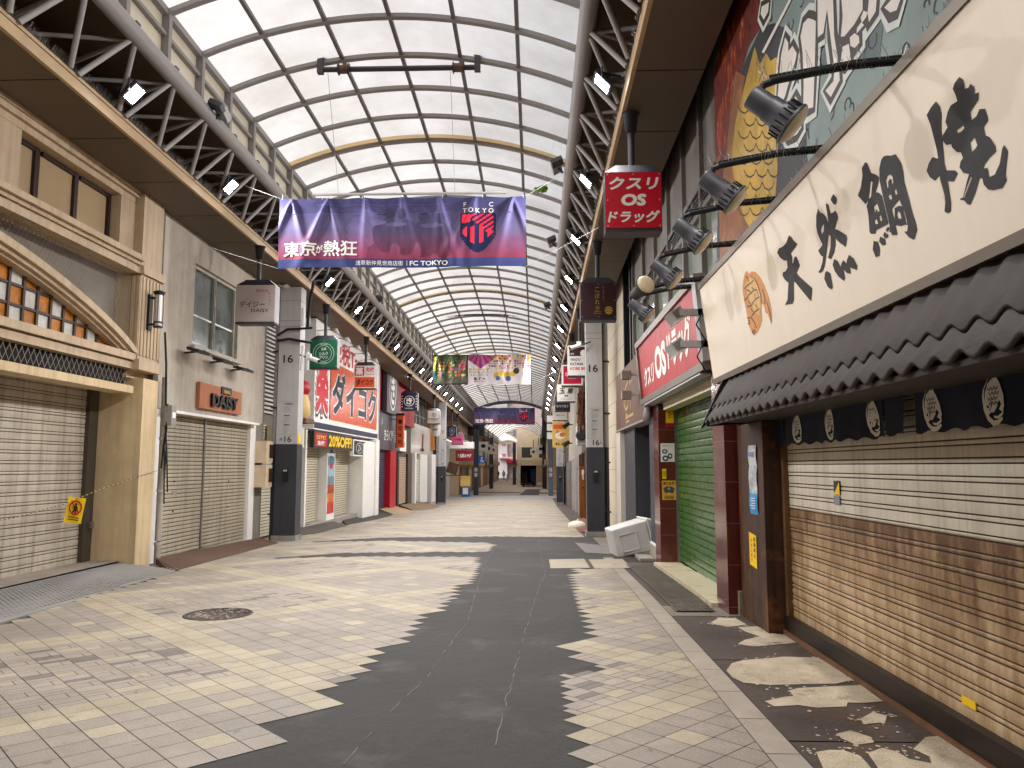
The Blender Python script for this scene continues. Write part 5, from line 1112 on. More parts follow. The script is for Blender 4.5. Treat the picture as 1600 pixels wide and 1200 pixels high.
part('lettering', t, lambda mb: [text(mb, ch, (-6.415, 36.4, 3.65 - k * .32), *FR, INK, .2, .22, .01, .005) for k, ch in enumerate('・甘味処')])
part('bracket', t, lambda mb: (mb.bar((-6.95, 36.5, 4.0), (-6.6, 36.5, 4.0), .025, BLACK), mb.path([(-7.0, 35.4, 3.65), (-6.9, 35.8, 3.75), (-6.5, 36.3, 3.75)], .02, BLACK)))
# beige shuttered shop
t = facade('beige_shutter_shop', 'narrow brown shop with a rosy beige shutter beside the white shopfront', 'shop', -6.98, -1, 38.0, 43.0, 3.6, M('brown_frame_b', '#4a3c32', .6, var=.12), 2.0)
part('shutter', t, lambda mb: shutter(mb, -6.96, 38.6, 41.4, -.4, 2.0, 1, M('rosy_shutter', '#b89f86', .5, var=.08), SHUTG, .09, .018, .012))
part('jamb', t, lambda mb: mb.box(-7.0, -6.8, 38.05, 38.5, -.6, 2.2, M('post_brown', '#2f241f'))); part('jamb', t, lambda mb: mb.box(-7.0, -6.85, 41.5, 42.8, -.7, 2.2, M('brown_frame_b', '#4a3c32')))
t = thing('brush_sign', 'white upright sign with black brush strokes beside the orange blade sign', 'shop sign', (-6.7, 39, 2.4))
part('panel', t, lambda mb: mb.box(-6.9, -6.78, 38.6, 40.4, 2.3, 3.4, WHITE)); part('lettering', t, lambda mb: [text(mb, ch, (-6.78, 39.5, 3.1 - k * .45), *LW, INK, .7, .38, .04, .005) for k, ch in enumerate('味の')])
# white shop
t = facade('white_shop', 'glossy white tiled shopfront with a narrow shutter before the far left pillar', 'shop', -6.95, -1, 43, 52.3, 4.0, M('white_gloss_tile', '#d9d5cf', .12, var=.06, scale=3, spec=.8), 2.25)
part('shutter', t, lambda mb: shutter(mb, -6.98, 43.6, 46.2, -.5, 1.95, 1, M('white_shutter', '#cfccc0', .4), SHUTG, .09, .018, .012))
part('door_panel', t, lambda mb: mb.box(-7.1, -6.9, 46.3, 49.3, -.7, 2.25, WHITE)); part('pier', t, lambda mb: mb.box(-7.1, -6.7, 50.0, 52.0, -.9, 2.3, WHITE)); part('pier', t, lambda mb: mb.box(-7.1, -6.7, 43, 43.5, -.9, 2.3, WHITE))
part('emblem', t, lambda mb: (mb.box(-6.95, -6.9, 47.2, 47.5, 2.6, 3.5, M('brown_print', '#7a5a44')), mb.box(-6.95, -6.92, 46.6, 48.0, 2.45, 2.6, INK)))
t = facade('upper_glass_front', 'grey glazed upper storey above the white shopfront', 'building', -7.3, -1, 43.2, 51, 6.9, M('grey_glazing', '#5f625f', .15, var=.3, scale=1, spec=.8), 4.0)
part('mullion', t, lambda mb: [mb.box(-7.3, -7.22, y, y + .12, 4.0, 6.8, GREY) for y in (43.3, 44.8, 46.3, 47.8, 49.3, 50.7)] + [mb.box(-7.3, -7.24, 43.2, 51, z, z + .08, GREY) for z in (4.6, 5.6)])
tag((lambda mb: (mb.box(-7.2, -6.8, 51, 54, 2.6, 6.6, M('orange_render', '#b0702f', .6, var=.1)), mb.build('orange_wall', None, (-7, 52, 2.6)))[1])(MB()), 'ochre upper wall between the glazed storey and the far left pillar', 'wall')
t = thing('lantern_sign', 'white tapering lantern sign under the pale ringed K sign', 'lantern sign', (-5.62, 43.4, 2.9))
part('body', t, lambda mb: mb.lathe([(.2, 3.22), (.27, 3.4), (.29, 3.8), (.29, 3.9)], M('lantern_paper', '#d8d3c9', .5), (-5.62, 43.4, 0), None, 24)); part('cap', t, lambda mb: mb.lathe([(.3, 3.88), (.3, 3.92)], BLACK, (-5.62, 43.4, 0)))
part('lettering', t, lambda mb: text(mb, 'cafe', (-5.62, 43.1, 3.6), *FR, INK, .3, .12, .02, .0))
# the last dark fronts on the left
for (y0, y1, col, lab, top) in ((52.3, 54.5, '#3b332d', 'narrow dark timber shopfront behind the far left pillar', 6.2), (54.5, 57.2, '#8f8a82', 'pale grey shopfront with a pink poster at the end of the left row', 6.2)):
    t = facade('far_shopfront', lab, 'shop', -6.6, -1, y0, y1, top, M('far_front_' + col[1:], col, .6, var=.15))
    part('opening', t, lambda mb: mb.box(-6.62, -6.55, y0 + .5, y1 - .5, -.75, 1.7, DARK)); [part('post', t, lambda mb: mb.box(-6.6, -6.35, y, y + .25, -.8, 3.0, LGREY)) for y in (y0 + .1, y1 - .4)]
tag((lambda mb: (mb.box(-6.35, -5.9, 50.6, 50.66, -.05, .75, PINK), mb.build('pink_poster', None, (-6.1, 50.6, -.05)))[1])(MB()), 'pink upright poster beside the far left pillar', 'poster')
t = thing('tilted_board', 'brown tilted board leaning out beside the far left pillar', 'board', (-5.3, 49.5, 1.0)); part('panel', t, lambda mb: mb.box(-.35, .35, -.03, .03, -.35, .35, WOOD, Matrix.Translation((-5.3, 49.5, 1.4)) @ Matrix.Rotation(.3, 4, 'Y'))); part('bracket', t, lambda mb: mb.bar((-5.9, 49.5, .95), (-4.8, 49.5, .95), .03, BLACK))
# ================================================================ right: fish cake shop nearest the camera
def fish_shop():
    t = thing('fish_cake_shop', 'fish cake shop with a rust stained shutter, burnt wood pillar and painted mural', 'shop', (2.5, 5, 0))
    def wall(mb):
        mb.box(2.165, 3.2, -7, 8.75, 2.62, 7.3, M('shop_upper_wall', '#4a4644', .6, var=.12))
        mb.box(2.58, 3.2, -7, 8.6, -.2, 2.62, DARK)
        mb.box(2.27, 3.2, 8.58, 9.15, .2, 2.62, M('ochre_pebbledash', '#a88f5c', .9, var=.3, scale=18, bump=.6))
        mb.box(2.2, 3.2, 8.55, 8.85, -.2, .2, M('rough_plinth', '#8d8474', .9, var=.25, bump=.5))
        mb.box(2.23, 2.6, 7.62, 8.5, 1.99, 2.62, DARK)
    part('wall', t, wall)
    part('wood_pillar', t, lambda mb: mb.box(2.23, 2.56, 7.63, 8.56, -.1, 2.1, WOOD))
    part('shutter_guide', t, lambda mb: (mb.box(2.4, 2.5, 7.55, 7.62, -.05, 2.1, M('rusty_guide', '#7a5a3e', .6, .3, var=.3)),))
    # shutter paint with the rust-brown stain of its lower part
    sm = M('stained_shutter_paint', '#d6cdbb', .5, var=.12, scale=3, streak=.25)
    nt = sm.node_tree; N = nt.nodes; L = nt.links; b = N['Principled BSDF']; old = b.inputs['Base Color'].links[0].from_socket
    tc = N.new('ShaderNodeTexCoord'); sx = N.new('ShaderNodeSeparateXYZ'); L.new(tc.outputs['Object'], sx.inputs[0])
    mr = N.new('ShaderNodeMapRange'); mr.inputs[1].default_value = 1.165; mr.inputs[2].default_value = 1.15; L.new(sx.outputs[2], mr.inputs[0])
    nn = N.new('ShaderNodeTexNoise'); mp = N.new('ShaderNodeMapping'); mp.inputs['Scale'].default_value = (3, 4.5, .9); L.new(tc.outputs['Object'], mp.inputs[0]); L.new(mp.outputs[0], nn.inputs[0]); nn.inputs['Scale'].default_value = 2.2; nn.inputs['Detail'].default_value = 8; nn.inputs['Roughness'].default_value = .72
    rp = N.new('ShaderNodeValToRGB'); e = rp.color_ramp.elements; e[0].position = .26; e[0].color = hx('#5f3f24'); e[1].position = .72; e[1].color = hx('#c6ad8b')
    k = rp.color_ramp.elements.new(.5); k.color = hx('#a38461'); gz = N.new('ShaderNodeMapRange'); gz.inputs[1].default_value = 1.17; gz.inputs[2].default_value = .5; gz.inputs[3].default_value = -.24; gz.inputs[4].default_value = .07; L.new(sx.outputs[2], gz.inputs[0]); n3 = N.new('ShaderNodeTexNoise'); n3.inputs['Scale'].default_value = .9; n3.inputs['Detail'].default_value = 3; L.new(tc.outputs['Object'], n3.inputs[0]); m3 = N.new('ShaderNodeMath'); m3.operation = 'MULTIPLY_ADD'; m3.inputs[1].default_value = .45; L.new(n3.outputs[0], m3.inputs[0]); L.new(gz.outputs[0], m3.inputs[2]); m4 = N.new('ShaderNodeMath'); m4.operation = 'ADD'; L.new(nn.outputs[0], m4.inputs[0]); L.new(m3.outputs[0], m4.inputs[1]); m5 = N.new('ShaderNodeMath'); m5.operation = 'SUBTRACT'; m5.inputs[1].default_value = .21; L.new(m4.outputs[0], m5.inputs[0]); L.new(m5.outputs[0], rp.inputs[0])
    mx = N.new('ShaderNodeMix'); mx.data_type = 'RGBA'; L.new(mr.outputs[0], mx.inputs[0]); L.new(old, mx.inputs[6]); L.new(rp.outputs[0], mx.inputs[7]); L.new(mx.outputs[2], b.inputs['Base Color'])
    part('shutter', t, lambda mb: shutter(mb, 2.45, -7, 7.58, .13, 2.4, -1, sm, M('shutter_groove_brown', '#59452f', .8), .105, .009, .008, True))
    part('floor_rail', t, lambda mb: (mb.box(2.38, 2.5, -7, 7.6, -.1, .13, M('greasy_black_rail', '#2a211b', .45, .3, var=.4, scale=5)), mb.box(2.36, 2.40, -7, 7.6, -.1, .0, M('rust_edge', '#6e4a30', .8, var=.3))))
    part('sticker', t, lambda mb: mb.box(2.437, 2.443, 4.5, 4.64, .2, .245, YEL)); part('sticker', t, lambda mb: (mb.box(2.437, 2.443, 6.28, 6.40, 1.32, 1.43, NAVY), mb.add([(2.436, 6.40, 1.32), (2.436, 6.28, 1.32), (2.436, 6.28, 1.43)], [(0, 1, 2)], YEL), mb.box(2.437, 2.443, 6.29, 6.41, 1.24, 1.31, M('grey_sticker', '#8a8b92', .5))))
    # painted mural above the signboard
    mb = MB(); mxp = 2.15
    sea = M('mural_sea', '#7f908e', .5, var=.22, scale=1.2); mb.box(mxp, mxp + .012, -7, 8.72, 2.8, 7.3, sea); mural = mb.build('mural', t)
    fn = lambda d: (lambda a, b: (mxp - d, a, b))
    ml = MB()
    flat(ml, MBEAN, fn(.0015), M('mural_beans', '#6b2418', .5, var=.45, scale=9))
    r = random.Random(3); bl = M('mural_bean_light', '#8e3a24', .4, var=.4, scale=12); hl = M('mural_bean_shine', '#c99273', .4)
    for k in range(60):
        y, z = r.uniform(7.5, 8.7), r.uniform(4.6, 6.3)
        if inpoly(y, z, MBEAN[0]):
            flat(ml, [circ(y, z, .05, 12, .12)], fn(.002 + k * .00001), bl); flat(ml, [circ(y + .015, z + .04, .008, 8, .04)], fn(.003), hl)
    flat(ml, MDISC, fn(.0035), M('mural_dark_disc', '#33363a', .5, var=.3, scale=4))
    flat(ml, MBROWN, fn(.0045), M('mural_fish_brown', '#96613a', .5, var=.4, scale=5)); flat(ml, MGOLD, fn(.0055), M('mural_fish_gold', '#b8953f', .45, var=.3, scale=4))
    ink = M('mural_line', '#2b2723', .5)
    for l in MSCALE: ribbon(ml, l, .008, fn(.0065), ink)
    # curling wave lines
    for k in range(330):
        y, z = r.uniform(1.5, 6.7), r.uniform(3.6, 6.6)
        if z < 3.75 + (4.4 - y) * .35 or r.random() < .25: continue
        s = r.uniform(.04, .09); ribbon(ml, [(y + s * (.3 + q * .16) * math.cos(q * .8 + k), z + s * (.3 + q * .16) * math.sin(q * .8 + k)) for q in range(6)], .0065, fn(.003), ink)
    blob = M('mural_sea_dark', '#56666b', .5, var=.2)
    for k in range(26):
        y, z = r.uniform(2, 6.6), r.uniform(3.9, 6.5); flat(ml, [[(y + r.uniform(.1, .26) * math.cos(a * .7), z + r.uniform(.1, .3) * math.sin(a * .7)) for a in range(9)]], fn(.002), blob)
    ml.build('painting', mural)
    ml = MB(); glow = M('mural_pale_edge', '#cfd3cf', .5); dk = M('mural_dark_edge', '#3b3633', .5); wt = M('mural_white', '#ded6d0', .5, var=.05)
    def grow(p, q):
        cx = sum(a for a, b in p) / len(p); cy_ = sum(b for a, b in p) / len(p); o = []
        n = len(p); ar = sum(p[i][0] * p[(i + 1) % n][1] - p[(i + 1) % n][0] * p[i][1] for i in range(n)); sg = 1 if ar > 0 else -1
        for i in range(n):
            (x0, y0), (x1, y1), (x2, y2) = p[i - 1], p[i], p[(i + 1) % n]
            d1 = (y1 - y0, x0 - x1); d2 = (y2 - y1, x1 - x2); l1 = math.hypot(*d1) or 1; l2 = math.hypot(*d2) or 1
            nx_, ny_ = d1[0] / l1 + d2[0] / l2, d1[1] / l1 + d2[1] / l2; l = math.hypot(nx_, ny_) or 1
            o.append((x1 + sg * nx_ / l * q, y1 + sg * ny_ / l * q))
        return o
    for i, p in enumerate(MW):
        flat(ml, [grow(p, .11)], fn(.007 + i * .00002), glow)
    for i, p in enumerate(MW): flat(ml, [grow(p, .06)], fn(.008 + i * .00002), dk)
    for i, p in enumerate(MW): flat(ml, [p], fn(.009 + i * .00002), wt)
    flat(ml, MBAR, fn(.0098), wt)
    ml.build('painted_characters', mural)
    return t
fish_shop()
# the long cream signboard: leans out at the top
SP0 = Vector((2.0, 0, 2.5)); SP1 = Vector((1.87, 0, 3.55)); SV = (SP1 - SP0).normalized(); SL = (SP1 - SP0).length; SN = Vector((0, -1, 0)).cross(SV).normalized()
if SN.x > 0: SN = -SN
sp = lambda d: (lambda y, s_: SP0 + SV * s_ + Vector((0, y, 0)) + SN * d)
t = thing('long_signboard', 'long cream signboard with four black brush characters and an orange fish', 'shop sign', (2.05, 5, 2.5))
def sb(mb):
    a, b = -6, 8.6
    q = sp(0); p = [q(a, 0), q(b, 0), q(b, SL), q(a, SL)]; k = [v - SN * .25 for v in p]
    mb.add(p, [(0, 1, 2, 3)], M('cream_sign_face', '#ebdecb', .45, var=.03, scale=1.2, streak=.03))
    mb.add(p + k, [(0, 4, 5, 1), (1, 5, 6, 2), (2, 6, 7, 3)], M('sign_side', '#d6c9b4', .5))
part('face', t, sb)
def sf(mb):
    q = sp(.012); e = sp(-.02); m = M('sign_edge_bronze', '#6f6558', .4, .4)
    for s0, s1 in ((-.045, .012), (SL - .012, SL + .05)):
        A = [q(-6, s0), q(8.62, s0), q(8.62, s1), q(-6, s1)]; B = [v - SN * .27 for v in A]
        mb.add(A + B, [(0, 1, 2, 3), (0, 4, 5, 1), (3, 2, 6, 7), (1, 5, 6, 2)], m)
part('edge_trim', t, sf)
def sl(mb):
    for i, G in enumerate((TEN, NEN, TAI, YAKI)): flat(mb, G, sp(.002), INK)
part('brush_characters', t, sl)
def fi(mb):
    flat(mb, FISH, sp(.002), M('fish_orange', '#d68f4a', .5, var=.14, scale=9)); flat(mb, BELLY, sp(.003), M('fish_yellow', '#e0b268', .5, var=.12, scale=9))
    for l in FLINES: ribbon(mb, l, .006, sp(.0045), M('fish_line', '#5a3a20', .5))
part('fish_emblem', t, fi)
part('bird_spikes', t, lambda mb: [mb.bar(sp(-.1)(y, SL + .04), sp(-.1)(y, SL + .04) + Vector((R.uniform(-.06, .06), R.uniform(-.08, .08), R.uniform(.08, .14))), .0016, STEEL, 3) for y in [2.5 + k * .035 for k in range(172)]])
# arm spotlights
def arm_lamp(y, label, aim=1, z=3.74):
    t = thing('arm_spotlight', label, 'spotlight', (2.05, y, z), 'black spotlights on arms over the signboard')
    part('arm', t, lambda mb: (mb.path([(2.16, y, z), (1.7, y + .02, z - .03), (1.28, y, z - .12)], .022, RUBBER, 8), mb.path([(2.1, y + .02, z + .03), (1.75, y + .03, z - .0), (1.28, y + .01, z - .09)], .012, RUBBER, 6), mb.path([(1.3, y, z - .12), (1.24, y, z - .14), (1.22, y, z - .2)], .02, BLACK, 6)))
    a = Vector((1.17, y, z - .2)); d = Vector((.72, -.12 * aim, -.62)).normalized()
    if aim < 0: d = Vector((.35, -.85, .25)).normalized()
    mt = d.to_track_quat('Z', 'Y').to_matrix().to_4x4()
    part('head', t, lambda mb: (mb.lathe([(.055, .0), (.064, .01), (.066, .11), (.072, .12), (.074, .18), (.092, .195), (.098, .255), (.115, .265), (.115, .28)], DGREY if aim > 0 else M('dusty_black', '#3a352f', .6), a, mt, 22), [mb.bar(a + mt @ Vector((.103 * math.cos(q), .103 * math.sin(q), .2)), a + mt @ Vector((.103 * math.cos(q), .103 * math.sin(q), .262)), .005, BLACK, 4) for q in [k * .35 for k in range(18)]]))
    part('lens', t, lambda mb: mb.lathe([(.11, .28), (.107, .292), (.07, .31), (.005, .315)], M('lamp_lens', '#cfc3a4', .3, var=.15), a, mt, 22))
    part('bird_spikes', t, lambda mb: [mb.bar((x, y, z - .02 - (2.1 - x) * .12), (x + R.uniform(-.07, .07), y + R.uniform(-.06, .06), z + R.uniform(.06, .12) - (2.1 - x) * .12), .0016, STEEL, 3) for x in [1.2 + k * .018 for k in range(46)]])
for i, y in enumerate((4.0, 5.18, 6.2, 7.45)): arm_lamp(y, 'black spotlight on a cabled arm over the cream signboard, %s of the row' % ORD[i])
arm_lamp(8.9, 'dusty spotlight with its round lens turned to the camera above the red signboard', -1)
arm_lamp(9.25, 'black spotlight behind the dusty one, leaning down to the red signboard')
# tiled awning
def awning():
    t = thing('tiled_awning', 'dark corrugated tile awning under the cream signboard', 'awning', (1.95, 5, 2.0))
    tm = M('dark_roof_tile', '#3b342f', .6, var=.3, scale=5, bump=.2, streak=.12)
    y0, y1 = -5., 8.15; pit = .206; n = int((y1 - y0) / pit * 10)
    def tier(mb, xo, zo_, xi, zi, am):
        vs = []
        for k in range(n + 1):
            y = y0 + (y1 - y0) * k / n; w = am * (math.sin((y - y1) / pit * 2 * math.pi) * .9 + .3 * abs(math.sin((y - y1) / pit * math.pi)))
            vs += [(xo, y, zo_ + w), (xi, y, zi + w), (xo + .012, y, zo_ + w - .022), (xi, y, zi - .12)]
        f = []
        for k in range(n): a = 4 * k; f += [(a, a + 4, a + 5, a + 1), (a, a + 2, a + 6, a + 4), (a + 2, a + 3, a + 7, a + 6)]
        mb.add(vs, f, tm, True)
    part('lower_tiles', t, lambda mb: tier(mb, 1.785, 2.02, 2.0, 2.3, .024))
    part('upper_tiles', t, lambda mb: tier(mb, 1.865, 2.165, 2.1, 2.54, .024))
    part('gable_board', t, lambda mb: (mb.prism([(1.74, 8.15, 1.93), (1.80, 8.15, 1.97), (2.14, 8.15, 2.56), (2.07, 8.15, 2.62)], (0, .05, 0), BLACK), mb.prism([(1.8, 8.14, 1.96), (2.3, 8.14, 2.0), (2.3, 8.14, 2.5), (2.1, 8.14, 2.5)], (0, .012, 0), DARK)))
    part('eave_board', t, lambda mb: (mb.box(1.84, 2.42, y0, 8.12, 2.0, 2.012, M('soot_board', '#3a322c', .7, var=.2)), mb.box(1.82, 1.86, y0, 8.13, 1.972, 2.0, M('soot_board', '#3a322c'))))
    return t
awning()
# split curtains with a leaping fish crest
NOR = M('navy_curtain_cloth', '#161a30', .85, var=.12, scale=6); MOT = M('curtain_print', '#ece4d6', .8, var=.06)
FB = [(.02, .135), (.055, .09), (.085, .03), (.095, -.03), (.08, -.06), (.05, -.045), (.07, -.02), (.055, .0), (.03, -.035), (.0, -.06), (-.02, -.055), (-.045, -.07), (-.065, -.04), (-.075, .0), (-.07, .05), (-.045, .1)]
RING = [(-.095, .03), (-.085, -.04), (-.055, -.095), (-.005, -.13), (.05, -.125), (.085, -.1), (.08, -.085), (.04, -.1), (-.0, -.1), (-.04, -.075), (-.068, -.03), (-.08, .03), (-.075, .07), (-.04, .125), (.0, .15), (.04, .14), (.01, .142), (-.05, .115), (-.085, .07)]
RING2 = [(.0, -.075), (.04, -.08), (.075, -.065), (.09, -.045), (.085, -.075), (.05, -.095), (.01, -.09)]
def noren(y1, y0, mots, label, zb=1.745):
    t = thing('split_curtain', label, 'shop curtain', (2.36, y1, 2.0), 'navy shop curtains over the stained shutter')
    ph = y1 * 3
    wv = lambda y, z: 2.365 + .018 * math.sin(y * 5.5 + ph) * (2.05 - z) / .3 + .006 * math.sin(y * 17 + ph) * (2.05 - z) / .3
    def cl(mb):
        n = max(4, int((y1 - y0) / .05)); h = 6
        vs = [(wv(y0 + (y1 - y0) * i / n, z), y0 + (y1 - y0) * i / n, z if j < h else z + .012 * math.sin(i * 1.3)) for j in range(h + 1) for i in range(n + 1) for z in [2.05 - (2.05 - zb) * j / h]]
        mb.add(vs, [(j * (n + 1) + i, j * (n + 1) + i + 1, (j + 1) * (n + 1) + i + 1, (j + 1) * (n + 1) + i) for j in range(h) for i in range(n)], NOR, True)
    part('cloth', t, cl)
    def pr(mb):
        for yc in mots:
            k = -1.08; zc = 1.88
            fn = lambda a, b, d=.007: (wv(yc + a * k, zc + b * .98) - d, yc + a * k, zc + b * .98)
            flat(mb, [FB], fn, MOT); flat(mb, [RING], fn, MOT); flat(mb, [RING2], fn, MOT)
            g = lambda a, b: fn(a, b, .0095)
            for r_ in range(4):
                for c_ in range(3):
                    a, b = -.03 + c_ * .03 + (r_ % 2) * .012, .07 - r_ * .026
                    ribbon(mb, [(a - .014, b + .006), (a - .008, b - .008), (a + .004, b - .008), (a + .012, b + .006)], .0026, g, NOR)
            flat(mb, [circ(-.045, -.025, .009, 10)], g, NOR); ribbon(mb, [(-.03, -.05), (-.01, -.02), (-.02, .01)], .003, g, NOR)
    if mots: part('printed_fish', t, pr)
noren(8.08, 7.42, [7.8], 'short navy curtain with one fish at the burnt wood pillar')
noren(7.34, 5.30, [6.98, 6.22, 5.45], 'long navy curtain with three white fish crests')
noren(5.265, 4.98, [], 'narrow plain navy strip of curtain beside the gap', 1.755)
noren(4.84, 1.2, [4.64, 4.0, 3.2, 2.4], 'navy curtain right of the gap with the largest fish crest', 1.755)
t = thing('event_poster', 'tall blue and white event poster on the burnt wood pillar', 'poster', (2.22, 8.0, 1.3))
def po(mb):
    n = 10; w = lambda k: 2.226 - .012 * abs(math.sin(k * .9))
    for k in range(n):
        z0, z1 = 1.06 + k * .07, 1.06 + (k + 1) * .07
        m = M('poster_blue', '#2f8fc4', .4, var=.1) if k < 3 else M('poster_scene', '#b9c4c9', .4, var=.5, scale=22) if k < 7 else M('poster_white', '#d7d9dc', .4, var=.06)
        mb.quad((w(k), 7.82, z0), (w(k), 8.1, z0), (w(k + 1), 8.1, z1), (w(k + 1), 7.82, z1), m)
part('sheet', t, po)
part('lettering', t, lambda mb: (text(mb, 'Asakusa', (2.21, 7.96, 1.68), *RW, M('blue_ink', '#2a6fae'), .2, .07, .01, .006, slant=.3), [mb.box(2.205, 2.207, 7.86, 8.05 - R.random() * .08, 1.22 - k * .025, 1.228 - k * .025, INKW) for k in range(5)]))
t = thing('yellow_notice', 'yellow vertical notice with black and red writing on the burnt wood pillar', 'notice', (2.22, 8.05, .65))
part('sheet', t, lambda mb: mb.quad((2.222, 7.92, .52), (2.222, 8.18, .54), (2.222, 8.18, .87), (2.222, 7.92, .85), YEL))
part('lettering', t, lambda mb: ([text(mb, c, (2.222, 7.98, .81 - k * .055), *RW, INK, .05, .04, .03, .003) for k, c in enumerate('駐輪禁止')], [text(mb, c, (2.222, 8.09, .79 - k * .05), *RW, INKR, .05, .035, .02, .003) for k, c in enumerate('撤去します')]))

# ================================================================ right: green shuttered drugstore
TILE = M('maroon_glazed_tile', '#5b2320', .14, var=.16, scale=4, spec=.7)
t = thing('green_shutter_shop', 'drugstore with a green roller shutter between maroon tiled piers', 'shop', (2.4, 11.3, zg(11.3)))
part('wall', t, lambda mb: (mb.box(2.55, 3.2, 8.9, 13.9, -.3, 2.8, DARK), mb.box(2.12, 3.2, 9.15, 13.9, 2.62, 2.85, M('fascia_steel', '#77736f', .4, .5))))
def grouted(mb, x0, x1, y0, y1, z0, z1):
    mb.box(x0, x1, y0, y1, z0, z1, TILE)
    for k in range(6):
        z = z0 + .12 + k * .45
        if z < z1: mb.box(x0 - .0015, x1, y0 - .0015, y1 + .0015, z, z + .006, M('tile_joint', '#8a5a52', .7))
part('pier', t, lambda mb: grouted(mb, 2.1, 2.6, 8.62, 9.16, -.1, 2.66)); part('pier', t, lambda mb: grouted(mb, 2.14, 2.6, 13.4, 13.95, -.2, 2.6))
GS = M('green_shutter_paint', '#335f25', .28, var=.12, scale=3, spec=.6)
part('shutter', t, lambda mb: shutter(mb, 2.46, 9.16, 13.4, -.04, 2.64, -1, GS, M('green_groove', '#1d3315', .6), .105, .02, .012))
part('shutter_guide', t, lambda mb: (mb.box(2.42, 2.49, 13.36, 13.4, -.1, 2.64, STEEL), mb.box(2.448, 2.455, 9.5, 9.62, .16, .24, YEL), mb.box(2.44, 2.452, 9.75, 9.95, 1.0, 1.03, STEEL)))
part('strip_light', t, lambda mb: (mb.box(2.2, 2.4, 9.5, 13.2, 2.5, 2.62, M('aged_light_box', '#c9bf9f', .4, var=.1)), mb.box(1.98, 2.5, 9.2, 13.9, 2.64, 2.66, LGREY)))
OP0 = Vector((2.02, 0, 2.68)); OP1 = Vector((1.93, 0, 3.82)); OV = (OP1 - OP0).normalized(); OL = (OP1 - OP0).length; ON = Vector((-OV.z, 0, OV.x)).normalized()
if ON.x > 0: ON = -ON
op = lambda d: (lambda y, s_: OP0 + OV * s_ + Vector((0, y, 0)) + ON * d)
t = thing('red_signboard', 'red drugstore signboard with white katakana in a steel frame', 'shop sign', (2.05, 11.5, 2.7))
def plank(mb, y0, y1, s0, s1, d0, d1, m):
    A = [op(d1)(y0, s0), op(d1)(y1, s0), op(d1)(y1, s1), op(d1)(y0, s1)]; B = [op(d0)(y0, s0), op(d0)(y1, s0), op(d0)(y1, s1), op(d0)(y0, s1)]
    mb.add(A + B, [(0, 1, 2, 3), (0, 4, 5, 1), (1, 5, 6, 2), (2, 6, 7, 3), (3, 7, 4, 0), (7, 6, 5, 4)], m)
FRM = M('brushed_frame', '#8b8780', .35, .7, var=.15)
part('face', t, lambda mb: plank(mb, 9.2, 14.3, .1, OL - .08, -.1, 0, M('drug_red_b', '#b4101f', .4, var=.06)))
part('frame', t, lambda mb: (plank(mb, 9.05, 14.45, 0, .1, -.12, .04, FRM), plank(mb, 9.05, 14.45, OL - .08, OL + .02, -.12, .04, FRM), plank(mb, 9.0, 9.2, .1, OL - .08, -.12, .035, LGREY), plank(mb, 14.3, 14.45, .1, OL - .08, -.12, .035, FRM)))
def ol(mb):
    U = Vector((0, -1, 0)); c = lambda y, s_: op(0)(y, s_)
    off = .006
    for s_, y, w, h, z in (('クスリ', 13.3, 1.1, .34, .44), ('OS', 12.05, 1.05, .52, .52), ('ドラッグ', 10.5, 1.75, .56, .56)):
        vs, fs = textgeo(s_, .05); x0 = min(v[0] for v in vs); x1 = max(v[0] for v in vs); q0 = min(v[1] for v in vs); q1 = max(v[1] for v in vs)
        mb.add([op(off)(y - ((vx - (x0 + x1) / 2) / (x1 - x0) * w + ((vy - q0) / (q1 - q0) - .5) * h * .18), z + ((vy - q0) / (q1 - q0) - .5) * h) for vx, vy in vs], fs, INKW)
part('lettering', t, ol)
for i, (z, lb) in enumerate(((3.3, 'upper'), (2.92, 'lower'))):
    t = thing('sign_floodlight', lb + ' grey box floodlight on a bracket at the near end of the red signboard', 'floodlight', (1.95, 9.05, z), 'box floodlights on the red signboard')
    part('bracket', t, lambda mb: (mb.box(1.72, 2.1, 9.0, 9.07, z + .02, z + .1, LGREY), mb.path([(2.0, 8.98, z + .1), (1.9, 8.97, z - .1), (2.02, 8.98, z - .3)], .008, RUBBER, 5)))
    q = Matrix.Translation((1.72, 9.12, z)) @ Matrix.Rotation(rad(-35), 4, 'Y') @ Matrix.Rotation(rad(15), 4, 'Z')
    part('head', t, lambda mb: (mb.box(-.09, .07, -.1, .1, -.02, .12, LGREY, q), mb.box(-.07, .05, -.104, -.1, 0, .1, STEEL, q), mb.box(-.11, .09, -.12, .12, -.035, -.02, WHITE, q)))
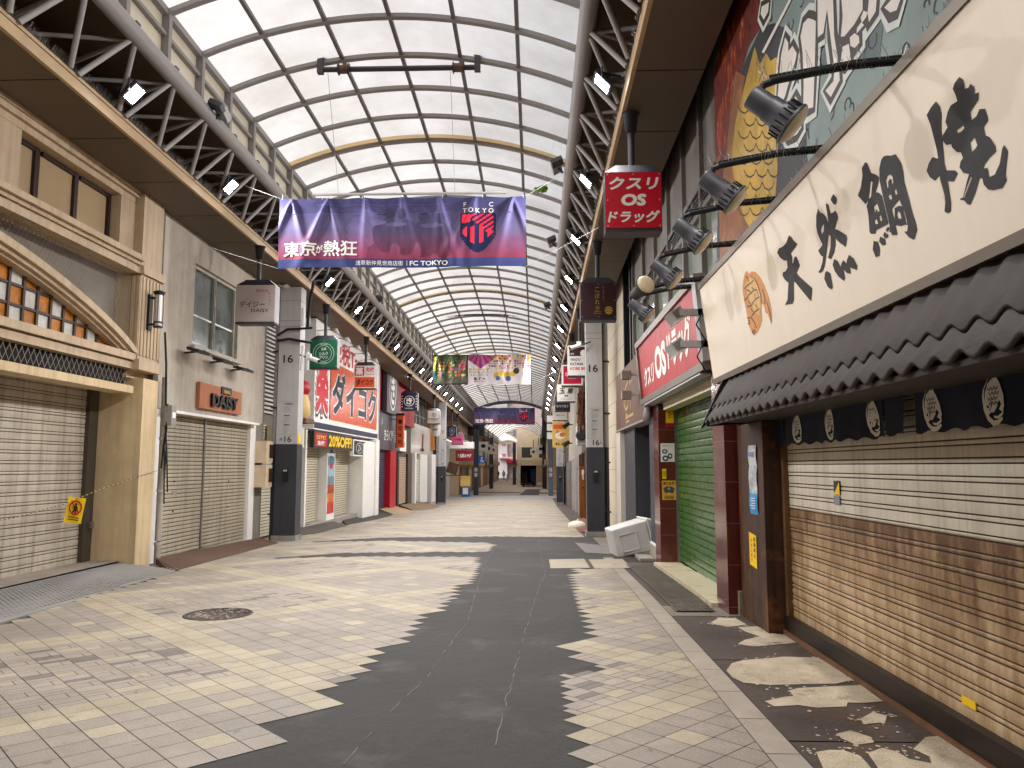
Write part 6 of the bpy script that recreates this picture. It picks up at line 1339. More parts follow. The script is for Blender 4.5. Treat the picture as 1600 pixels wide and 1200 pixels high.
# notices on the far maroon pier
def notice(name, label, x0, x1, z0, z1, base, fn, y=13.393):
    t = thing(name, label, 'notice', ((x0 + x1) / 2, y, z0)); part('sheet', t, lambda mb: mb.quad((x0, y, z0), (x1, y, z0), (x1, y, z1), (x0, y, z1), base)); part('printing', t, lambda mb: fn(mb, y - .002)); return t
notice('notice', 'yellow and red upright notice at the top of the maroon pier', 2.27, 2.41, 2.22, 2.52, YEL, lambda mb, y: (mb.quad((2.27, y, 2.22), (2.41, y, 2.22), (2.41, y, 2.29), (2.27, y, 2.29), RED), [text(mb, c, (2.34, y, 2.47 - k * .042), *FR, INKR, .045, .036, .02, .001) for k, c in enumerate('防犯中')]))
def pw(mb, y):
    text(mb, '防犯カメラ', (2.29, y, 1.9), *FR, GREY, .18, .03, .0, .001)
    for (a, b, r_, q) in ((2.24, 1.8, .05, .04), (2.25, 1.68, .055, .05), (2.33, 1.72, .04, .05)): flat(mb, [circ(a, b, r_, 14, q)], lambda u, v: (u, y - .001, v), M('print_slate', '#3d4a58', .5)); flat(mb, [circ(a, b, r_ * .5, 10, q * .4)], lambda u, v: (u, y - .002, v), INKW)
notice('notice', 'white notice with small slate pictures on the maroon pier', 2.17, 2.41, 1.62, 1.94, WHITE, pw)
notice('notice', 'small bright yellow label on the maroon pier', 2.19, 2.26, 1.33, 1.5, YEL, lambda mb, y: text(mb, '注意', (2.225, y, 1.42), *FR, INK, .05, .1, .0, .001))
def eye(mb, y):
    text(mb, '見てるぞ!', (2.3, y, 1.25), *FR, INK, .2, .055, .03, .001); flat(mb, [[(2.2, 1.17), (2.26, 1.2), (2.34, 1.2), (2.4, 1.17), (2.37, 1.08), (2.3, 1.1), (2.23, 1.08)]], lambda u, v: (u, y - .001, v), M('print_slate', '#3d4a58')); flat(mb, [circ(2.3, 1.16, .022, 12)], lambda u, v: (u, y - .002, v), GOLD)
    for k in range(3): mb.quad((2.22, y - .001, 1.03 - k * .02), (2.38, y - .001, 1.03 - k * .02), (2.38, y - .001, 1.038 - k * .02), (2.22, y - .001, 1.038 - k * .02), INK)
notice('notice', 'orange notice with a dark shape and heading on the maroon pier, lowest', 2.18, 2.42, .97, 1.3, M('orange_paper', '#d9a23a', .5), eye)
# grey windowed upper storey
t = thing('grey_upper_storey', 'grey upper storey with frosted windows behind the arm spotlights', 'building', (2.3, 12.5, 2.7))
WF = M('grey_window_frame', '#77706c', .45, var=.1); FG = M('frosted_green_glass', '#8f978d', .12, var=.2, scale=1.5, spec=.8); UP = M('grey_blind_panel', '#7b7672', .5, var=.12, scale=2, streak=.15)
part('wall', t, lambda mb: (mb.box(2.3, 3.2, 8.75, 19.4, 2.85, 7.3, M('grey_void', '#3f3c3a', .7)), mb.box(2.17, 2.3, 8.75, 16.9, 2.85, 3.9, UP)))
ysx = [8.78, 9.9, 11.1, 12.4, 13.8, 15.3, 16.9]
for a, b in zip(ysx, ysx[1:]):
    w = part('window', t, lambda mb: mb.quad((2.24, a, 3.95), (2.24, b, 3.95), (2.24, b, 4.85), (2.24, a, 4.85), FG))
    part('frame', w, lambda mb: (mb.box(2.17, 2.26, b - .1, b, 3.9, 6.9, WF), mb.box(2.18, 2.26, a, b - .1, 3.88, 3.95, WF), mb.box(2.18, 2.26, a, b - .1, 4.85, 4.92, WF), mb.box(2.18, 2.26, a, b - .1, 5.2, 5.28, WF)))
    part('vent', w, lambda mb: [mb.box(2.2, 2.25, a, b - .1, z, z + .03, DGREY) for z in (4.95, 5.01, 5.07, 5.13)])
    part('blind_panel', t, lambda mb: mb.quad((2.23, a, 5.28), (2.23, b - .1, 5.28), (2.23, b - .1, 7.2), (2.23, a, 7.2), UP))
part('white_mullion', t, lambda mb: [mb.box(2.2, 2.3, y, y + .12, 3.4, 6.4, WHITE) for y in (16.95, 17.5)] + [mb.box(2.16, 2.3, y, y + .14, 2.85, 6.6, BLACK) for y in (17.15, 18.4)])

# ================================================================ right: brown signed shop, white bin, tiled wall
t = thing('brown_sign_shop', 'charcoal framed shop with a grey shutter under a brown sign', 'shop', (2.4, 16.5, zg(16.5)))
part('wall', t, lambda mb: (mb.box(2.7, 3.2, 13.9, 19.4, -.4, 2.9, DARK), mb.box(2.16, 2.8, 13.96, 14.6, .1, 2.45, DGREY), mb.box(2.14, 2.8, 13.95, 14.7, -.25, .12, M('pale_concrete', '#9b938a'))))
part('jamb', t, lambda mb: mb.box(2.16, 2.75, 16.75, 18.6, .0, 2.45, DGREY)); part('ledge', t, lambda mb: mb.box(2.14, 2.7, 13.95, 14.62, .12, .16, WHITE))
part('shutter', t, lambda mb: shutter(mb, 2.5, 14.6, 16.75, -.2, 2.42, -1, M('grey_shutter', '#8f8b88', .45, var=.08), SHUTG, .09, .018, .012))
t = thing('brown_shop_sign', 'brown rusty metal shop sign with gold calligraphy above the grey shutter', 'shop sign', (2.1, 16.9, 2.4))
part('panel', t, lambda mb: (mb.box(2.05, 2.2, 14.4, 19.3, 2.42, 3.78, M('rust_brown_panel', '#5f3b28', .5, var=.15, scale=3)), mb.box(2.02, 2.3, 14.4, 19.3, 2.38, 2.42, GREY)))
def gc(mb):
    fn = lambda a, b: (2.044, a, b)
    for l in ([(17.6, 3.5), (17.2, 3.62), (16.9, 3.4), (17.3, 3.3), (17.5, 3.2)], [(16.7, 3.62), (16.5, 3.3), (16.3, 3.55), (16.2, 3.3)], [(17.4, 3.1), (17.6, 2.95), (17.3, 2.8), (16.9, 2.85), (16.8, 3.05), (17.1, 3.15), (17.3, 3.0)], [(17.3, 2.7), (17.0, 2.66)], [(16.5, 3.0), (16.4, 2.75)]): ribbon(mb, l, .03, fn, GOLD)
    ribbon(mb, [(17.4, 2.62), (16.0, 2.63)], .03, fn, GOLD); ribbon(mb, [(17.3, 2.52), (16.7, 2.53)], .022, fn, GOLD)
part('gold_calligraphy', t, gc)
for i, z in enumerate((3.35, 2.95)):
    t = thing('sign_lamp', ('upper' if i == 0 else 'lower') + ' small grey box lamp on a bracket before the brown sign', 'lamp', (1.9, 15.2, z))
    part('head', t, lambda mb: mb.box(1.72, 1.9, 15.1, 15.35, z - .09, z + .07, M('taupe_metal', '#8b7d76', .5))); part('bracket', t, lambda mb: mb.box(1.9, 2.06, 15.2, 15.25, z - .02, z + .03, WHITE))
t = thing('dome_camera', 'small grey dome camera under the corner of the red signboard', 'camera', (2.05, 14.1, 2.5)); part('dome', t, lambda mb: mb.lathe([(.01, 2.36), (.07, 2.4), (.09, 2.47), (.06, 2.56), (.05, 2.66)], GREY, (2.06, 14.1, 0))); part('mount', t, lambda mb: mb.box(2.0, 2.14, 14.05, 14.15, 2.62, 2.68, GREY))
# white bin lying on its side
t = thing('white_bin', 'big white plastic bin with a lid lying tipped on a kerb stone', 'bin', (1.9, 15.3, zg(15.3)))
q = Matrix.Translation((1.88, 15.35, .155)) @ Matrix.Rotation(rad(8), 4, 'Z') @ Matrix.Rotation(rad(-13), 4, 'Y')
PW = M('dirty_white_plastic', '#d5d3cf', .45, var=.08, scale=3, stain=('#b3aca2', .6, .8, 2))
def taper(mb, x0, x1, a0, a1, b0, b1, m):
    vs = [q @ Vector(p) for p in ((x0, -a0, -b0), (x0, a0, -b0), (x0, a0, b0), (x0, -a0, b0), (x1, -a1, -b1), (x1, a1, -b1), (x1, a1, b1), (x1, -a1, b1))]
    mb.add(vs, [(3, 2, 1, 0), (4, 5, 6, 7), (0, 1, 5, 4), (1, 2, 6, 5), (2, 3, 7, 6), (3, 0, 4, 7)], m)
def bev(o, w):
    b = o.modifiers.new('bevel', 'BEVEL'); b.width = w; b.segments = 3; return o
bev(part('body', t, lambda mb: taper(mb, -.42, .28, .3, .33, .27, .3, PW)), .03)
bev(part('lid', t, lambda mb: (taper(mb, .285, .33, .36, .36, .33, .33, PW), taper(mb, .335, .42, .34, .33, .31, .29, PW))), .015)
part('panel_rib', t, lambda mb: [mb.box(*r_, PW, q) for r_ in ((-.3, .05, -.326, -.31, -.2, -.19), (-.3, .05, -.326, -.31, .13, .14), (-.3, -.29, -.322, -.31, -.2, .14), (.04, .05, -.335, -.31, -.2, .14))])
tag(bev((lambda mb: (mb.box(1.86, 2.12, 14.0, 14.7, zg(14.5), zg(14.5) + .07, M('old_kerb_stone', '#8f887d', .85, var=.2, bump=.4)), mb.build('kerb_stone', None, (1.9, 14.5, zg(14.5))))[1])(MB()), .015), 'old concrete kerb stone under the white bin', 'kerb stone')
t = thing('tiled_house_wall', 'cream tiled house wall with a rusty pipe behind the right pillar', 'building', (2.3, 20, zg(20)))
part('wall', t, lambda mb: mb.box(2.2, 3.2, 18.6, 24.5, -.5, 7.3, M('cream_tile_wall', '#c4b9a4', .6, var=.08, scale=2)))
part('tile_joint', t, lambda mb: [mb.box(2.196, 2.2, 18.6, 24.5, z, z + .012, M('joint_grey', '#8d8577', .8)) for z in [.2 + k * .62 for k in range(9)]])
part('pier', t, lambda mb: mb.box(2.05, 2.3, 18.62, 19.5, -.4, 2.42, M('white_tile_pier', '#cfc9bd', .4, var=.06)))
part('rusty_pipe', t, lambda mb: mb.bar((2.14, 19.7, -.3), (2.14, 19.7, 3.2), .06, M('rust_pipe', '#a0805c', .6, .3, var=.4, scale=8, streak=.4), 10))
# shops further down on the right
RS = [('narrow dark timber shop behind the right pillar', 24.5, 29.5, '#3b2b22', 6.0), ('reddish brown timber shop with an orange door leaf', 29.5, 33.8, '#4c2f22', 5.4), ('grey lattice shopfront beyond the orange door', 33.8, 40, '#8d867c', 6.2), ('pale shopfront before the far right pillar', 40, 47, '#a89f92', 6.2), ('dark shopfront just beyond the far right pillar', 47, 52.5, '#4a4642', 6.0), ('cream corner shop at the end of the right row', 52.5, 57.2, '#b9ad99', 6.2)]
for i, (lab, y0, y1, c, top) in enumerate(RS):
    t = facade('right_shopfront', lab, 'shop', 2.05, 1, y0, y1, top, M('right_front_' + c[1:], c, .6, var=.18, streak=.15))
    part('opening', t, lambda mb: mb.box(2.0, 2.06, y0 + .7, y1 - .7, zg(y0) - .3, zg(y0) + 2.0, DARK))
    part('shutter', t, lambda mb: shutter(mb, 1.99, y0 + .8, y1 - .8, zg(y0) - .2, zg(y0) + 1.95, -1, M('far_shutter_%d' % (i % 3), ['#6b5a4a', '#a39a8c', '#847a70'][i % 3], .5), SHUTG, .1, .02, .012) if i != 1 else mb.box(1.96, 2.02, y0 + 1.8, y1 - .8, zg(y0) - .2, zg(y0) + 2, WOOD))
    [part('post', t, lambda mb: mb.box(1.9, 2.1, y, y + .18, zg(y) - .1, zg(y) + 2.6, [WOOD, WOOD, LGREY, GREY, DGREY, LGREY][i])) for y in (y0 + .2, y0 + (y1 - y0) * .5, y1 - .4)]
t = thing('door_leaf', 'orange brown varnished door leaf with a white figure painted on it', 'door', (1.8, 30, zg(30)))
part('leaf', t, lambda mb: mb.box(1.72, 2.05, 30.0, 30.08, zg(30) - .0, 1.55, M('varnished_orange', '#9a5a22', .35, var=.25, scale=4, streak=.25)))
part('painted_figure', t, lambda mb: (flat(mb, [[(1.84, 1.0), (1.88, 1.05), (1.87, 1.2), (1.91, 1.32), (1.87, 1.42), (1.81, 1.4), (1.8, 1.28), (1.83, 1.15)]], lambda a, b: (a, 29.99, b), INKW), mb.box(1.82, 1.92, 29.97, 30, .7, .74, BLACK)))
t = thing('air_conditioner', 'grey wall mounted air conditioner unit beyond the right pillar', 'air conditioner', (1.85, 30.5, 2.5))
part('case', t, lambda mb: mb.box(1.62, 1.98, 29.6, 30.6, 2.35, 3.1, LGREY)); part('fan_grille', t, lambda mb: (mb.box(1.64, 1.9, 29.58, 29.6, 2.45, 3.0, GREY), mb.lathe([(.2, 0), (.21, .01), (.16, .02)], DGREY, (1.77, 29.58, 2.72), Matrix.Rotation(rad(90), 4, 'X'), 16)))
t = thing('dried_wreath', 'hanging bundle of dried brown stalks beside the air conditioner', 'hanging ornament', (1.75, 28.5, 3.4))
part('stalks', t, lambda mb: [mb.bar((1.75 + R.uniform(-.16, .16), 28.5 + R.uniform(-.2, .2), 4.2 + R.uniform(-.6, .5)), (1.75 + R.uniform(-.2, .2), 28.5 + R.uniform(-.25, .25), 3.2 + R.uniform(-.5, .3)), .025, M('dried_stalk', '#5e3520', .8, var=.4), 5) for k in range(46)])
part('cord', t, lambda mb: mb.bar((1.75, 28.5, 4.4), (1.75, 28.5, 6.0), .01, BLACK, 5))
t = thing('cat_sign', 'yellow upright sign with an orange and white cat picture on the right', 'hanging sign', (1.3, 42, 2.6))
part('panel', t, lambda mb: mb.box(.95, 1.85, 42, 42.1, 2.55, 3.95, M('pale_yellow_panel', '#dbb96a', .5))); 
def cat(mb):
    fn = lambda d: (lambda a, b: (a, 42 - d, b)); o = M('cat_orange', '#cf7a34', .5)
    mb.quad((1.0, 41.995, 3.55), (1.7, 41.995, 3.55), (1.7, 41.995, 3.8), (1.0, 41.995, 3.8), ORNG)
    flat(mb, [circ(1.38, 3.2, .27, 22, .2)], fn(.004), INKW); flat(mb, [[(1.15, 3.3), (1.2, 3.52), (1.35, 3.38)], ], fn(.006), o); flat(mb, [circ(1.5, 3.25, .17, 16, .12)], fn(.007), o); flat(mb, [circ(1.28, 3.2, .025, 8)], fn(.009), INK); flat(mb, [circ(1.42, 3.16, .025, 8)], fn(.009), INK)
    text(mb, 'ねこ', (1.35, 42, 2.75), *FR, INK, .5, .16, .02, .004)
part('cat_picture', t, cat); part('pole', t, lambda mb: mb.bar((1.3, 42.05, 3.95), (1.3, 42.05, 5.6), .03, DGREY))
for i, (y, z, lb) in enumerate(((41.8, 3.75, 'upper'), (41.9, 2.75, 'lower'))):
    t = thing('black_spot', lb + ' black spotlight beside the yellow cat sign', 'spotlight', (1.75, y, z)); part('head', t, lambda mb: mb.bar((1.55, y - .2, z - .1), (1.85, y - .1, z + .1), .14, BLACK, 12, .1)); part('arm', t, lambda mb: mb.bar((1.85, y - .1, z), (2.1, y, z + .05), .025, BLACK))
t = thing('white_mound', 'white rounded sack lying by the foot of the right pillar', 'sack', (1.25, 24, zg(24))); part('sack', t, lambda mb: mb.lathe([(.27, zg(24)), (.29, zg(24) + .06), (.25, zg(24) + .14), (.15, zg(24) + .2), (.02, zg(24) + .22)], M('sack_white', '#d8d2c4', .7, var=.1), (1.3, 24.2, 0), None, 18))
part('tie', t, lambda mb: mb.bar((1.3, 24.2, zg(24) + .2), (1.33, 24.18, zg(24) + .26), .03, M('sack_white', '#d8d2c4')))
for i, z in enumerate((4.35, 3.85, 3.35)):
    t = thing('slat_sign', '%s cream lettered board of the stack of boards on the far right' % ('top', 'middle', 'bottom')[i], 'sign', (1.2, 46, z), 'stacked cream boards')
    part('panel', t, lambda mb: mb.box(.72, 1.75, 46, 46.08, z - .2, z + .2, M('offwhite_panel', '#d8d6d0'))); part('lettering', t, lambda mb: text(mb, ('そば', '甘味', '和小物')[i], (1.45, 46, z), *FR, INK, .4, .16, .01, .005))

# ================================================================ the crossing, the second arcade and the far end
mb = MB(); m = M('crossing_pavers', '#a7a5a8', .8, var=.1, scale=1)
zc = -.795
mb.add([(-40, 57.2, zc - .002), (40, 57.2, zc - .002), (40, 62.5, zc - .002), (-40, 62.5, zc - .002)], [(0, 1, 2, 3)], m); struct(mb.build('crossing_pavement'))
mb = MB(); mb.add([(-6, 62.5, zc - .001), (2.4, 62.5, zc - .001), (2.4, 128, zc - .001), (-6, 128, zc - .001)], [(0, 1, 2, 3)], M('far_pavers', '#b3a698', .75, var=.12, scale=1)); struct(mb.build('far_pavement'))
mb = MB(); mb.add([(-1.3, 62.6, zc + .003), (.3, 62.6, zc + .003), (.5, 78, zc + .003), (-.9, 78, zc + .003)], [(0, 1, 2, 3)], M('far_asphalt', '#4d4a48', .85)); mb.add([(-5, 68, zc + .003), (-1.3, 68, zc + .003), (-1.2, 70, zc + .003), (-5, 70, zc + .003)], [(0, 1, 2, 3)], M('far_asphalt', '#4d4a48')); mb.add([(.3, 66, zc + .003), (1.8, 66, zc + .003), (1.8, 69, zc + .003), (.3, 69, zc + .003)], [(0, 1, 2, 3)], M('far_asphalt', '#4d4a48')); struct(mb.build('far_asphalt_patch'))
# crossing street: buildings on the far corners
def block(name, label, x0, x1, y0, y1, top, c, wins, base=None):
    t = thing(name, label, 'building', ((x0 + x1) / 2, (y0 + y1) / 2, zc)); part('wall', t, lambda mb: mb.box(x0, x1, y0, y1, zc - .1, top, M('block_' + c[1:], hx(c, 1.25), .7, var=.1, scale=1)))
    fx = x1 if x0 < -2 else x0; s = 1 if x0 < -2 else -1; k = 0
    for y in wins:
        w = part('window', t, lambda mb: mb.box(fx - s * .05, fx + s * .03, y, y + 1.5, 2.6, 4.3, M('far_glass', '#3d403f', .2, spec=.8))); part('frame', w, lambda mb: (mb.box(fx, fx + s * .08, y - .1, y, 2.5, 4.4, WHITE), mb.box(fx, fx + s * .08, y, y + 1.5, 4.3, 4.4, WHITE)))
    for i, y in enumerate(wins): part('shopfront', t, lambda mb: mb.box(fx - s * .05, fx + s * .04, y - .6, y + 1.7, zc, 1.4, M('far_front_%d' % (i % 3), ['#6d4a3a', '#8e7f6c', '#4a4038'][i % 3], .5, var=.3)))
    part('signband', t, lambda mb: mb.box(fx, fx + s * .25, y0 + .3, y1 - .3, 1.6, 2.2, M('block_band_' + c[1:], c, .6)))
    return t
block('corner_house', 'tan corner house on the left beyond the crossing', -12, -6.2, 62.6, 74, 6.2, '#b59a7e', (64, 67, 70))
block('corner_house', 'beige house further along the left of the second arcade', -12, -6.2, 74, 92, 6.6, '#c2ab90', (76, 79, 82, 86))
block('corner_house', 'dark brown house near the far end on the left', -12, -6.0, 92, 126, 6.6, '#8d7763', (94, 98, 104, 112))
block('corner_house', 'sandy corner house on the right beyond the crossing', 2.3, 9, 62.6, 76, 6.2, '#bda285', (64, 67.5, 71))
block('corner_house', 'cream house with a white grid window on the right of the second arcade', 1.2, 9, 76, 98, 6.6, '#c9b596', (78, 82, 86, 91))
bh = block('corner_house', 'pale house wall facing down the street behind the truck', -2.3, 9, 98, 126, 6.6, '#ddd0ba', (100, 106, 112, 119))
for x in (-1.7, .5): w = part('front_window', bh, lambda mb: mb.box(x, x + 1.3, 97.95, 98.02, 2.6, 3.9, M('far_glass', '#3d403f'))); part('frame', w, lambda mb: (mb.box(x - .1, x, 97.92, 98, 2.5, 4.0, WHITE), mb.box(x + 1.3, x + 1.4, 97.92, 98, 2.5, 4.0, WHITE), mb.box(x, x + 1.3, 97.92, 98, 3.9, 4.0, WHITE)))
part('front_signband', bh, lambda mb: mb.box(-2.2, 2.2, 97.6, 98, 1.7, 2.3, M('cream_band', '#d8c9ae', .6))); part('front_opening', bh, lambda mb: mb.box(.9, 2.1, 97.94, 98.02, zc, 1.5, M('far_front_0', '#6d4a3a')))
def arcade2():
    t = thing('second_arcade', 'second arcade beyond the crossing with pale vaults and dark canopies', 'arcade roof', (-2, 90, zc))
    pv = M('pale_arcade_ceiling', '#a7a196', .6, var=.06)
    tv = bpy.data.materials.new('pale_vault_sheet'); tv.use_nodes = True; vn = tv.node_tree.nodes; vn.remove(vn['Principled BSDF']); vb = vn.new('ShaderNodeBsdfTranslucent'); vb.inputs[0].default_value = (.8, .77, .72, 1); tv.node_tree.links.new(vb.outputs[0], vn['Material Output'].inputs[0])
    n = 14; y0, y1 = 71, 99
    def vault(mb):
        vs = []
        for k in range(n + 1):
            a = -1 + 2 * k / n; x = -2 + a * 2.7; z = 5.1 + 1.3 * (1 - a * a)
            vs += [(x, y0, z), (x, y1, z)]
        mb.add(vs, [(2 * k, 2 * k + 1, 2 * k + 3, 2 * k + 2) for k in range(n)], tv, True)
    part('vault', t, vault)
    part('rib', t, lambda mb: [mb.bar((-2 + (-1 + 2 * k / n) * 2.7, y, 5.06 + 1.3 * (1 - (-1 + 2 * k / n) ** 2)), (-2 + (-1 + 2 * (k + 1) / n) * 2.7, y, 5.06 + 1.3 * (1 - (-1 + 2 * (k + 1) / n) ** 2)), .05, GREY, 4) for y in range(72, 99, 4) for k in range(n)])
    for s in (-1, 1):
        x = -2 + s * 2.75; o = -2 + s * 4.3
        part('canopy', t, lambda mb: (mb.box(min(x, o), max(x, o), y0, y1, 4.75, 4.95, pv), mb.box(x - .1, x + .1, y0 - .1, y1, 4.35, 5.1, DGREY), mb.box(x - .14 * s - .02, x - .14 * s + .02, y0, y1, 4.8, 4.86, WHITE)))
        part('end_box', t, lambda mb: mb.box(min(x, o) - .1, max(x, o) + .1, y0 - .3, y0, 4.3, 5.6, DGREY))
    def v2(mb):
        vs = []
        for k in range(n + 1):
            a = -1 + 2 * k / n; x = -4.4 + a * 2.0; z = 5.0 + .8 * (1 - a * a); vs += [(x, 99, z), (x, 127, z)]
        mb.add(vs, [(2 * k, 2 * k + 2, 2 * k + 3, 2 * k + 1) for k in range(n)], tv, True)
    part('far_vault', t, v2)
    part('gable_lattice', t, lambda mb: (mb.box(-5.5, -3.6, 126.5, 126.7, 5.1, 7.4, M('lattice_panel', '#cfc8b8', .6)), [mb.box(-5.5, -3.6, 126.45, 126.5, z, z + .06, GREY) for z in (5.5, 6, 6.5, 7)]))
    return t
arcade2()
for i, (x, y, lab) in enumerate(((-4.75, 62.0, 'charcoal post at the left corner of the second arcade'), (-4.55, 80, 'black post further along the left of the second arcade'), (1.25, 61.5, 'slate blue post at the right corner of the second arcade'), (.95, 80, 'black post on the right behind the truck'), (-2.6, 97, 'dark post on the right of the far opening'))):
    t = thing('arcade_post', lab, 'post', (x, y, zc)); part('shaft', t, lambda mb: mb.box(x - .2, x + .2, y, y + .4, zc, 4.5, DGREY if i != 2 else M('slate_blue_post', '#5f6672', .5))); part('plate', t, lambda mb: [mb.box(x - .12, x + .12, y - .02, y, z, z + .3, LGREY) for z in (1.1, .7)] if i in (0, 2) else mb.box(x - .12, x + .12, y - .02, y, 1.4, 1.7, GREY))
for i, (x, y, z, lab, mm) in enumerate(((-4.3, 64, 2.8, 'pale square sign hanging left in the second arcade, nearest', 'offwhite_panel'), (-4.2, 69, 2.7, 'pale square sign hanging left in the second arcade, second', 'offwhite_panel'), (-4.1, 75, 2.7, 'pale square sign with a red mark hanging left in the second arcade', 'offwhite_panel'), (-.2, 96, 2.9, 'small tan square sign hanging right in the second arcade, farthest', 'offwhite_panel'), (.4, 90, 2.95, 'small tan square sign hanging right in the second arcade, middle', 'offwhite_panel'), (.6, 80, 2.9, 'small tan square sign hanging right in the second arcade, nearest', 'offwhite_panel'))):
    t = thing('hanging_sign', lab, 'hanging sign', (x, y, 4.7), 'signs hung in the second arcade'); part('panel', t, lambda mb: mb.box(x - .38, x + .38, y, y + .25, z, z + .75, bpy.data.materials[mm])); part('pole', t, lambda mb: mb.bar((x, y + .12, z + .75), (x, y + .12, 4.8), .04, DGREY)); part('mark', t, lambda mb: flat(mb, [circ(x, z + .4, .2, 14, .16)], lambda a, b: (a, y - .004, b), INK if i != 2 else INKR))
t = thing('accessible_sign', 'small blue and white pictogram sign on the left corner post', 'sign', (-4.3, 61.9, 1.9)); part('panel', t, lambda mb: mb.box(-4.55, -4.0, 61.8, 61.85, 1.75, 2.35, M('sign_blue', '#1f66b0', .4))); part('pictogram', t, lambda mb: (flat(mb, [circ(-4.27, 2.2, .06)], lambda a, b: (a, 61.79, b), INKW), ribbon(mb, [(-4.3, 2.12), (-4.28, 1.98), (-4.18, 1.96), (-4.14, 1.86)], .03, lambda a, b: (a, 61.79, b), INKW), flat(mb, [circ(-4.28, 1.93, .11), circ(-4.28, 1.93, .08)], lambda a, b: (a, 61.789, b), INKW)))
t = thing('white_awning', 'white flat awning at the left corner before the crossing', 'awning', (-5.6, 58, 2.9)); part('panel', t, lambda mb: mb.box(-6.6, -4.6, 57.5, 58.5, 2.85, 3.35, WHITE)); part('stay', t, lambda mb: mb.bar((-6.6, 58, 3.9), (-5, 58, 3.36), .03, LGREY))
t = thing('red_corner_sign', 'dark red lettered sign box under the pink square sign', 'sign', (-5.2, 57.4, 1.9)); part('panel', t, lambda mb: mb.box(-5.9, -4.6, 57.3, 57.5, 1.9, 2.7, M('dark_red_panel', '#7a1a22', .45))); part('lettering', t, lambda mb: text(mb, '7 浅草みやげ', (-5.25, 57.3, 2.3), *FR, INKW, 1.0, .3, .02, .006))
t = thing('street_board', 'yellow and blue A-frame board standing by the left corner post', 'A-frame sign', (-5.3, 59, zc)); 
part('board', t, lambda mb: (mb.prism([(-5.6, 58.8, zc + .02), (-5.0, 58.8, zc + .02), (-5.05, 59.0, zc + 1.2), (-5.55, 59.0, zc + 1.2)], (0, .04, 0), M('sign_blue', '#1f66b0')), mb.prism([(-5.6, 59.4, zc + .02), (-5.0, 59.4, zc + .02), (-5.05, 59.1, zc + 1.2), (-5.55, 59.1, zc + 1.2)], (0, .04, 0), M('sign_blue', '#1f66b0'))))
part('poster', t, lambda mb: (mb.box(-5.7, -4.95, 58.9, 58.95, zc + .8, zc + 1.6, M('warm_paper', '#e2c26a', .5)), mb.box(-5.5, -5.1, 58.75, 58.79, zc + .2, zc + .7, WHITE)))
# delivery truck with its back doors open
t = thing('box_truck', 'small delivery truck seen from behind with its rear doors open', 'truck', (-.7, 90, zc))
bk = M('cargo_dark', '#16171a', .8); bd = M('truck_white', '#cfccc4', .4)
part('cargo_box', t, lambda mb: (mb.box(-1.65, .15, 91.6, 91.7, -.25, 1.6, bk), mb.box(-1.7, -1.65, 88, 91.7, -.3, 1.65, bd), mb.box(.15, .2, 88, 91.7, -.3, 1.65, bd), mb.box(-1.7, .2, 88, 91.7, 1.6, 1.68, bd), mb.box(-1.7, .2, 88, 91.7, -.36, -.28, bk)))
part('cab', t, lambda mb: mb.box(-1.6, .1, 91.8, 93.2, -.5, 1.1, bd)); part('door', t, lambda mb: mb.box(-2.0, -1.7, 87.3, 87.36, -.3, 1.6, bd)); part('door', t, lambda mb: mb.box(.2, 1.0, 87.7, 87.76, -.3, 1.6, M('truck_door_tan', '#b59a7c', .5)))
part('cargo', t, lambda mb: (mb.box(-.55, .1, 89.5, 91, -.28, 1.2, M('blue_crates', '#1c3560', .5)), mb.box(-1.5, -.9, 89.8, 91, -.28, .9, M('brown_cartons', '#4a382c', .7))))
part('bumper', t, lambda mb: mb.box(-1.65, .15, 87.9, 88.02, -.62, -.4, bk))
for x in (-1.35, -.15): part('wheel', t, lambda mb: mb.bar((x - .12, 89.2, zc + .33), (x + .12, 89.2, zc + .33), .33, RUBBER, 16))
# far street end in daylight
t = thing('far_building', 'pale pink building across the street at the far end', 'building', (-6, 150, zc)); 
part('wall', t, lambda mb: (mb.box(-16, -5.4, 150, 158, zc, 16, M('white_far_wall', '#f0ecea', .7, var=.08)), mb.box(-5.4, 8, 151, 158, zc, 16, M('pink_far_wall', '#ecd2d0', .7, var=.08))))
part('window', t, lambda mb: [mb.box(x, x + .8, 150.9, 151.02, z, z + 1.1, M('far_window_pane', '#9fb4c4', .2)) for x in (-4.6, -2.4) for z in (4.2, 7.5)]); part('window', t, lambda mb: [mb.box(x, x + .7, 149.9, 150.02, z, z + 1, M('far_window_rose', '#c4777c', .5)) for x in (-8, -6.4) for z in (2.9, 5.6)])
part('awning', t, lambda mb: (mb.box(-5.6, -2.5, 148.8, 151, 2.2, 2.7, RED), mb.box(-7, -2, 149.4, 150, 3.0, 3.3, WHITE), mb.box(-8, -6.3, 149.6, 150, 6.4, 7.0, RED))); part('shopfront', t, lambda mb: mb.box(-5.4, -2.4, 150.8, 151.1, zc, 2.2, M('far_front_cream', '#d9c6b4', .6)))
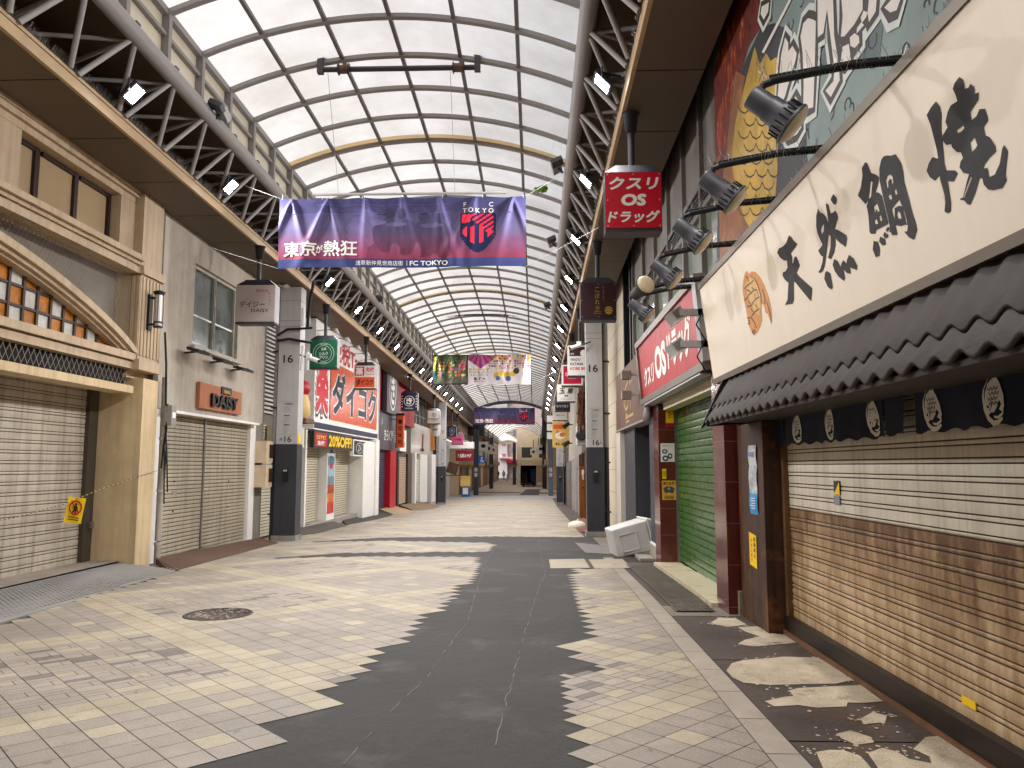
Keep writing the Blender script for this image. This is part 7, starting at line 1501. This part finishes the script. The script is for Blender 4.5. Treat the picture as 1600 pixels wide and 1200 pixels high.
def person(x, y, h, label, top, legs, stride=.12):
    zb = zc; t = thing('person', label, 'person', (x, y, zb)); k = h / 1.7
    bm = {'pelvis': (0, 0, .92), 'chest': (0, 0, 1.3), 'neck': (0, 0, 1.47), 'head': (0, 0, 1.6), 'top': (0, 0, 1.7), 'hl': (-.09, 0, .88), 'kl': (-.1, -stride, .5), 'fl': (-.1, -stride * .6, .06), 'hr': (.09, 0, .88), 'kr': (.1, stride, .5), 'fr': (.1, stride * 1.6, .08), 'sl': (-.19, 0, 1.4), 'el': (-.24, stride * .4, 1.12), 'wl': (-.24, -stride * .4, .88), 'sr': (.19, 0, 1.4), 'er': (.24, -stride * .4, 1.12), 'wr': (.24, stride * .6, .88)}
    ed = [('pelvis', 'chest'), ('chest', 'neck'), ('neck', 'head'), ('head', 'top'), ('pelvis', 'hl'), ('hl', 'kl'), ('kl', 'fl'), ('pelvis', 'hr'), ('hr', 'kr'), ('kr', 'fr'), ('chest', 'sl'), ('sl', 'el'), ('el', 'wl'), ('chest', 'sr'), ('sr', 'er'), ('er', 'wr')]
    rr = {'pelvis': .14, 'chest': .16, 'neck': .06, 'head': .1, 'top': .07, 'hl': .1, 'hr': .1, 'kl': .065, 'kr': .065, 'fl': .05, 'fr': .05, 'sl': .07, 'sr': .07, 'el': .05, 'er': .05, 'wl': .04, 'wr': .04}
    ks = list(bm); me = bpy.data.meshes.new('body'); me.from_pydata([tuple(c * k for c in bm[q]) for q in ks], [(ks.index(a), ks.index(b)) for a, b in ed], [])
    o = bpy.data.objects.new('body', me); COL.objects.link(o); o.parent = t; sk = o.modifiers.new('skin', 'SKIN'); sk.use_smooth_shade = True
    for i, q in enumerate(ks): me.skin_vertices[0].data[i].radius = (rr[q] * k,) * 2
    me.skin_vertices[0].data[0].use_root = True; o.modifiers.new('sub', 'SUBSURF').levels = 1; me.materials.append(M('cloth_' + legs[1:], legs, .8))
    part('coat', t, lambda mb: mb.lathe([(.2 * k, zb + .78 * k), (.21 * k, zb + 1.0 * k), (.23 * k, zb + 1.36 * k), (.12 * k, zb + 1.48 * k)], M('coat_' + top[1:], top, .8), (x, y, 0), None, 14)); part('hair', t, lambda mb: mb.lathe([(.1 * k, zb + 1.58 * k), (.115 * k, zb + 1.66 * k), (.05 * k, zb + 1.74 * k)], INK, (x, y, 0), None, 12))
person(-6.0, 124, 1.68, 'person in dark clothes walking at the far end of the street', '#2b2a30', '#26262c')
person(-5.2, 128, 1.6, 'person in a grey top near the far opening', '#8a8a90', '#3a3a44', .05)
t = thing('bicycle', 'dark bicycle parked at the far end by the street opening', 'bicycle', (-4.3, 118, zc))
for y in (117.5, 118.5): part('wheel', t, lambda mb: [mb.bar((-4.3, y + .32 * math.cos(a), zc + .33 + .32 * math.sin(a)), (-4.3, y + .32 * math.cos(a + .4), zc + .33 + .32 * math.sin(a + .4)), .025, RUBBER, 5) for a in [k * .3927 for k in range(16)]])
part('frame', t, lambda mb: (mb.path([(-4.3, 117.5, zc + .33), (-4.3, 117.7, zc + .95), (-4.3, 118.2, zc + .85), (-4.3, 118.5, zc + .33), (-4.3, 118.05, zc + .33), (-4.3, 117.7, zc + .8)], .025, BLACK, 6), mb.bar((-4.55, 117.65, zc + 1.0), (-4.05, 117.65, zc + 1.0), .02, BLACK))); part('saddle', t, lambda mb: mb.box(-4.38, -4.22, 118.1, 118.35, zc + .9, zc + .96, BLACK))
# street-side return walls of the crossing
for s, lab in ((-1, 'grey corner building closing the crossing on the left'), (1, 'grey corner building closing the crossing on the right')):
    x0, x1 = (-30, -12.1) if s < 0 else (9.1, 30)
    tag((lambda mb: (mb.box(x0, x1, 63, 70, zc, 9, M('return_wall', '#a39a90', .7, var=.1)), mb.build('corner_building', None, ((x0 + x1) / 2, 66, zc)))[1])(MB()), lab, 'building')
# sprig of green caught on the right of the vault
t = thing('hanging_sprig', 'little green leafy sprig hanging under the right of the vault', 'plant', (-.1, 14.5, 7.2))
part('leaves', t, lambda mb: [mb.add([Vector((.12 + R.uniform(-.14, .14), 14.6 + R.uniform(-.1, .1), 6.95 + R.uniform(-.05, .07))) + Vector(v) for v in ((0, 0, 0), (R.uniform(.02, .06), .01, .02), (R.uniform(.02, .05), .0, -.03))], [(0, 1, 2)], M('leaf_green', '#7fae3a', .6)) for k in range(46)])
part('stem', t, lambda mb: mb.path([(-.02, 14.6, 6.95), (.12, 14.6, 6.99), (.25, 14.6, 6.93)], .005, M('stem_green', '#5d7a2c', .6), 5)); part('thread', t, lambda mb: mb.bar((.15, 14.6, 6.98), (.4, 14.6, 7.9), .002, LGREY, 4))
